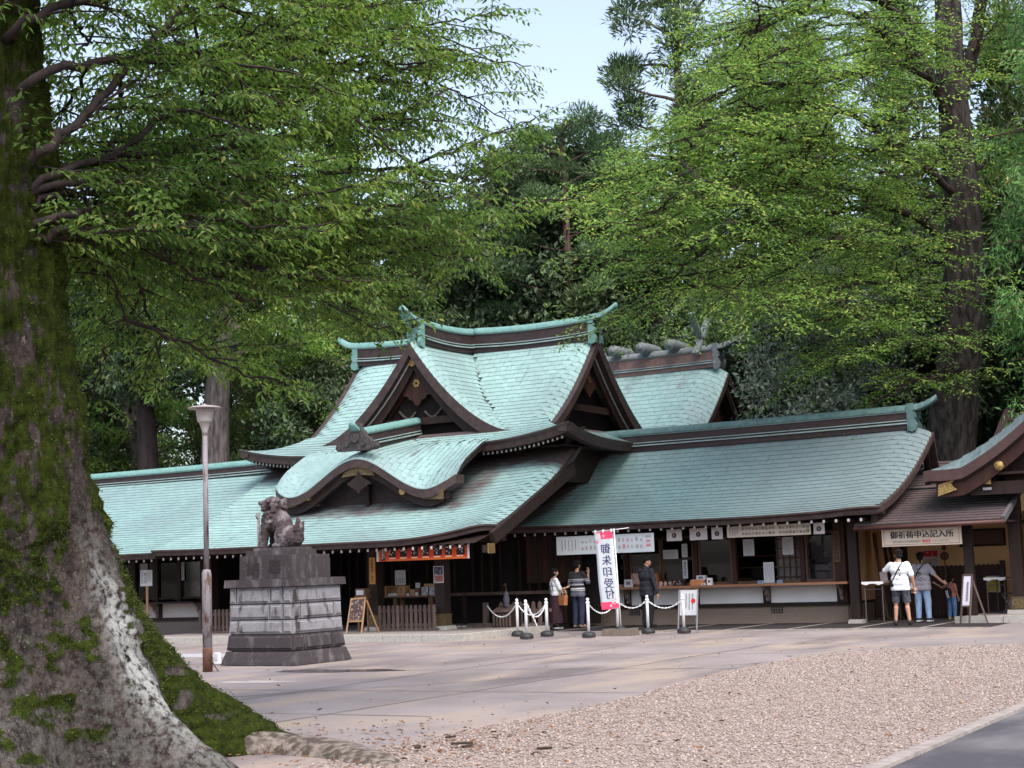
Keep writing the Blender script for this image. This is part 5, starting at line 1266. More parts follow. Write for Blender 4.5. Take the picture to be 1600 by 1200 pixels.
# easel board and narrow box stand
ea = thing('easel_board', 'wooden easel with dark picture board left of the hall post', 'easel', (-2.85, -3.2, .15))
MB().bar((-2.99, -3.2, 1.01), (-3.1, -3.3, .15), .035, .035).build('leg', wood_tan, ea); MB().bar((-2.57, -3.2, 1.01), (-2.64, -3.3, .15), .035, .035).build('leg', wood_tan, ea); MB().bar((-2.6, -3.1, .95), (-2.5, -2.75, .15), .035, .035).build('rear_leg', wood_tan, ea)
MB().bar((-3.0, -3.2, 1.0), (-2.55, -3.2, 1.02), .035, .04).build('top_rail', wood_tan, ea); MB().bar((-3.06, -3.27, .45), (-2.62, -3.27, .46), .035, .04).build('lower_rail', wood_tan, ea)
MB().add([(-2.97, -3.22, .98), (-2.60, -3.22, 1.0), (-2.63, -3.28, .49), (-3.03, -3.28, .48)], [(3, 2, 1, 0)]).build('board', mat('board_dark', (.05, .03, .03), (.28, .2, .17), 16, .7, spread=(.5, .6)), ea)
r = random.Random(5); marks('print_detail', [(-2.95 + .08 * (i % 4) + r.uniform(0, .03), -2.9 + .08 * (i % 4) + r.uniform(0, .03), .55 + .09 * (i // 4), .60 + .09 * (i // 4)) for i in range(16)], (0, -3.285, 0), XA, Vector((0, .1, 1)).normalized(), ink_red, ea, .015)
bs = thing('collection_stand', 'small framed box on a tall thin wooden stand by the easel', 'stand', (-3.35, -2.2, .15))
part_box('box', -3.52, -3.2, -2.3, -2.1, 1.05, 1.24, wood_brown, bs); part_box('label_sheet', -3.48, -3.26, -2.31, -2.301, 1.08, 1.2, paper, bs); part_box('shelf', -3.54, -3.17, -2.32, -2.08, 1.0, 1.048, wood_brown, bs)
for x in (-3.5, -3.21): part_box('leg', x - .02, x + .02, -2.22, -2.18, .15, 1.0, wood_brown, bs)
# offering hurdle, slatted box, umbrella
hu = thing('timber_hurdle', 'weathered grey timber hurdle with stout foot beside the chain', 'barrier', (-.6, -.6, .15))
part_box('post', -.73, -.6, -.66, -.53, .15, .77, wood_grey, hu, .012); MB().prism([(-.45, 0), (.42, 0), (.4, .07), (.2, .1), (-.25, .1), (-.43, .06)], (-.62, -.66, .15), XA, ZA, (0, .14, 0)).build('foot', wood_grey, hu)
for i in range(8): MB().prism([(-.05, .2), (.05, .2), (.05, .72), (.0, .77), (-.05, .72)], (-.45 + i * .19, -.2, 0), XA, ZA, (0, .04, 0)).build('slat', wood_grey, hu)
part_box('rail', -.62, 1.0, -.158, -.12, .5, .58, wood_grey, hu)
sb = thing('sloped_box', 'dark slatted chest with sloping pale lid behind the chain', 'chest', (-.15, -.6, .15))
MB().prism([(-.75, 0), (-.3, 0), (-.3, .5), (-.75, .36)], (-.38, 0, .15), YA, ZA, (.58, 0, 0)).build('case', wood_dark, sb)
for i in range(7): MB().prism([(-.79, .37), (-.28, .53), (-.28, .55), (-.79, .39)], (-.4 + i * .088, 0, .15), YA, ZA, (.078, 0, 0)).build('lid_slat', wood_grey, sb)
for i in range(6): part_box('front_slat', -.36 + i * .095, -.31 + i * .095, -.775, -.752, .17, .48, wood_grey, sb)
um = thing('umbrella', 'closed dark grey umbrella leaning on the slatted chest', 'umbrella', (0, -.5, .5))
MB().lathe([(.015, .62), (.06, .66), (.085, .85), (.05, 1.0), (.012, 1.06)], (-.1, -.5, 0), 10).build('canopy', mat('umbrella_cloth', (.1, .1, .13), (.07, .07, .09), 14, .8), um)
MB().tube([(-.1, -.5, .58), (-.1, -.5, 1.2), (-.12, -.5, 1.24), (-.15, -.5, 1.22), (-.16, -.5, 1.17)], .011, 6).build('handle', wood_brown, um)
sn = thing('sandals', 'pair of pale sandals left on the hall step', 'footwear', (-1.2, -.9, .15))
for x in (-1.3, -1.14): MB().sphere((x, -.9, .18), .06, 6, 0, (.8, 1.8, .5)).build('sandal', mat('sandal', (.35, .3, .28), None), sn)

# ================================================================ THINGS ON THE AMULET OFFICE
wb = thing('price_banner', 'long white price banner with small pictures hung under the office eave', 'banner', (1.8, 1.4, 1.9))
part_box('cloth', .38, 3.22, 1.395, 1.403, 1.92, 2.40, paper_blue, wb); o_ = (0, 1.394, 0)
mm = []; mr = []; r = random.Random(12)
for x0, k in ((1.12, 5), (2.2, 6)):
    for row in range(2):
        for i in range(k):
            x = x0 + i * .125; z = 2.04 + row * .17 + r.uniform(-.01, .01)
            (mr if r.random() < .35 else mm).append((x, x + r.uniform(.03, .09), z, z + r.uniform(.05, .11)))
mr += [(3.0, 3.13, 2.05, 2.13), (3.0, 3.12, 2.17, 2.23)]; mm += [(2.98, 3.13, 2.29, 2.34)]
marks('small_picture', mm, o_, XA, ZA, mat('print_mid', (.34, .3, .32), None), wb); marks('small_picture', mr, o_, XA, ZA, mat('print_redgrey', (.5, .22, .24), None), wb)
marks('price_column', lines(.5, 1.0, 2.0, 2.3, 5, True, 4, .25, 9), o_, XA, ZA, ink_grey, wb)
marks('rule_line', [(1.04, 1.046, 2.0, 2.34), (2.9, 2.906, 1.98, 2.36)], o_, XA, ZA, ink_faint, wb)
marks('caption', [(1.12 + i * .125, 1.2 + i * .125, 2.025, 2.032) for i in range(5)] + [(2.2 + i * .125, 2.28 + i * .125, 2.025, 2.032) for i in range(6)], o_, XA, ZA, ink_faint, wb)
lb_ = thing('name_board', 'long pale wooden board with two rows of black characters under the office eave', 'sign', (6.28, 1.5, 2.19))
part_box('plank', 5.19, 7.37, 1.495, 1.52, 2.19, 2.47, paper_cream, lb_); o_ = (0, 1.494, 0)
kj = '家内安全商売繁盛身体健全交通安全心願成就厄除開運学業成就安産'
for row in range(2):
    for i in range(18):
        text('character', kj[(i + row * 9) % len(kj)], .078, (5.62 + i * .088 + (.09 if i > 9 else 0), 1.494, 2.39 - row * .12), XA, ZA, ink, lb_)
marks('small_column', lines(5.24, 5.5, 2.21, 2.42, 4, True, 3, .35, 7), o_, XA, ZA, ink_grey, lb_); text('end_title', '祈願', .1, (7.30, 1.494, 2.33), XA, ZA, ink, lb_, True)
# crest curtains
def crest(x0, x1, z0, z1, label):
    t = thing('crest_curtain', label, 'curtain', ((x0 + x1) / 2, 1.62, z0), 'crest curtains under the office eave'); part_box('cloth', x0, x1, 1.62, 1.628, z0, z1, mat('curtain_cloth', (.42, .38, .37), (.48, .44, .43), 3, .9), t)
    c = Vector(((x0 + x1) / 2, 1.615, (z0 + z1) / 2 - .01)); m_ = MB()
    for k in range(8): a = k * math.pi / 4; m_.prism([(.022 * math.cos(q), .022 * math.sin(q)) for q in np.linspace(0, 6.28, 7)[:-1]], c + XA * (.046 * math.cos(a)) + ZA * (.046 * math.sin(a)), XA, ZA, (0, -.004, 0))
    m_.prism([(.016 * math.cos(q), .016 * math.sin(q)) for q in np.linspace(0, 6.28, 7)[:-1]], c, XA, ZA, (0, -.004, 0)); m_.build('crest', ink, t)
crest(7.40, 7.68, 2.19, 2.47, 'white curtain with black flower crest right of the name board'); crest(4.72, 5.02, 2.17, 2.47, 'white curtain with black flower crest left of the name board')
crest(3.48, 3.9, 2.17, 2.47, 'white curtain with black flower crest beside the price banner'); crest(4.12, 4.6, 2.17, 2.47, 'white crest curtain between the two office signs')
def sheet_on(label, x0, x1, y, z0, z1, n, vertical=False, name='notice', mt=paper, seed=1, title=None):
    t = thing(name, label, 'notice', ((x0 + x1) / 2, y, z0)); part_box('sheet', x0, x1, y - .004, y, z0, z1, mt, t)
    marks('print_line', lines(x0 + .03, x1 - .03, z0 + .05, z1 - .05, n, vertical, seed, .35, 10), (0, y - .004, 0), XA, ZA, ink_faint, t); return t
sheet_on('pale printed notice on the left of the open office window', 5.11, 5.41, 2.72, 1.73, 2.15, 14); sheet_on('pale printed notice hanging before the lattice screen', 6.17, 6.46, 2.72, 1.72, 2.16, 14, seed=3)
sheet_on('pale sheet hanging below the end of the price banner', 2.85, 3.28, 2.72, 1.72, 1.96, 4)
sheet_on('small pale sheet hanging beside the wooden post near crest curtain', 3.4, 3.56, 2.7, 1.75, 2.1, 3)
v2 = sheet_on('tall white card with column writing standing on the counter', 5.67, 5.95, 2.62, 1.03, 1.55, 4, True, 'standing_card'); 
v3 = sheet_on('narrow white vertical sign behind the man in black', 3.42, 3.56, 2.66, 1.2, 1.68, 1, True, 'vertical_sign'); text('lettering', '御朱印受付', .085, (3.49, 2.655, 1.44), XA, ZA, ink, v3, True, hfit=.4)
v4 = sheet_on('narrow white vertical sign above the woman with tote bag', .56, .68, 2.66, 1.62, 2.0, 1, True, 'vertical_sign', seed=6)
vs = thing('vertical_sign', 'dark wooden vertical sign with black characters on the office corner post', 'sign', (7.6, 2.68, 1.53)); part_box('plank', 7.53, 7.69, 2.65, 2.675, 1.5, 2.26, wood_brown, vs); text('lettering', '御祈祷受付所', .12, (7.61, 2.649, 1.88), XA, ZA, ink, vs, True, hfit=.68)
# goods along the counter
G = [('amulet_tray', 'orange wooden tray on the counter beside the banner reflection', 'tray', 3.76, 4.16, 2.3, 2.6, 1.021, 1.15, mat('orange_wood', (.42, .15, .05), (.5, .2, .07), 6, .5)),
     ('card_box', 'white box with a black mark on top of the orange tray', 'box', 3.9, 4.15, 2.4, 2.55, 1.152, 1.27, paper),
     ('sanitizer', 'pale plastic dispenser on the counter next to the orange tray', 'bottle', 4.24, 4.36, 2.3, 2.42, 1.021, 1.2, white_paint),
     ('small_packet', 'little white packet on the counter edge', 'packet', 4.1, 4.22, 2.22, 2.3, 1.021, 1.07, paper),
     ('amulet_rack', 'brown wooden amulet rack on the counter left of the man in black', 'rack', 2.0, 2.3, 2.45, 2.6, 1.021, 1.4, wood_brown),
     ('amulet_rack', 'orange wooden amulet rack behind the man in black', 'rack', 2.4, 2.75, 2.5, 2.65, 1.021, 1.36, mat('rack_orange', (.3, .12, .05), None)),
     ('booklet_stand', 'small white booklet propped on the counter by the banner', 'booklet', 1.9, 2.14, 2.25, 2.3, 1.021, 1.22, paper),
     ('amulet_tray', 'long tray of small amulets along the counter edge', 'tray', 1.2, 1.8, 2.3, 2.6, 1.021, 1.07, wood_tan),
     ('leaflet_rest', 'slanted leaflet rest on the counter near the narrow sign', 'stand', 3.3, 3.6, 2.3, 2.5, 1.021, 1.12, wood_dark),
     ('tissue_box', 'small blue box on the counter under the notices', 'box', 5.5, 5.66, 2.6, 2.72, 1.021, 1.09, mat('pale_blue', (.3, .4, .6), None)),
     ('tissue_box', 'small pale blue box right of the standing card', 'box', 6.02, 6.14, 2.6, 2.72, 1.021, 1.09, MATS['pale_blue'])]
for nm, lab, cat_, x0, x1, y0, y1, z0, z1, mt in G:
    t = thing(nm, lab, cat_, ((x0 + x1) / 2, (y0 + y1) / 2, z0)); part_box('body', x0, x1, y0, y1, z0, z1, mt, t, .006)
    if 'rack' in nm:
        for i in range(5): part_box('amulet', x0 + .02 + i * .055, x0 + .06 + i * .055, y0 - .014, y0 - .002, z0 + .06, z1 - .03, mat('amulet_cloth', (.5, .4, .33), (.35, .1, .08), 9, .8, rnd=.3), t)
    elif 'tray' in nm:
        for i in range(5): part_box('amulet', x0 + .03 + i * (x1 - x0 - .06) / 5, x0 + .02 + (i + .8) * (x1 - x0 - .06) / 5, y0 + .04, y1 - .04, z1, z1 + .02, mat('amulet_cloth2', (.5, .42, .36), (.4, .12, .1), 9, .8, rnd=.3), t)
    else: part_box('label_patch', x0 + (x1 - x0) * .25, x1 - (x1 - x0) * .25, y0 - .004, y0 - .001, z0 + (z1 - z0) * .3, z1 - (z1 - z0) * .25, ink_grey, t)
for i in range(6):
    x = 2.75 + i * .13
    tag(MB().prism([(-.04, 0), (.04, 0), (.04, .1), (0, .13), (-.04, .1)], (x, 2.42, 1.021), XA, ZA, (0, .03, 0)).build('amulet_block', mat('amulet_mix', (.4, .1, .09), (.5, .42, .36), 7, .8, rnd=.4), None), 'small upright amulet in the row on the counter by the man in black', 'amulet', 'row of small amulets on the counter')
# white notice easel
ew = thing('notice_easel', 'white notice board with red dots on a steel easel before the counter', 'easel', (4.6, .2, 0))
MB().add([(4.40, .16, .34), (4.84, .16, .34), (4.84, .26, .95), (4.40, .26, .95)], [(0, 1, 2, 3)]).build('board', paper, ew)
for x in (4.37, 4.86): MB().bar((x, .1, 0.0), (x, .275, .98), .025, .025).build('leg', steel_grey, ew)
MB().bar((4.6, .7, .0), (4.6, .29, .95), .02, .02).build('rear_leg', steel_grey, ew); MB().bar((4.36, .27, .965), (4.87, .27, .965), .03, .03).build('top_rail', wood_brown, ew)
ay = Vector((0, .1, .61)).normalized(); oo = Vector((4.62, .21, .645)) 
marks('column_print', lines(-.1, .15, -.22, .22, 3, True, 6, .3, 9), oo, XA, ay, ink_grey, ew, .004)
for x, z, rr1 in ((.13, .04, .06), (-.14, .07, .04), (-.16, -.02, .04)): obj('red_seal', [oo + XA * (x + rr1 * math.cos(q)) + ay * (z + rr1 * math.sin(q)) + Vector((0, -.006, 0)) for q in np.linspace(0, 6.28, 12, endpoint=False)], [list(range(12))], ink_red, ew)

# ================================================================ THINGS IN THE BOOTH
bsn = thing('booth_signboard', 'cream signboard with large black characters hung under the booth eave', 'sign', (10, 1.7, 1.82))
part_box('board', 9.06, 10.95, 1.69, 1.72, 1.82, 2.27, mat('sign_cream', (.5, .42, .34), (.45, .37, .3), 2, .7), bsn); o_ = (0, 1.689, 0)
marks('border_line', [(9.11, 10.9, 1.855, 1.863), (9.11, 10.9, 2.225, 2.233), (9.11, 9.118, 1.863, 2.225), (10.892, 10.9, 1.863, 2.225)], o_, XA, ZA, mat('ink_brown', (.1, .03, .02), None), bsn)
text('lettering', '御祈祷申込記入所', .2, (10.02, 1.689, 2.09), XA, ZA, ink, bsn, wfit=1.5, hfit=.175, fat=.006)
text('small_lettering', '※受付締切は各祈祷開始時刻の', .06, (9.66, 1.689, 1.925), XA, ZA, ink_grey, bsn, wfit=.68); text('small_lettering', 'となっております。', .06, (10.47, 1.689, 1.925), XA, ZA, ink_grey, bsn, wfit=.4)
marks('red_box', [(10.03, 10.22, 1.893, 1.957)], o_, XA, ZA, ink_red, bsn); text('red_box_lettering', '10分前', .05, (10.125, 1.689, 1.925), XA, ZA, paper, bsn, lift=.006, wfit=.16)
def table(label, x0, x1, y0, y1, h, z=0):
    t = thing('folding_table', label, 'table', ((x0 + x1) / 2, (y0 + y1) / 2, z)); part_box('top', x0, x1, y0, y1, z + h, z + h + .04, mat('table_top', (.3, .2, .16), (.36, .25, .2), 4, .5), t)
    MB().prism([(0, .045), (x1 - x0, .045), (x1 - x0, -.01), (x1 - x0 - .12, -.04), (x1 - x0 - .2, -.005), (.2, -.005), (.12, -.04), (0, -.01)], (x0, y0 - .005, z + h), XA, ZA, (0, -.02, 0)).build('apron', white_paint, t)
    for x in (x0 + .05, x1 - .05):
        for y in (y0 + .05, y1 - .05): MB().tube([(x, y, z), (x, y, z + h)], .014, 8).build('leg', mat('leg_steel', (.1, .08, .08), None, rough=.4), t)
    MB().tube([(x0 + .05, y0 + .05, z + h - .14), (x1 - .05, y0 + .05, z + h - .14)], .01, 6).build('brace', MATS['leg_steel'], t); return t
table('folding writing table beside the man in shorts', 8.42, 8.95, 1.95, 3.4, .96); table('folding writing table beside the brass shod gate post', 10.98, 11.5, 3.4, 4.5, .82, .14)
t = thing('form_holder', 'pale leaflet holder leaning on the left writing table', 'stand', (8.8, 2.5, 1.0)); MB().add([(8.72, 2.5, 1.002), (8.9, 2.5, 1.002), (8.84, 2.62, 1.22), (8.66, 2.62, 1.22), (8.72, 2.53, 1.002), (8.9, 2.53, 1.002), (8.84, 2.65, 1.22), (8.66, 2.65, 1.22)], [(0, 1, 2, 3), (7, 6, 5, 4), (0, 4, 5, 1), (1, 5, 6, 2), (2, 6, 7, 3), (3, 7, 4, 0)]).build('holder', mat('holder_pink', (.4, .3, .3), None), t)
t = thing('pen_pot', 'small dark pot on the right writing table', 'pot', (11.35, 3.7, 1.0)); MB().lathe([(.05, 1.0), (.055, 1.14), (.03, 1.16), (.035, 1.2)], (11.35, 3.7, 0), 12).build('pot', black_rubber, t)
t = thing('folding_stool', 'dark folding stool under the right writing table', 'stool', (11.4, 3.9, .14)); part_box('seat', 11.28, 11.6, 3.75, 4.05, .58, .62, black_rubber, t)
for a, b_ in ((11.3, 11.58), (11.58, 11.3)):
    for y in (3.78, 4.02): MB().tube([(a, y, .14), (b_, y, .58)], .011, 6).build('leg', steel_grey, t)
ab = thing('a_frame_sign', 'tall narrow wooden A-frame sign at the gate step', 'sign', (10.95, 1.45, 0))
for x in (10.95, 11.15): MB().bar((x - .05, 1.28, .01), (x + .05, 1.42, 1.12), .03, .035).build('front_leg', wood_grey, ab)
MB().bar((11.0, 1.42, 1.11), (11.2, 1.42, 1.11), .04, .04).build('top_rail', wood_grey, ab); MB().bar((11.2, 1.44, .98), (11.47, 1.46, .01), .03, .035).build('rear_leg', wood_grey, ab); MB().bar((10.93, 1.33, .4), (11.13, 1.33, .4), .03, .03).build('lower_rail', wood_grey, ab)
MB().add([(10.955, 1.325, .42), (11.115, 1.325, .42), (11.175, 1.405, 1.08), (11.015, 1.405, 1.08)], [(0, 1, 2, 3)]).build('panel', mat('panel_lilac', (.5, .47, .55), None), ab)
marks('lettering', lines(-.03, .05, -.26, .2, 1, True, 3, .5, 10), (11.075, 1.36, .75), (1, 0, 0), Vector((.09, .12, .98)).normalized(), ink_grey, ab, .008)
poster('poster', 'red and white poster on the booth wall behind the couple', 9.1, 9.5, 4.98, 1.25, 1.72, ((.62, .96, ink_red), (.3, .55, mat('print_tan', (.45, .32, .28), None))), 5)
poster('poster', 'yellow notice on the plank fence below the right table', 10.72, 11.05, 4.70, .62, 1.02, ((.04, .96, mat('print_yellow', (.5, .38, .06), None)),), 6)
fs = thing('paddle_sign', 'two dark round discs on a stick above the plank fence', 'sign', (9.75, 4.6, 0)); part_box('stick', 9.735, 9.765, 4.6, 4.62, .02, 1.45, wood_brown, fs)
for z, r_ in ((1.55, .11), (1.76, .065)): MB().lathe([(r_, 0), (r_, .02)], (9.75, 4.585, z), 20, axis='y').build('disc', mat('disc_dark', (.08, .025, .02), None, rough=.6), fs)
part_box('stick_top', 9.74, 9.76, 4.607, 4.615, 1.45, 1.72, wood_brown, fs)
t = thing('notice_board', 'dark framed notice board on the booth wall beside the post', 'notice board', (11.1, 4.98, 1.75)); part_box('frame', 10.05, 11.2, 4.95, 4.995, 1.76, 2.2, wood_dark, t); part_box('board', 10.1, 11.15, 4.94, 4.949, 1.81, 2.15, mat('board_brown', (.1, .05, .04), None), t)
# ================================================================ PEOPLE
skin = mat('skin', (0.384, 0.216, 0.152), (0.432, 0.248, 0.176), 6, .55)
hair_b = mat('hair_black', (.008, .007, .007), (.014, .012, .012), 40, .8, spec=.1)
def cloth_mat(n, c, c2=None, sc_=8): return mat(n, c, c2 or tuple(q * .85 for q in c), sc_, .9, .35, bscale=14)
def pattern_mat(name, kind, cols):
    mt = bpy.data.materials.new(name); mt.use_nodes = True; n = mt.node_tree; L = n.links; b = n.nodes['Principled BSDF']; b.inputs['Roughness'].default_value = .9
    tc = n.nodes.new('ShaderNodeTexCoord'); sx = n.nodes.new('ShaderNodeSeparateXYZ'); L.new(tc.outputs['Object'], sx.inputs[0])
    if kind == 'stripes':
        r = n.nodes.new('ShaderNodeValToRGB'); r.color_ramp.interpolation = 'CONSTANT'; mr = n.nodes.new('ShaderNodeMapRange'); mr.inputs[1].default_value = .8; mr.inputs[2].default_value = 1.5; L.new(sx.outputs['Z'], mr.inputs[0]); L.new(mr.outputs[0], r.inputs[0])
        e = r.color_ramp.elements; e[0].position = 0; e[0].color = (*cols[1], 1); e[1].position = .2; e[1].color = (*cols[1], 1)
        for p, c in ((.22, cols[2]), (.25, cols[0]), (.27, cols[2]), (.31, cols[2]), (.33, cols[0]), (.43, cols[2]), (.45, cols[1]), (.54, cols[0]), (.57, cols[2]), (.59, cols[1]), (.64, cols[2]), (.66, cols[0])): q = e.new(p); q.color = (*c, 1)
        L.new(r.outputs[0], b.inputs['Base Color'])
    elif kind == 'plaid':
        def wave(o, s, w):
            m1 = n.nodes.new('ShaderNodeMath'); m1.operation = 'MULTIPLY'; m1.inputs[1].default_value = s; L.new(o, m1.inputs[0]); m2 = n.nodes.new('ShaderNodeMath'); m2.operation = 'FRACT'; L.new(m1.outputs[0], m2.inputs[0])
            m3 = n.nodes.new('ShaderNodeMath'); m3.operation = 'LESS_THAN'; m3.inputs[1].default_value = w; L.new(m2.outputs[0], m3.inputs[0]); return m3.outputs[0]
        a = n.nodes.new('ShaderNodeMath'); a.operation = 'ADD'; L.new(wave(sx.outputs['Z'], 10, .22), a.inputs[0]); L.new(wave(sx.outputs['X'], 10, .22), a.inputs[1])
        mr = n.nodes.new('ShaderNodeMath'); mr.operation = 'MULTIPLY'; mr.inputs[1].default_value = .5; L.new(a.outputs[0], mr.inputs[0])
        mx = n.nodes.new('ShaderNodeMix'); mx.data_type = 'RGBA'; mx.inputs[6].default_value = (*cols[0], 1); mx.inputs[7].default_value = (*cols[1], 1); L.new(mr.outputs[0], mx.inputs[0]); L.new(mx.outputs[2], b.inputs['Base Color'])
    return mt
def hand(prims, wr, d, side, r=1.0, palm_n=(0, 1, 0)):
    """palm, four unequal bent fingers and a thumb leaving the palm's side"""
    wr, d = Vector(wr), Vector(d).normalized(); pn = Vector(palm_n); s_ = d.cross(pn).normalized() * side; pn = s_.cross(d).normalized() * side
    pc = wr + d * .05 * r; prims.append(('c', wr, wr + d * .075 * r, .026 * r, .03 * r)); prims.append(('c', wr + d * .03 * r + s_ * .018 * r, wr + d * .08 * r + s_ * .022 * r, .02 * r, .018 * r)); prims.append(('c', wr + d * .03 * r - s_ * .018 * r, wr + d * .08 * r - s_ * .022 * r, .02 * r, .018 * r))
    for k, (o, l) in enumerate(((.03, .06), (.011, .072), (-.011, .066), (-.03, .052))):
        a = wr + d * .085 * r + s_ * o * r; b_ = a + (d * .9 - pn * .25).normalized() * l * .5 * r; c = b_ + (d * .7 - pn * .65).normalized() * l * .55 * r
        prims.append(('c', a, b_, .0105 * r, .0095 * r)); prims.append(('c', b_, c, .0095 * r, .008 * r))
    a = wr + d * .03 * r + s_ * .028 * r; b_ = a + (d * .6 + s_ * .7 - pn * .2).normalized() * .035 * r; prims.append(('c', a, b_, .013 * r, .011 * r)); prims.append(('c', b_, b_ + (d * .9 + s_ * .2 - pn * .3).normalized() * .03 * r, .011 * r, .009 * r))
def person(label, loc, face, H, arms, legs, look=(0, 0), fat=1.0, hair='short', group=None, child=False):
    """local frame: faces +y, feet at z=0. arms: dict side->(elbow, wrist, hand dir) in units of H; legs: ((x,y) foot offsets)"""
    t = thing('person', label, 'person', (0, 0, 0), group); k = H / 1.72; hk = 1.18 if child else 1.0
    J = {}; J['hip'] = Vector((0, 0, .52 * H)); J['waist'] = Vector((0, .005, .61 * H)); J['chest'] = Vector((0, .0, .72 * H)); J['neck'] = Vector((0, 0, .825 * H)); 
    hd = Vector((0, .012 + look[1] * .05, .925 * H)); J['head'] = hd
    sw = .112 * H * (.95 + .05 * fat); hw = .055 * H; pr = []
    pr += [('e', J['hip'] + Vector((0, 0, .0)), (.165 * k * fat, .115 * k * fat, .11 * k)), ('e', J['waist'], (.14 * k * fat, .1 * k * fat, .12 * k)), ('e', J['chest'], (.165 * k * fat, .11 * k * fat, .15 * k)), ('e', Vector((0, -.01, .785 * H)), (.16 * k, .08 * k, .055 * k)), ('c', Vector((0, -.01, .8 * H)), hd - Vector((0, 0, .03)), .055 * k, .05 * k)]
    q = look[0]; cz, sz = math.cos(q), math.sin(q)
    def hp(x, y, z): return hd + Vector((x * cz - y * sz, x * sz + y * cz, z)) * k * hk
    pr += [('e', hd, (.076 * k * hk, .092 * k * hk, .112 * k * hk), (0, 0, q)), ('e', hp(0, .035, -.055), (.052 * k * hk, .06 * k * hk, .05 * k * hk), (0, 0, q)), ('e', hp(0, .096, -.02), (.012 * k, .02 * k, .02 * k)), ('e', hp(.078, -.005, -.012), (.012 * k, .022 * k, .032 * k)), ('e', hp(-.078, -.005, -.012), (.012 * k, .022 * k, .032 * k)), ('e', hp(0, .088, -.058), (.022 * k, .01 * k, .008 * k))]
    A = {}
    for s_, (el, wr, hdir) in arms.items():
        sh = Vector((s_ * sw, -.01, .795 * H)); el = Vector(el) * H; wr = Vector(wr) * H; A[s_] = (sh, el, wr)
        pr += [('c', sh, el, .052 * k * (.7 + .3 * fat), .041 * k), ('c', el, wr, .04 * k, .027 * k)]; hand(pr, wr, hdir, s_, k * (1.0 if not child else 1.05))
    Lg = {}
    for s_, (fx, fy, kx, ky) in legs.items():
        hip = Vector((s_ * hw, 0, .49 * H)); kn = Vector((kx * H, ky * H, .275 * H)); an = Vector((fx * H, fy * H, .045 * H)); Lg[s_] = (hip, kn, an)
        pr += [('c', hip, kn, .082 * k * (.6 + .4 * fat), .055 * k), ('c', kn + Vector((0, -.012, -.08 * k)), an, .056 * k, .034 * k), ('c', an, an + Vector((0, .11 * k, -.03 * k)), .035 * k, .028 * k)]
    body = blob_mesh('body', pr, .0105 if not child else .0085, skin, t, 3)
    # eyes and brows so that a turned head reads as a face
    m_ = MB()
    for s_ in (-1, 1):
        m_.sphere(tuple(hp(.032 * s_, .083, .012)), .009 * k, 5); a, b_ = hp(.018 * s_, .092, .032), hp(.046 * s_, .083, .034); m_.bar(a, b_, .006, .006)
    obj('eyes_and_brows', m_.v, m_.f, hair_b, None).parent = t
    hr = [('e', hp(0, -.012, .028), (.088 * k * hk, .098 * k * hk, .1 * k * hk), (0, 0, q)), ('e', hp(0, -.05, -.02), (.082 * k * hk, .06 * k * hk, .075 * k * hk), (0, 0, q))]
    if hair == 'crop': hr = [('e', hp(0, -.014, .026), (.08 * k, .094 * k, .095 * k), (0, 0, q)), ('e', hp(0, -.05, .0), (.074 * k, .05 * k, .06 * k), (0, 0, q))]
    if hair == 'bob': hr += [('e', hp(0, -.055, -.06), (.09 * k, .05 * k, .075 * k), (0, 0, q)), ('e', hp(.06, -.02, -.05), (.03 * k, .05 * k, .06 * k), (0, 0, q)), ('e', hp(-.06, -.02, -.05), (.03 * k, .05 * k, .06 * k), (0, 0, q))]
    if hair == 'tail': hr += [('c', hp(0, -.1, -.02), hp(.02, -.11, -.16), .035 * k, .02 * k)]
    r = random.Random(int(H * 1000))
    for i in range(14): a = r.uniform(0, 6.28); hr.append(('e', hp(.07 * math.cos(a), -.02 + .08 * math.sin(a) * .9, .05 + r.uniform(-.02, .05)), (.03 * k, .03 * k, .026 * k)))
    # keep the face clear
    hr = [p for p in hr]
    blob_mesh('hair', hr, .009, hair_b, t, 2, lambda c: _mn.noise(c * 60) * .006)
    t.location = loc; t.rotation_euler = (0, 0, rad(face))
    return t, dict(H=H, k=k, A=A, L=Lg, J=J, hw=hw, sw=sw, fat=fat, hp=hp)
def wr_(f=.008): return lambda c: _mn.noise(Vector((c.x * 9, c.y * 9, c.z * 5))) * f + _mn.noise(c * 22) * f * .4
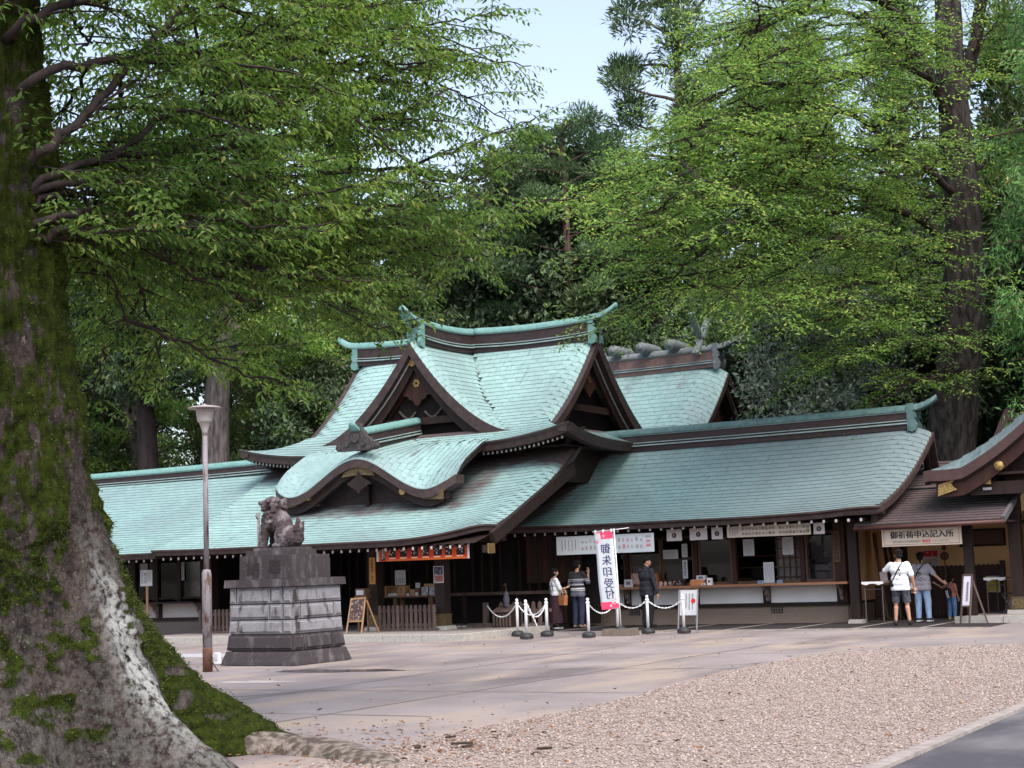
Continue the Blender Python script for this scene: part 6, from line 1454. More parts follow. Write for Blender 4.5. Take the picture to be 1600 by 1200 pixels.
def top(t, D, mt, sleeve=.5, hem=.47, loose=1.0, name='shirt', full=False, collar=False):
    k, H, fat = D['k'], D['H'], D['fat'] * loose; J = D['J']
    pr = [('e', J['chest'], (.182 * k * fat, .128 * k * fat, .155 * k)), ('e', Vector((0, -.01, .79 * H)), (.178 * k, .098 * k, .066 * k)), ('e', J['waist'], (.168 * k * fat, .124 * k * fat, .14 * k)), ('c', Vector((-.07 * k, 0, hem * H + .05)), Vector((.07 * k, 0, hem * H + .05)), .122 * k * fat, .122 * k * fat), ('c', Vector((-.06 * k, 0, hem * H + .16)), Vector((.06 * k, 0, hem * H + .16)), .125 * k * fat, .125 * k * fat)]
    for s_, (sh, el, wr) in D['A'].items():
        if full: pr += [('c', sh, el, .068 * k, .056 * k), ('c', el, el.lerp(wr, .93), .056 * k, .043 * k)]
        else: pr += [('c', sh + Vector((-s_ * .015 * k, 0, .0)), sh.lerp(el, sleeve * 1.6), .067 * k * (.85 + .15 * fat), .066 * k)]
    if collar: pr += [('c', Vector((0, -.01, .82 * H)), Vector((0, 0, .845 * H)), .07 * k, .064 * k)]
    o = blob_mesh(name, pr, .013, mt, t, 5, wr_(.009))
    # cut the hem straight
    bm = bmesh.new(); bm.from_mesh(o.data); bmesh.ops.bisect_plane(bm, geom=bm.verts[:] + bm.edges[:] + bm.faces[:], plane_co=(0, 0, hem * H), plane_no=(0, 0, 1), clear_inner=True); bm.to_mesh(o.data); bm.free()
    for p in o.data.polygons: p.use_smooth = True
    return o
def trousers(t, D, mt, to=.03, loose=1.0, name='trousers'):
    k, H = D['k'], D['H']; pr = [('e', D['J']['hip'], (.172 * k * D['fat'], .125 * k * D['fat'], .1 * k))]
    for s_, (hip, kn, an) in D['L'].items():
        pr += [('c', hip, kn, .094 * k * loose, .074 * k * loose)]
        e = an if to < .2 else None
        if e is not None: pr += [('c', kn, an + Vector((0, 0, .0)), .074 * k * loose, .06 * k * loose)]
    o = blob_mesh(name, pr, .013, mt, t, 3, wr_(.008))
    bm = bmesh.new(); bm.from_mesh(o.data); bmesh.ops.bisect_plane(bm, geom=bm.verts[:] + bm.edges[:] + bm.faces[:], plane_co=(0, 0, to * H), plane_no=(0, 0, 1), clear_inner=True); bm.to_mesh(o.data); bm.free()
    for p in o.data.polygons: p.use_smooth = True
    return o
def shoes(t, D, mt, sole=None):
    k = D['k']
    for s_, (hip, kn, an) in D['L'].items():
        pr = [('c', Vector((an.x, an.y - .03 * k, .045 * k)), Vector((an.x + s_ * .015 * k, an.y + .15 * k, .036 * k)), .046 * k, .04 * k), ('e', Vector((an.x, an.y, .065 * k)), (.045 * k, .055 * k, .05 * k))]
        o = blob_mesh('shoe', pr, .01, mt, t, 3)
        for v in o.data.vertices: v.co.z = max(v.co.z, .004)
        if sole: MB().box(an.x - .04 * k, an.x + .045 * k, an.y - .07 * k, an.y + .18 * k, .001, .024 * k).build('sole', sole, None).parent = t
def strap(t, pts, w, mt, name='strap'):
    m_ = MB(); P = smooth_path_v(pts); 
    for a, b_ in zip(P[:-1], P[1:]): m_.bar(a, b_, w, .008, up=(0, 1, 0))
    o = m_.build(name, mt, None); o.parent = t; return o
def back_strap(t, shirt, p0, p1, mt, w=.026, n=16):
    """bag strap lying on the shirt's back from shoulder to hip"""
    bm = bmesh.new(); bm.from_mesh(shirt.data); tree = BVHTree.FromBMesh(bm); bm.free(); V = []; Fq = []
    d = Vector((p1[0] - p0[0], 0, p1[1] - p0[1])).normalized(); sx = Vector((d.z, 0, -d.x)) * w / 2; last = -.1
    for i in range(n + 1):
        q = Vector((p0[0] + (p1[0] - p0[0]) * i / n, 0, p0[1] + (p1[1] - p0[1]) * i / n)); ys = []
        for s_ in (-1, 1):
            h = tree.ray_cast(Vector((q.x + sx.x * s_, -1, q.z + sx.z * s_)), Vector((0, 1, 0))); last = h[0].y if h[0] else last
            V.append((q.x + sx.x * s_, last - .007, q.z + sx.z * s_))
        if i: k = len(V); Fq.append((k - 4, k - 3, k - 1, k - 2))
    o = obj('strap', V, Fq, mt, None); o.parent = t; so = o.modifiers.new('s', 'SOLIDIFY'); so.thickness = .006
def smooth_path_v(pts): return [Vector(p) for p in pts]
def back_print(t, shirt, items, mt, zoff):
    """small print projected onto the shirt's back"""
    bm = bmesh.new(); bm.from_mesh(shirt.data); tree = BVHTree.FromBMesh(bm); bm.free()
    V = []; Fq = []
    for v, f in items:
        b = len(V); ok = True; tmp = []
        for x, z in v:
            h = tree.ray_cast(Vector((x, -1, z + zoff)), Vector((0, 1, 0)))
            tmp.append(h[0] + Vector((0, -.004, 0)) if h[0] else Vector((x, -.12, z + zoff)))
        V += tmp; Fq += [[b + i for i in q] for q in f]
    o = obj('shirt_print', V, Fq, mt, None); o.parent = t
def rects_geo(rs):
    v = []; f = []
    for x0, x1, y0, y1 in rs: b = len(v); v += [(x0, y0), (x1, y0), (x1, y1), (x0, y1)]; f.append((b, b + 1, b + 2, b + 3))
    return v, f
STAND = {1: (.055, -.01, .058, .01), -1: (-.055, -.01, -.058, .01)}
WIDE = {1: (.095, 0, .075, .015), -1: (-.085, 0, -.072, .015)}
# --- man in white T-shirt, hand raised to his chin
t, D = person('man in white printed T-shirt and dark shorts, hand raised to his face', (9.72, .72, .02), 8, 1.74,
  {1: ((.165, -.02, .63), (.175, .03, .49), (.1, .15, -1)), -1: ((-.215, .06, .70), (-.085, .13, .80), (.8, .3, .55))}, WIDE, look=(.35, 0), fat=1.1)
s_w = top(t, D, cloth_mat('cloth_white', (.74, .76, .8)), .5, .455, 1.12); trousers(t, D, mat('camo_dark', (.018, .02, .03), (.09, .1, .12), 22, .9), .3, 1.15, 'shorts'); shoes(t, D, cloth_mat('shoe_black', (.02, .018, .02)))
r = random.Random(2); back_print(t, s_w, [text_geo('EXTREME', .055)] + [rects_geo([(.0, .05, -.09, -.05), (.0, .045, -.22, -.17), (-.06, -.045, -.14, -.11), (-.07, -.03, -.29, -.28), (-.03, .02, -.27, -.262), (.05, .1, -.285, -.277), (-.09, .1, -.315, -.308), (-.04, .05, -.335, -.33)])], ink_grey, 1.33)
back_strap(t, s_w, (.085, 1.435), (-.165, 1.0), hair_b); MB().box(-.22, -.13, -.12, -.02, .88, 1.02, 0, .008).build('shoulder_bag', hair_b, None).parent = t
# --- person in grey T-shirt and jeans holding the child's hand
t, D = person('person in grey printed T-shirt and blue jeans holding a child by the hand', (9.72, 2.5, .02), -6, 1.66,
  {1: ((.2, -.01, .665), (.305, .0, .565), (.9, .0, -.45)), -1: ((-.155, -.01, .63), (-.165, .04, .49), (-.05, .2, -1))}, {1: (.08, 0, .07, .015), -1: (-.075, 0, -.07, .015)}, look=(.15, 0), fat=1.2, hair='tail')
s_g = top(t, D, cloth_mat('cloth_grey', (.33, .31, .34)), .55, .45, 1.12); trousers(t, D, cloth_mat('denim_pale', (.2, .29, .45), (.3, .4, .56), 5), .05, 1.12); shoes(t, D, cloth_mat('shoe_navy', (.05, .05, .08)), white_paint)
wave_ = [rects_geo([(.02 + i * .02, .05 + i * .02, -.2 - .014 * i, -.19 - .014 * i) for i in range(6)] + [(-.04 + i * .02, -.01 + i * .02, -.24 - .01 * i, -.232 - .01 * i) for i in range(6)] + [(-.03, .05, -.1, -.07), (-.01, .06, -.14, -.11), (-.05, .0, -.17, -.15)])]
back_print(t, s_g, [text_geo('JAPAN', .05)] + wave_, ink, 1.24)
back_strap(t, s_g, (.1, 1.37), (-.19, .92), hair_b); MB().box(-.26, -.16, -.1, .02, .78, .92, 0, .012).build('shoulder_bag', mat('bag_beige', (.6, .52, .5), None), None).parent = t
# --- child
t, D = person('small child in pink top and jeans with dark backpack, arm held out', (10.2, 3.3, .02), -25, 1.06,
  {-1: ((-.21, -.04, .72), (-.34, -.12, .82), (-.8, -.2, .45)), 1: ((.14, .0, .64), (.15, .05, .5), (0, .2, -1))}, {1: (.05, .02, .055, .02), -1: (-.06, -.03, -.058, .0)}, look=(-.2, 0), fat=1.12, hair='bob', child=True)
top(t, D, cloth_mat('cloth_pink', (.4, .16, .13)), .6, .5, 1.08); trousers(t, D, cloth_mat('denim_blue', (.07, .16, .33), (.12, .22, .4), 6), .06, 1.2); shoes(t, D, cloth_mat('shoe_yellow', (.5, .4, .14)))
bp_ = blob_mesh('backpack', [('e', (.03, -.16, .64), (.11, .07, .14))], .012, cloth_mat('bag_dark', (.02, .02, .03)), t, 2); strap(t, [(.08, -.24, .70), (.1, -.245, .6), (.12, -.23, .52)], .015, white_paint, 'bag_piping'); strap(t, [(.04, -.245, .70), (.06, -.25, .6), (.08, -.235, .52)], .015, white_paint, 'bag_piping')
# --- man in black jacket at the counter
t, D = person('man in black jacket and trousers looking down at the counter', (3.05, 1.2, .02), -22, 1.78,
  {1: ((.16, .0, .63), (.18, .03, .475), (.05, .1, -1)), -1: ((-.15, .05, .63), (-.1, .17, .58), (.3, .9, -.1))}, STAND, look=(-.6, .6), fat=1.08, hair='crop')
top(t, D, cloth_mat('jacket_black', (.016, .016, .022), (.028, .027, .036)), hem=.44, loose=1.14, name='jacket', full=True, collar=True); trousers(t, D, cloth_mat('trouser_black', (.014, .013, .016)), .03, 1.1); shoes(t, D, MATS['shoe_black'])
# --- man in striped shirt
t, D = person('man in black and grey striped shirt and dark jeans at the counter', (.95, 1.42, .02), -8, 1.76,
  {1: ((.14, .07, .67), (.09, .16, .80), (-.2, .3, .9)), -1: ((-.15, .02, .64), (-.09, .15, .6), (.3, .9, 0))}, STAND, look=(-.1, 0), fat=1.06)
top(t, D, pattern_mat('striped_jersey', 'stripes', ((.017, .017, .02), (.13, .13, .17), (.55, .54, .58))), .62, .46, 1.1); trousers(t, D, cloth_mat('denim_dark', (.025, .03, .06), (.04, .047, .085), 6), .03, 1.05); shoes(t, D, cloth_mat('shoe_tan', (.3, .2, .15)))
# --- woman with tote bag
t, D = person('woman in white blouse and long maroon plaid skirt with orange tote bag', (.42, 1.15, .02), -48, 1.58,
  {1: ((.14, .05, .64), (.1, .16, .66), (.1, .9, .3)), -1: ((-.15, .03, .63), (-.11, .15, .58), (.2, .9, -.1))}, STAND, look=(-.25, 0), fat=1.1, hair='bob')
s_b = top(t, D, MATS['cloth_white'], .6, .54, 1.1, 'blouse'); k = D['k']
m_ = MB(); n = 28; prof = [(.15, .92), (.17, .85), (.185, .7), (.2, .5), (.215, .3), (.225, .14)]; v = []; f = []
for r_, z in prof:
    for i in range(n): a = 2 * math.pi * i / n; q = r_ * (1 + .05 * math.sin(a * 7) * (.95 - z)); v.append((q * math.cos(a), q * math.sin(a) * .82, z))
for j in range(len(prof) - 1):
    for i in range(n): f.append((j * n + i, j * n + (i + 1) % n, (j + 1) * n + (i + 1) % n, (j + 1) * n + i))
f.append(list(range(n))); o = obj('skirt', v, f, pattern_mat('plaid_maroon', 'plaid', ((.045, .012, .02), (.012, .008, .014))), None, True); o.parent = t
shoes(t, D, MATS['shoe_black'], white_paint)
back_strap(t, s_b, (.075, 1.31), (.16, .97), mat('strap_grey', (.15, .15, .2), None), .018); back_strap(t, s_b, (-.075, 1.31), (.1, .97), MATS['strap_grey'], .018)
tb = thing('tote_bag', 'orange brown leather tote bag with pale handles held by the woman', 'bag', (.72, 1.0, .6)); MB().prism([(-.13, 0), (.13, 0), (.16, .26), (-.16, .26)], (.68, .98, .62), Vector((math.cos(-.5), math.sin(-.5), 0)), ZA, (.05, .1, 0)).build('bag_body', mat('leather_orange', (.42, .15, .05), (.5, .22, .1), 10, .6, .3), tb)
ax = Vector((math.cos(-.5), math.sin(-.5), 0)); c = Vector((.68, .98, .86))
for off in (Vector((0, 0, 0)), Vector((.05, .1, 0))): MB().tube([c + off + ax * -.09, c + off + ax * -.07 + ZA * .12, c + off + ZA * .16, c + off + ax * .07 + ZA * .12, c + off + ax * .09], .012, 6).build('handle', mat('handle_pale', (.5, .36, .25), None), tb, True)
# ================================================================ TREES
LIMBS_NEAR = [(0.13, 0.03, [(9.7, -25.29, 5.54), (9.79, -24.94, 5.88), (9.58, -24.01, 6.69), (9.48, -23.04, 7.7), (9.37, -22.17, 8.54)]), (0.1, 0.02, [(9.69, -25.2, 4.79), (9.68, -24.76, 4.91), (9.31, -23.47, 5.03), (9.02, -22.15, 5.19), (8.88, -20.86, 5.35), (8.72, -19.24, 5.58)]), (0.09, 0.02, [(9.67, -25.26, 5.14), (9.52, -24.56, 5.35), (9.33, -23.76, 5.46), (9.02, -22.77, 5.43), (8.96, -21.87, 5.44), (8.86, -20.34, 5.75), (8.78, -19.02, 5.94)]), (0.05, 0.012, [(9.7, -24.74, 4.91), (9.57, -24.45, 4.74), (9.42, -24.04, 4.51), (9.35, -23.8, 4.16)]), (0.05, 0.012, [(9.46, -24.08, 4.97), (9.2, -23.49, 4.67), (8.95, -23.0, 4.3), (8.77, -22.72, 4.0)]), (0.12, 0.02, [(9.72, -25.38, 6.24), (9.68, -24.63, 6.57), (9.46, -23.42, 7.0), (9.22, -21.57, 7.72), (8.99, -20.03, 8.3), (9.01, -18.67, 8.64), (9.01, -17.75, 8.67)]), (0.12, 0.02, [(9.71, -25.45, 6.76), (9.44, -24.3, 7.36), (9.29, -22.73, 8.01), (9.13, -20.22, 8.58), (9.1, -18.33, 9.03)]), (0.1, 0.02, [(9.73, -25.25, 5.31), (9.56, -24.35, 5.71), (9.39, -22.66, 6.2), (9.41, -20.64, 6.86), (9.39, -19.55, 7.24), (9.45, -19.07, 7.46)]), (0.1, 0.02, [(9.73, -25.24, 5.25), (9.6, -24.3, 5.46), (9.35, -22.63, 5.82), (9.38, -20.37, 6.42), (9.5, -19.17, 6.68), (9.52, -18.0, 6.75)]), (0.1, 0.02, [(9.75, -25.19, 4.96), (9.62, -24.24, 5.18), (9.5, -22.5, 5.47), (9.6, -20.16, 5.84), (9.52, -19.08, 6.12), (9.58, -18.13, 6.2)]), (0.07, 0.015, [(9.02, -22.15, 5.19), (8.99, -21.36, 5.19), (8.69, -20.38, 5.29), (8.47, -19.59, 5.4), (8.4, -19.08, 5.56)]), (0.07, 0.015, [(9.31, -23.47, 5.03), (9.02, -22.47, 4.98), (8.93, -21.95, 5.0), (8.59, -21.1, 5.01), (8.46, -20.47, 4.99)]), (0.09, 0.02, [(9.46, -23.42, 7.0), (9.36, -21.98, 7.12), (9.35, -20.29, 7.47), (9.32, -19.43, 7.82), (9.36, -18.61, 7.98)]), (0.08, 0.02, [(9.29, -22.73, 8.01), (9.25, -21.01, 8.08), (9.16, -19.44, 8.9), (8.96, -17.82, 8.98)]), (0.08, 0.02, [(9.39, -22.66, 6.2), (9.5, -21.73, 5.83), (9.34, -20.08, 5.81), (9.18, -19.03, 5.97), (9.19, -18.46, 6.11)]), (0.08, 0.02, [(9.56, -24.35, 5.71), (9.4, -23.27, 6.44), (9.53, -22.19, 6.74), (9.38, -20.32, 7.78), (9.37, -19.21, 8.16)]), (0.12, 0.03, [(9.56, -25.62, 7.29), (9.9, -26.94, 7.34), (10.11, -27.98, 7.36)]), (0.12, 0.03, [(9.76, -25.5, 7.29), (11.17, -25.65, 7.6), (12.26, -25.08, 7.99)]), (0.12, 0.03, [(9.76, -25.5, 7.29), (10.02, -23.54, 8.55), (10.8, -20.93, 9.76)])]
LIMBS_RIGHT = [(0.16, 0.03, [(9.84, 8.23, 13.54), (9.62, 7.41, 14.39), (9.46, 6.67, 14.87), (9.04, 5.21, 15.32), (8.5, 3.68, 15.7), (7.83, 1.6, 15.29), (7.17, 0.65, 15.28)]), (0.13, 0.03, [(9.52, 6.74, 14.64), (9.13, 5.34, 14.71), (8.36, 3.81, 14.15), (7.79, 2.38, 13.67), (7.14, 0.88, 13.38), (6.69, -0.52, 13.26)]), (0.17, 0.03, [(9.72, 8.7, 9.52), (9.17, 7.66, 10.61), (8.36, 5.97, 11.08), (7.66, 4.36, 11.34), (6.56, 2.04, 10.92), (5.87, -0.57, 10.05), (5.28, -1.96, 9.27)]), (0.1, 0.02, [(7.66, 4.36, 11.34), (5.87, 1.62, 11.11), (5.2, -0.49, 10.92), (4.77, -1.83, 10.45), (4.72, -2.43, 10.34)]), (0.12, 0.02, [(9.67, 8.63, 9.88), (9.02, 7.08, 9.94), (8.11, 4.84, 9.75), (6.99, 2.49, 9.41), (6.04, 0.87, 8.82), (5.16, -0.72, 8.15)]), (0.12, 0.02, [(9.56, 8.73, 8.63), (8.74, 7.12, 8.52), (7.81, 5.46, 8.15), (7.22, 4.01, 7.78)]), (0.07, 0.02, [(9.29, 8.87, 6.5), (9.01, 7.56, 6.41), (8.53, 6.72, 6.2), (8.27, 6.04, 5.83)]), (0.15, 0.03, [(9.93, 8.03, 15.42), (8.99, 6.2, 16.38), (8.27, 4.01, 16.58), (7.52, 1.99, 15.44), (6.83, 0.54, 14.58)]), (0.14, 0.03, [(9.81, 8.5, 11.49), (9.07, 6.22, 12.23), (7.63, 3.07, 12.22), (6.48, 0.66, 12.21), (5.92, -0.82, 12.14)]), (0.1, 0.02, [(9.07, 6.22, 12.23), (8.27, 3.9, 13.07), (6.92, 1.39, 12.97), (6.14, -0.62, 11.66), (5.83, -1.88, 11.05)]), (0.1, 0.02, [(8.36, 5.97, 11.08), (7.31, 3.7, 10.44), (6.17, 1.97, 9.8), (5.44, -0.1, 9.08), (4.9, -0.88, 8.24)]), (0.12, 0.02, [(9.83, 8.48, 11.66), (10.3, 9.77, 12.78), (11.14, 11.26, 13.92), (12.3, 13.01, 14.51)]), (0.3, 0.1, [(9.88, 8.24, 13.63), (10.37, 8.83, 15.73), (10.85, 9.37, 18.06), (11.72, 10.71, 20.44)]), (0.12, 0.02, [(9.78, 8.52, 11.13), (8.54, 10.0, 12.15), (6.4, 10.91, 13.45), (3.56, 10.33, 14.2), (1.61, 10.35, 14.32)]), (0.12, 0.02, [(9.9, 8.18, 14.17), (8.42, 9.37, 16.27), (5.9, 10.09, 17.38), (4.16, 9.16, 16.86), (3.07, 9.19, 16.27)]), (0.1, 0.02, [(9.75, 8.67, 9.88), (8.02, 9.99, 9.93), (6.08, 10.03, 9.98), (3.56, 9.73, 10.06), (2.02, 8.85, 9.92)]), (0.09, 0.02, [(8.9, 7.2, 8.51), (8.32, 5.08, 8.82), (7.31, 2.83, 8.29), (6.47, 1.81, 7.93)]), (0.09, 0.02, [(7.63, 3.07, 12.22), (6.96, 1.06, 11.32), (6.24, -1.0, 10.54), (5.54, -2.46, 9.76), (5.21, -3.18, 9.37)]), (0.06, 0.02, [(9.48, 8.81, 7.74), (8.95, 7.38, 7.46), (8.16, 5.81, 7.11), (7.41, 4.83, 6.83)])]
TRUNK_RIGHT = [(8.55, 9.06, 1.88), (8.76, 8.97, 3.48), (9.1, 8.88, 5.61), (9.45, 8.84, 7.39), (9.73, 8.76, 9.16), (9.84, 8.56, 11.13), (9.86, 8.26, 13.45), (9.93, 8.01, 15.6), (10.03, 7.73, 18.1), (10.23, 7.39, 21.49)]
def unit(a): return a / (np.linalg.norm(a, axis=-1, keepdims=True) + 1e-9)
def leaf_geo(P, D, N, L, W, fold=.25):
    """pointed folded leaves: 4 corners each"""
    D = unit(D); S = unit(np.cross(D, N)); N = np.cross(S, D)
    L = np.broadcast_to(L, len(P))[:, None]; W = np.broadcast_to(W, len(P))[:, None]
    mid = P + D * L * .45
    v = np.stack([P, mid + S * W * .5 + N * W * fold, P + D * L, mid - S * W * .5 + N * W * fold], 1).reshape(-1, 3)
    return v, np.arange(len(v)).reshape(-1, 4)
def smooth_path(pts, per=5):
    """Catmull-Rom through the points"""
    P = np.array(pts, float); Q = np.vstack([2 * P[0] - P[1], P, 2 * P[-1] - P[-2]]); out = []
    for i in range(1, len(Q) - 2):
        for t in np.linspace(0, 1, per, endpoint=False):
            a, b, c, d = Q[i - 1], Q[i], Q[i + 1], Q[i + 2]
            out.append(.5 * ((2 * b) + (c - a) * t + (2 * a - 5 * b + 4 * c - d) * t * t + (3 * b - a - 3 * c + d) * t ** 3))
    out.append(P[-1]); return np.array(out)
def tubes_mesh(tubes, n_of=lambda r: 9 if r > .08 else 6 if r > .03 else 4):
    V = []; Fq = []; b = 0
    for P, r in tubes:
        v, f = tube_geo(P, list(r), n_of(max(r)), cap=False); V += v; Fq += [[b + i for i in q] for q in f]; b += len(v)
    return V, Fq
def sprays(limbs, rng, step=.32, blen=(1.7, .75), twig_step=.11, twig_len=.34, leaf=(.07, .028), leaf_step=.04, droop=.55, up=.06, start=.22, wig=.12):
    """limbs -> side branches -> twigs -> leaves set alternately along the twigs"""
    tubes = []; TO = []; TD = []; TL = []
    for r0, r1, pts in limbs:
        P = smooth_path(pts, 6); k = len(P); P[1:-1] += rng.normal(0, .018, (k - 2, 3))
        tubes.append((P, np.linspace(r0, r1, k)))
        seg = np.linalg.norm(np.diff(P, axis=0), axis=1); cum = np.concatenate([[0], np.cumsum(seg)]); tot = cum[-1]
        s = tot * start; side = 1
        while s < tot:
            i = min(np.searchsorted(cum, s), k - 1); T = unit(P[i] - P[i - 1]); p = P[i - 1] + (P[i] - P[i - 1]) * ((s - cum[i - 1]) / max(seg[i - 1], 1e-6))
            fr = s / tot; a = side * rng.uniform(.55, 1.35); ca, sa = math.cos(a), math.sin(a)
            d = np.array([T[0] * ca - T[1] * sa, T[0] * sa + T[1] * ca, T[2] * .4 + rng.normal(up, wig)]); d = unit(d)
            Ls = (blen[0] * (1 - fr) + blen[1] * fr) * rng.uniform(.7, 1.3); q = [p]
            for j in range(6):
                d = unit(d + rng.normal(0, .11, 3) + np.array([0, 0, -.025])); q.append(q[-1] + d * Ls / 6)
            q = np.array(q); tubes.append((q, np.linspace(.016, .004, 7) * (Ls / 1.5)))
            nt_ = max(3, int(Ls / twig_step)); tt = np.linspace(.12, 1, nt_); ii = np.clip((tt * 6).astype(int), 0, 5); fr_ = tt * 6 - ii
            base = q[ii] + (q[ii + 1] - q[ii]) * fr_[:, None]; dd = unit(q[ii + 1] - q[ii])
            an = np.where(np.arange(nt_) % 2, 1, -1) * rng.uniform(.5, 1.1, nt_); an[-1] = 0
            c2, s2 = np.cos(an), np.sin(an)
            td = np.stack([dd[:, 0] * c2 - dd[:, 1] * s2, dd[:, 0] * s2 + dd[:, 1] * c2, dd[:, 2] * .5 + rng.normal(-.05, .16, nt_)], -1)
            TO.append(base); TD.append(unit(td)); TL.append(twig_len * (1.15 - .6 * tt) * rng.uniform(.7, 1.3, nt_) * (Ls / 1.4) ** .5)
            s += step * rng.uniform(.6, 1.4); side = -side
        TO.append(P[-1:]); TD.append(unit(P[-1:] - P[-2:-1])); TL.append(np.array([twig_len]))
    TO, TD, TL = np.vstack(TO), np.vstack(TD), np.concatenate(TL)
    nper = np.maximum(3, (TL / leaf_step).astype(int)); idx = np.repeat(np.arange(len(TO)), nper)
    loc = np.concatenate([np.linspace(.1, 1, n) for n in nper]); alt = np.concatenate([np.arange(n) % 2 for n in nper]) * 2 - 1
    d = TD[idx]; P = TO[idx] + d * (TL[idx] * loc)[:, None]; P[:, 2] -= (loc ** 2) * TL[idx] * .25
    sd_ = unit(np.cross(d, [0, 0, 1.])); n = len(P)
    D = d * .55 + sd_ * alt[:, None] * .7 + np.array([0, 0, -droop]) + rng.normal(0, .28, (n, 3))
    N = np.array([0, 0, 1.]) + rng.normal(0, .45, (n, 3))
    v, f = leaf_geo(P, D, N, leaf[0] * rng.uniform(.7, 1.25, n), leaf[1] * rng.uniform(.8, 1.2, n))
    # twigs as thin three-sided slivers
    A = TO; B = TO + TD * TL[:, None]; B[:, 2] -= TL * .2; w = np.array([0, 0, .004]); sdv = unit(np.cross(TD, [0, 0, 1.])) * .004
    tv = np.stack([A + sdv, A - sdv, B], 1).reshape(-1, 3)
    return tubes, v, f, tv
def sub_limbs(limbs, rng, step, ln, r, start=.2, zj=.25):
    """smaller boughs forking from the limbs"""
    out = []
    for r0, r1, pts in limbs:
        P = smooth_path(pts, 6); seg = np.linalg.norm(np.diff(P, axis=0), axis=1); cum = np.concatenate([[0], np.cumsum(seg)]); s = cum[-1] * start; side = 1
        while s < cum[-1]:
            i = min(np.searchsorted(cum, s), len(P) - 1); T = unit(P[i] - P[i - 1]); a = side * rng.uniform(.45, 1.1); ca, sa = math.cos(a), math.sin(a)
            d = unit(np.array([T[0] * ca - T[1] * sa, T[0] * sa + T[1] * ca, T[2] * .4 + rng.normal(.0, zj)])); L = ln * rng.uniform(.6, 1.3); q = [P[i]]
            for j in range(3): d = unit(d + rng.normal(0, .14, 3) + np.array([0, 0, -.03])); q.append(q[-1] + d * L / 3)
            out.append((r, r * .35, [tuple(x) for x in q])); s += step * rng.uniform(.6, 1.4); side = -side
    return out
def clump_leaves(C, Rr, per, leaf, rng, mode='ball', flat=.7, out=.8):
    """tufts of leaves round clump centres"""
    n = len(C) * per; idx = np.repeat(np.arange(len(C)), per)
    d = unit(rng.normal(0, 1, (n, 3)) + np.array([0, 0, .25])); r = rng.random(n) ** .45
    off = d * r[:, None] * Rr[idx][:, None]; off[:, 2] *= flat
    P = C[idx] + off
    if mode == 'needle': D = d * out + np.array([0, 0, .35]) + rng.normal(0, .35, (n, 3)); N = rng.normal(0, 1, (n, 3))
    elif mode == 'hang': D = d * .5 + np.array([0, 0, -.55]) + rng.normal(0, .4, (n, 3)); N = d + rng.normal(0, .5, (n, 3))
    else: D = d * .6 + rng.normal(0, .6, (n, 3)) + np.array([0, 0, -.2]); N = d * .7 + np.array([0, 0, .7]) + rng.normal(0, .4, (n, 3))
    return leaf_geo(P, D, N, leaf[0] * rng.uniform(.65, 1.3, n), leaf[1] * rng.uniform(.7, 1.3, n), .2)

bark_grey = mat('bark_grey', (.045, .036, .034), (.14, .118, .115), 5, .95, 1.0, stretch=(2, 2, .35), bscale=9)
bark_dark = mat('bark_dark', (0.021, 0.014, 0.014), (0.0455, 0.0315, 0.0301), 4, .95, 1.0, stretch=(2, 2, .35), bscale=9)
bark_red = mat('bark_red', (.07, .04, .034), (.13, .08, .07), 5, .95, 1.0, stretch=(3, 3, .25), bscale=9)
leaf_near = leaf_mat('leaf_zelkova_near', (.078, .142, .034), (.15, .232, .05), (.22, .23, .065), .55)
leaf_right = leaf_mat('leaf_zelkova_right', (.115, .2, .052), (.2, .305, .075), (.36, .36, .1), .55)
leaf_cedar = leaf_mat('leaf_cedar', (.055, .10, .035), (.1, .15, .05), (.14, .09, .04), .3)
leaf_pine = leaf_mat('leaf_pine', (.06, .11, .05), (.11, .16, .065), None, .25)
leaf_ever = leaf_mat('leaf_evergreen', (.035, .06, .03), (.07, .1, .045), None, .2)
leaf_camellia = leaf_mat('leaf_camellia', (.1, .14, .105), (.2, .235, .18), None, .15)
leaf_cypress = leaf_mat('leaf_cypress', (.12, .25, .085), (.2, .36, .13), (.28, .24, .1), .45)

# ---- the giant mossy zelkova whose trunk fills the left edge
BX, BY = 9.17, -25.2
AXR = np.array([math.cos(YAW), math.sin(YAW)]); AXF = np.array([-math.sin(YAW), math.cos(YAW)])   # trunk's own x', y'
from mathutils import noise as mnoise
def bark_noise(p, s): return mnoise.fractal(Vector(p) * s, .9, 2.1, 5)
ROOTS = [(rad(-14), rad(15), 1.25, 1.05), (rad(26), rad(15), 1.95, 1.0), (rad(-75), rad(24), 1.1, .8), (rad(-125), rad(22), 1.2, .9), (rad(85), rad(24), 1.2, .8), (rad(150), rad(25), 1.3, .9), (rad(205), rad(22), 1.1, .8)]
def trunk_radius(ph, z):
    r = .72 - .15 * min(1, max(0, (z - .8) / 1.8)) - .008 * max(0, z - 3)
    for c, sg, A, h in ROOTS:
        d = (ph - c + math.pi) % (2 * math.pi) - math.pi
        sgz = sg * (1 + .5 * min(z, 3))
        r += A * math.exp(-max(z, 0) / h) * math.exp(-(d / sgz) ** 2)
    r += .28 * math.exp(-max(z, 0) / .5)
    return r
NA, NZ = 300, 330
tv = []; moss_w = []
zs = np.concatenate([np.linspace(-.15, 2.2, 180, endpoint=False), np.linspace(2.2, 11, NZ - 180)])
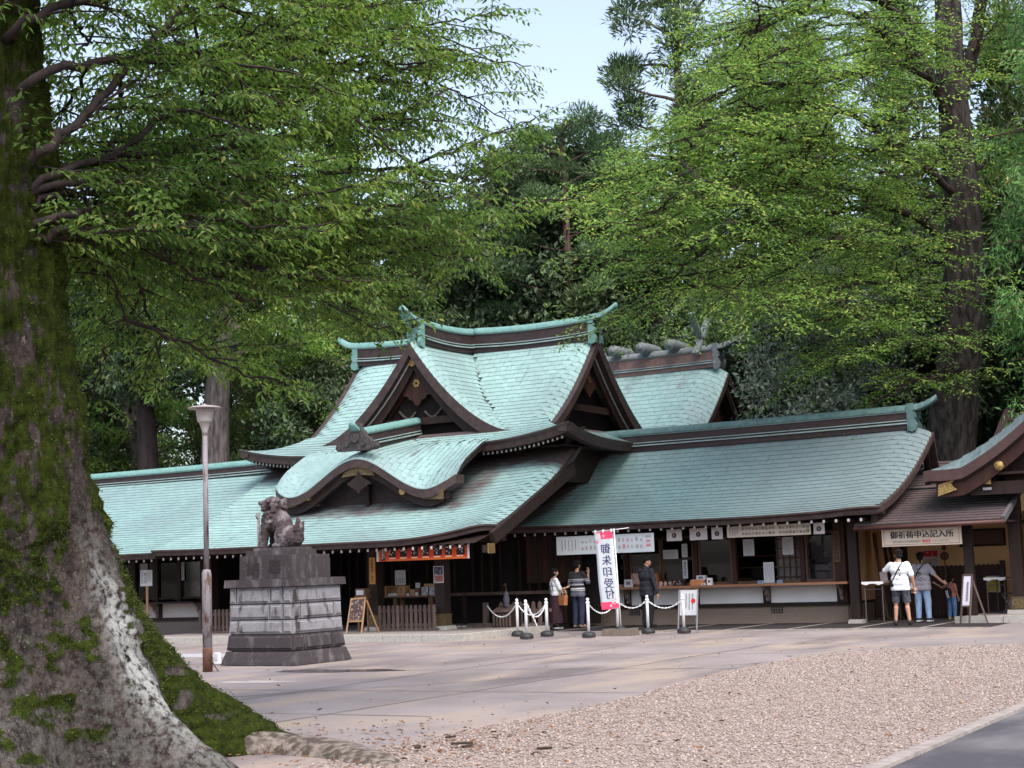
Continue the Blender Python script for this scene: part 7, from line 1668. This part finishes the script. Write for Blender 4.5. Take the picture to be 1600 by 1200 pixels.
for z in zs:
    lean = -.055 * max(0, z - 3.0) + .0
    for j in range(NA):
        ph = 2 * math.pi * j / NA; r = trunk_radius(ph, z)
        cx, sx = math.cos(ph), math.sin(ph)
        furrow = mnoise.noise(Vector((cx * 5.5, sx * 5.5, z * .9))) * .05 + abs(mnoise.noise(Vector((cx * 11, sx * 11, z * 1.6)))) * -.07 + mnoise.noise(Vector((cx * 22, sx * 22, z * 5))) * .022 + mnoise.noise(Vector((cx * 40, sx * 40, z * 16))) * .012
        lump = mnoise.noise(Vector((cx * 2.2, sx * 2.2, z * .8 + 7))) * .07
        m_ = mnoise.fractal(Vector((cx * 2.4 + 3, sx * 2.4, z * 2.0)), .8, 2.1, 4)
        # moss keeps to the sheltered right side and the upper front
        sc0 = rad(38 - 34 * min(1, max(0, (z - 1.6) / 1.6)))
        side = math.exp(-((((ph - sc0) + math.pi) % (2 * math.pi) - math.pi) / rad(34)) ** 2) * 1.1
        front = math.exp(-((((ph - rad(-62)) + math.pi) % (2 * math.pi) - math.pi) / rad(40)) ** 2) * (.2 + .12 * min(z, 4) / 4)
        ridge = math.exp(-((((ph - rad(-16)) + math.pi) % (2 * math.pi) - math.pi) / rad(13)) ** 2) * max(0, min(.9, .9 * (3.0 - z) / 1.0))
        m2_ = mnoise.fractal(Vector((cx * 7 + 3, sx * 7, z * 7)), .8, 2.1, 3)
        mw = min(1, max(0, .16 + side * (.8 if z < 2.5 else .62) + front * 1.2 + .2 * min(z, 4) / 4 - ridge + .62 * m_ + .6 * m2_)); moss_w.append(mw)
        gx_, gy_ = cx * r, sx * r
        rr = r + (furrow + lump) * (1 if z > .15 else .6) + .05 * mw * (mnoise.noise(Vector((gx_ * 11, gy_ * 11, z * 10))) + .3) + .03 * mw * mnoise.noise(Vector((gx_ * 26, gy_ * 26, z * 24))) + .05 * mnoise.noise(Vector((gx_ * 4, gy_ * 4, z * 3.5)))
        xy = (rr * cx + lean) * AXR + rr * sx * AXF
        tv.append((BX + xy[0], BY + xy[1], z))
NZ = len(zs)
ii = np.arange(NZ - 1)[:, None] * NA; jj = np.arange(NA)[None]; j2 = (jj + 1) % NA
tf = np.stack([ii + jj, ii + j2, ii + NA + j2, ii + NA + jj], -1).reshape(-1, 4)
def mossy_mat():
    mt = bpy.data.materials.new('mossy_bark'); mt.use_nodes = True; n = mt.node_tree; L = n.links; b = n.nodes['Principled BSDF']; b.inputs['Roughness'].default_value = .95; b.inputs['Specular IOR Level'].default_value = .1
    g = n.nodes.new('ShaderNodeNewGeometry')
    def noise(s, st=(1, 1, 1), d=8):
        mp = n.nodes.new('ShaderNodeMapping'); mp.inputs['Scale'].default_value = st; L.new(g.outputs['Position'], mp.inputs[0])
        nz = n.nodes.new('ShaderNodeTexNoise'); nz.inputs['Scale'].default_value = s; nz.inputs['Detail'].default_value = d; nz.inputs['Roughness'].default_value = .65; L.new(mp.outputs[0], nz.inputs['Vector']); return nz.outputs[0]
    def rng(x, a, c, lo=0, hi=1):
        r = n.nodes.new('ShaderNodeMapRange'); r.inputs[1].default_value = a; r.inputs[2].default_value = c; r.inputs[3].default_value = lo; r.inputs[4].default_value = hi; L.new(x, r.inputs[0]); return r.outputs[0]
    def mix(fac, a, c):
        mx = n.nodes.new('ShaderNodeMix'); mx.data_type = 'RGBA'; L.new(fac, mx.inputs[0])
        for k, q in ((6, a), (7, c)):
            if isinstance(q, tuple): mx.inputs[k].default_value = (*q, 1)
            else: L.new(q, mx.inputs[k])
        return mx.outputs[2]
    def att(nm):
        a = n.nodes.new('ShaderNodeAttribute'); a.attribute_name = nm; return a.outputs['Fac']
    c = mix(rng(noise(6, (1, 1, .35)), .38, .62), (.013, .009, .008), (.05, .036, .031))
    c = mix(rng(noise(30, (1, 1, .5)), .5, .62), c, (.014, .01, .009))
    c = mix(rng(noise(55), .6, .68, 0, .8), c, (.19, .185, .17))
    c = mix(rng(noise(3.4, (1, 1, .4)), .62, .68), c, (.28, .2, .18))                    # flaked pink inner bark
    lich = n.nodes.new('ShaderNodeMath'); lich.operation = 'MULTIPLY'; L.new(rng(noise(14), .4, .56), lich.inputs[0]); L.new(att('lichen'), lich.inputs[1])
    c = mix(lich.outputs[0], c, (.27, .275, .265))
    c = mix(rng(noise(16), .58, .7, 0, .55), c, (.12, .135, .1))
    c = mix(rng(noise(48), .66, .74, 0, .6), c, (.28, .28, .265))
    mo = n.nodes.new('ShaderNodeMath'); mo.operation = 'MULTIPLY_ADD'; L.new(noise(9), mo.inputs[0]); mo.inputs[1].default_value = .7; L.new(att('moss'), mo.inputs[2])
    moss = mix(rng(noise(11), .32, .68), (.008, .011, .0025), (.032, .045, .005))
    c = mix(rng(mo.outputs[0], .78, .95), c, moss)
    L.new(c, b.inputs['Base Color'])
    bp = n.nodes.new('ShaderNodeBump'); bp.inputs['Strength'].default_value = 1; bp.inputs['Distance'].default_value = .03
    L.new(noise(24, (1, 1, .6)), bp.inputs['Height']); L.new(bp.outputs[0], b.inputs['Normal']); return mt
giant = thing('zelkova_tree', 'giant old zelkova with mossy trunk and flaring roots beside the gravel', 'tree', (BX, BY, 0))
trunk = obj('trunk', tv, tf, mossy_mat(), giant, True)
lichen = []
for z in zs:
    for j in range(NA):
        ph = 2 * math.pi * j / NA; d = ((ph - rad(-14 + 2 * z)) + math.pi) % (2 * math.pi) - math.pi
        lichen.append(math.exp(-(d / rad(8)) ** 2) * math.exp(-((z - 1.05) / .7) ** 2) * 1.5 + .12 * math.exp(-((z) / 1.2) ** 2) + .04)
for nm, dat in (('moss', moss_w), ('lichen', lichen)):
    a = trunk.data.attributes.new(nm, 'FLOAT', 'POINT'); a.data.foreach_set('value', np.asarray(dat, np.float32))
# moss standing up as tiny blades
tvn = np.array(tv); mw = np.array(moss_w)
good = np.where((mw > .5) & (tvn[:, 2] > 0.02) & (tvn[:, 2] < 7.5))[0]
pick = RNG.choice(good, 46000); Pm = tvn[pick] + RNG.normal(0, .012, (len(pick), 3))
ctr = np.stack([np.full(len(pick), BX), np.full(len(pick), BY), Pm[:, 2]], -1)
Nm = unit(Pm - ctr + np.array([0, 0, .25])); n_ = len(pick)
Dm = Nm * .8 + RNG.normal(0, .5, (n_, 3)) + np.array([0, 0, -.25])
v, f = leaf_geo(Pm, Dm, Nm + RNG.normal(0, .8, (n_, 3)), RNG.uniform(.01, .045, n_), .009, .2)
stuff(obj('moss', v, f, leaf_mat('moss_blade', (.011, .016, .003), (.048, .066, .007), (.09, .11, .014), .3), giant))
# its long surface roots
def root(pts, rs, seed):
    P = smooth_path(pts, 14); k = len(P); r = np.interp(np.linspace(0, 1, k), np.linspace(0, 1, len(rs)), rs)
    v, f = tube_geo(P, list(r), 22, cap=True); out = []
    for p in v:
        q = Vector(p); nz = mnoise.noise(q * 2.2) * .05 + mnoise.noise(q * 9) * .014; c = Vector(P[min(k - 1, len(out) // 22)]); d = (q - c); q2 = q + d.normalized() * nz; q2.z = c.z + (q2.z - c.z) * .62; out.append(q2)
    ro = obj('root', out, f, root_mat, giant, True)
root_mat = mat('root_bark', (.06, .046, .038), (.2, .165, .145), 11, .95, 1.0, bscale=34, stretch=(1, 1, 1), spread=(.4, .6))
root([(9.6, -24.5, .25), (10.2, -23.75, .1), (10.75, -23.35, .0), (11.3, -23.35, -.03), (11.9, -23.6, -.06), (12.45, -23.95, -.1), (12.9, -24.3, -.22)], [.34, .26, .27, .28, .26, .22, .12], 1)
root([(9.6, -25.2, .3), (10.3, -24.9, .08), (10.9, -24.75, -.05), (11.5, -24.85, -.12), (12.0, -25.1, -.22)], [.42, .3, .22, .17, .1], 2)
root([(9.1, -25.7, .15), (9.3, -25.95, .1), (9.5, -26.2, .02), (9.7, -26.5, -.2)], [.35, .26, .2, .12], 3)
rng = np.random.default_rng(11)
LN = [(a * .42, b_, ([(BX - .1 * AXR[0], BY - .1 * AXR[1], c[0][2] - .25)] + c) if math.hypot(c[0][0] - BX, c[0][1] - BY) < 1.3 else c) for a, b_, c in LIMBS_NEAR]
LN = LN + sub_limbs(LN, rng, .62, 1.7, .022, .16, .3)
tubes, v, f, twv = sprays(LN, rng, step=.25, blen=(.95, .75), twig_step=.08, twig_len=.30, leaf=(.092, .036), leaf_step=.035, droop=.6, start=.1)
V, Fq = tubes_mesh(tubes); obj('limb', V, Fq, bark_dark, giant, True)
crown = obj('crown', v, f, leaf_near, giant)
obj('twig', twv, np.arange(len(twv)).reshape(-1, 3), bark_dark, giant)
print('near leaves', len(f))

# ---- the zelkova behind the amulet office
zr = thing('zelkova_tree', 'tall zelkova with dark forked trunk behind the end of the amulet office roof', 'tree', (TRUNK_RIGHT[0][0], TRUNK_RIGHT[0][1], 0))
TP = [(8.3, 9.1, -.1)] + TRUNK_RIGHT; P = smooth_path(TP, 6); k = len(P)
rr = np.interp(P[:, 2], [0, 2, 5, 9, 11, 14, 18, 22], [.85, .7, .62, .56, .47, .4, .33, .22])
v, f = tube_geo(P, list(rr), 26, cap=True); v2 = []
for i, p in enumerate(v):
    c = Vector(P[min(k - 1, i // 26)]); q = Vector(p); d = (q - c).normalized()
    v2.append(q + d * (mnoise.noise(Vector((d.x * 2.2, d.y * 2.2, q.z * .5))) * .1 + mnoise.noise(Vector((d.x * 6, d.y * 6, q.z * .9))) * .045))
obj('trunk', v2, f, mat('bark_zelkova', (.02, .016, .016), (.075, .06, .058), 4, .95, 1.0, stretch=(1.6, 1.6, .6), bscale=12, spread=(.4, .62)), zr, True)
rng = np.random.default_rng(5)
LN = [(a * .8, b_, c) for a, b_, c in LIMBS_RIGHT]
LN = LN + sub_limbs(LN, rng, .62, 2.2, .035, .14, .2)
tubes, v, f, twv = sprays(LN, rng, step=.42, blen=(1.7, 1.3), twig_step=.15, twig_len=.55, leaf=(.125, .055), leaf_step=.07, droop=.2, up=.02, start=.1, wig=.1)
V, Fq = tubes_mesh(tubes); obj('limb', V, Fq, bark_dark, zr, True)
obj('crown', v, f, leaf_right, zr)
obj('twig', twv, np.arange(len(twv)).reshape(-1, 3), bark_dark, zr)
print('right leaves', len(f))

# ---- trees of the wood behind
def straight_trunk(H, r0, lean=(0, 0), seed=0, bare=1.0):
    r = random.Random(seed); pts = [(0, 0, -.3)]
    for i in range(1, 9): pts.append((lean[0] * (i / 8) ** 1.3 + r.uniform(-.1, .1), lean[1] * (i / 8) ** 1.3 + r.uniform(-.1, .1), H * bare * i / 8))
    P = smooth_path(pts, 4); return P, np.linspace(r0, r0 * .22, len(P)) + r0 * .35 * np.exp(-P[:, 2].clip(0) / .6)
def tree_proto(kind, H, r0, seed, h0, reach, nb, per, leaf, mt, bark, mode, flat, crad=(.45, .8), lean=(0, 0), arch=.25, fill=(.35, 1.0)):
    rng = np.random.default_rng(seed); P, r = straight_trunk(H, r0, lean, seed); tubes = [(P, r)]; C = []
    for i in range(nb):
        h = h0 + (H - h0) * (i + rng.random()) / nb; fr = (h - h0) / (H - h0)
        base = np.array([np.interp(h, P[:, 2], P[:, 0]), np.interp(h, P[:, 2], P[:, 1]), h])
        shape = (math.sin(math.pi * min(1, .18 + .82 * fr)) ** .7 if kind == 'round' else (.35 + .65 * math.sin(3.1 * min(1, .15 + .8 * fr)) if kind == 'pine' else (1 - fr) ** .75 * .9 + .1))
        Lb = reach * shape * rng.uniform(.55, 1.15); a = i * 2.4 + rng.uniform(-.5, .5)
        q = [base]; d = np.array([math.cos(a), math.sin(a), arch + rng.uniform(-.15, .2)])
        for j in range(5):
            d = unit(d + rng.normal(0, .12, 3) + np.array([0, 0, .05 if kind == 'pine' else -.02])); q.append(q[-1] + d * Lb / 5)
        q = np.array(q); tubes.append((q, np.linspace(max(.025, r0 * .16), .012, 6)))
        nc = max(2, int(Lb / .5)); t = rng.uniform(fill[0], fill[1], nc) * 5; ii = np.clip(t.astype(int), 0, 4)
        C.append(q[ii] + (q[ii + 1] - q[ii]) * (t - ii)[:, None] + rng.normal(0, .22, (nc, 3)))
    tz = np.linspace(.86, 1.01, 9) * H; C.append(np.stack([np.interp(tz, P[:, 2], P[:, 0]), np.interp(tz, P[:, 2], P[:, 1]), tz], -1) + rng.normal(0, .25, (9, 3)))
    C = np.vstack(C); Rr = rng.uniform(*crad, len(C))
    lv, lf = clump_leaves(C, Rr, per, leaf, rng, mode, flat)
    V, Fq = tubes_mesh(tubes)
    return V, Fq, bark, lv, lf, mt
PROTO = {}
def place_tree(key, name, label, group, x, y, rz=0, s=1.0):
    """first use builds the meshes, later ones share them"""
    t = thing(name, label, 'tree', (0, 0, 0), group)
    if key not in PROTO:
        V, Fq, bark, lv, lf, mt = SPEC[key]()
        a = obj('trunk', V, Fq, bark, t, True); b = obj('crown', lv, lf, mt, t); PROTO[key] = (a.data, b.data); print(key, len(lf))
    else:
        a = link('trunk', PROTO[key][0], t); b = link('crown', PROTO[key][1], t)
    t.location = (x, y, 0); t.rotation_euler = (0, 0, rz); t.scale = (s, s, s)
    return t
SPEC = {
 'cedarA': lambda: tree_proto('cone', 24, .42, 21, 5, 3.4, 84, 80, (.36, .09), leaf_cedar, bark_red, 'needle', .6, (.5, .9)),
 'cedarB': lambda: tree_proto('cone', 20, .38, 22, 2.5, 3.8, 84, 84, (.36, .09), leaf_cedar, bark_red, 'needle', .6, (.55, .95)),
 'pineA': lambda: tree_proto('pine', 21, .42, 23, 9.5, 4.4, 26, 150, (.3, .06), leaf_pine, bark_red, 'needle', .38, (.5, .85), fill=(.6, 1.0)),
 'everA': lambda: tree_proto('round', 12, .35, 24, 1.2, 4.6, 84, 74, (.27, .13), leaf_ever, bark_dark, 'ball', .75, (.6, 1.05)),
 'everB': lambda: tree_proto('round', 17, .5, 25, 4, 5.4, 90, 80, (.3, .15), leaf_ever, bark_grey, 'ball', .75, (.65, 1.15)),
 'camellia': lambda: tree_proto('round', 8.6, .2, 26, .6, 3.3, 70, 80, (.15, .08), leaf_camellia, bark_dark, 'ball', .8, (.4, .7)),
 'deciduous': lambda: tree_proto('round', 19, .7, 27, 4.5, 6.5, 60, 56, (.2, .1), leaf_right, bark_grey, 'ball', .4, (.55, 1.0), lean=(1.5, .3)),
}
GA, GB, GC, GD = 'cedars of the wood behind the shrine', 'evergreens behind the shrine roofs', 'pines rising over the shrine', 'far trees of the wood'
LA = 'tall cedar with reddish trunk in the wood beyond'
LB = 'dark bushy evergreen growing close behind'
LC = 'pine with bare upper trunk and tufted branches above the shrine'
LD = 'broad evergreen standing deep in the wood beyond'
rr_ = random.Random(3)
def spot(x, y):
    """what the tree stands behind, read off its place in the grounds"""
    d = Vector((x, y, 5)) - CAM; a = d.dot(R2) / d.dot(F)
    for lim, s in ((-.2, 'the far end of the left wing'), (-.12, 'the left wing ridge beside the hall'), (-.06, 'the left gable of the hall'), (.02, 'the main ridge of the hall'), (.09, 'the right gable of the hall'), (.16, 'the logs of the inner sanctuary'), (.25, 'the ridge of the amulet office')):
        if a < lim: return s
    return 'the gate and booth'
for x, y, s in ((-18.6, 13.0, .78), (-16.4, 16.2, .8), (-21, 21, .95), (-18.5, 24.5, .8), (-24, 17, .8), (-5.2, 25.2, .86), (-2.0, 24.5, .95), (1.0, 21.5, .9), (4.2, 24, 1.0), (-12.5, 30, .72), (-30, 14, .9), (8.5, 22, 1.0), (12.5, 20, 1.05), (-9, 34, .7)):
    place_tree('cedarA' if rr_.random() < .55 else 'cedarB', 'cedar_tree', LA + ' ' + spot(x, y), GA, x, y, rr_.uniform(0, 6), s * rr_.uniform(.95, 1.05))
for x, y, s in ((-13.5, 18.5, .95), (-10.5, 21, 1.0), (-7.0, 20.5, .9), (-3.8, 21.0, .95), (0.0, 19.0, .95), (3.2, 17.5, .9), (-15.5, 12.5, .8), (6.2, 18.0, 1.0), (10.5, 16.0, 1.0), (14.5, 16.5, 1.1), (-17.5, 18.8, .95), (-29, 9.5, .8)):
    place_tree('everA', 'evergreen_tree', LB + ' ' + spot(x, y), GB, x, y, rr_.uniform(0, 6), s)
for x, y, s in ((-8.9, 20.2, .93), (-6.6, 27.2, 1.28)):
    place_tree('pineA', 'pine_tree', ('taller ' if s > 1.1 else 'shorter ') + LC, GC, x, y, rr_.uniform(0, 6), s)
for x, y, s in ((-32, 30, .8), (-27, 36, .8), (-16.5, 26, 1.0), (-13.2, 27.5, 1.0), (-11, 25, .95), (-20, 30, 1.1), (-9.8, 22.8, 1.12), (-12.6, 23.6, 1.15), (-22, 40, .8), (-13, 40, .6), (-6, 40, .85), (0, 34, 1.0), (7, 32, 1.1), (14, 28, 1.15), (-38, 24, .9), (20, 24, 1.1), (-18, 33, .8), (3, 40, 1.0), (-44, 16, .9)):
    place_tree('everB', 'broadleaf_tree', LD + ' ' + spot(x, y), GD, x, y, rr_.uniform(0, 6), s)
place_tree('camellia', 'camellia_tree', 'dense grey green camellia spreading over the amulet office ridge', None, 4.4, 12.6, .4, 1.22)
SPEC['oldtree'] = lambda: tree_proto('round', 23, .72, 31, 9.5, 6.0, 60, 70, (.2, .1), leaf_right, bark_grey, 'ball', .4, (.55, 1.0), lean=(1.8, 1.0))
place_tree('oldtree', 'old_tree', 'old tree with thick grey leaning trunk behind the left wing roof', None, -18.6, 9.3, 0.0, .95)
SPEC['darktree'] = lambda: tree_proto('round', 20, .55, 32, 8.5, 5.0, 50, 70, (.26, .13), leaf_ever, bark_dark, 'ball', .5, (.55, 1.0), lean=(-1.0, .5))
place_tree('darktree', 'old_tree', 'dark straight trunk left of the thick grey leaning trunk', None, -21.3, 9.2, 0.0, .95)
# slender young tree against the sky
place_tree('deciduous', 'deciduous_tree', 'bright leafy tree in the wood behind the near branches', None, -22.5, 26, 1.0, 1.05)
place_tree('deciduous', 'deciduous_tree', 'light green tree behind the far end of the left wing', None, -27.5, 15.5, 4.0, .85)
place_tree('deciduous', 'deciduous_tree', 'light green tree close behind the left corner of the hall', None, -15.2, 13.6, 3.0, .6)
# ---- cypress beside the gate
def cyp():
    rng = np.random.default_rng(41); P, r = straight_trunk(20, .45, (0, 0), 9); tubes = [(P, r)]; C = []
    for i in range(150):
        h = rng.uniform(5.2, 19); a = rng.uniform(0, 6.28); Lb = (3.3 if h < 13 else 3.3 * (20 - h) / 7) * rng.uniform(.6, 1.1)
        b = np.array([0, 0, h]); e = b + np.array([math.cos(a) * Lb, math.sin(a) * Lb, rng.uniform(-.3, .5)])
        q = np.array([b, b * .5 + e * .5 + np.array([0, 0, .25]), e]); tubes.append((q, np.array([.05, .03, .012])))
        t = rng.uniform(.35, 1, 7); C.append(b + (e - b) * t[:, None] + rng.normal(0, .2, (7, 3)) + np.array([0, 0, -.25]) * t[:, None])
    C = np.vstack(C); lv, lf = clump_leaves(C, rng.uniform(.3, .6, len(C)), 60, (.19, .055), rng, 'hang', 1.1)
    V, Fq = tubes_mesh(tubes); return V, Fq, bark_red, lv, lf, leaf_cypress
SPEC['cypress'] = cyp
place_tree('cypress', 'cypress_tree', 'bright green feathery cypress hanging over the gate roof', None, 13.6, 8.4, 0, 1.0)
bpy.data.scenes.remove(BENCH)
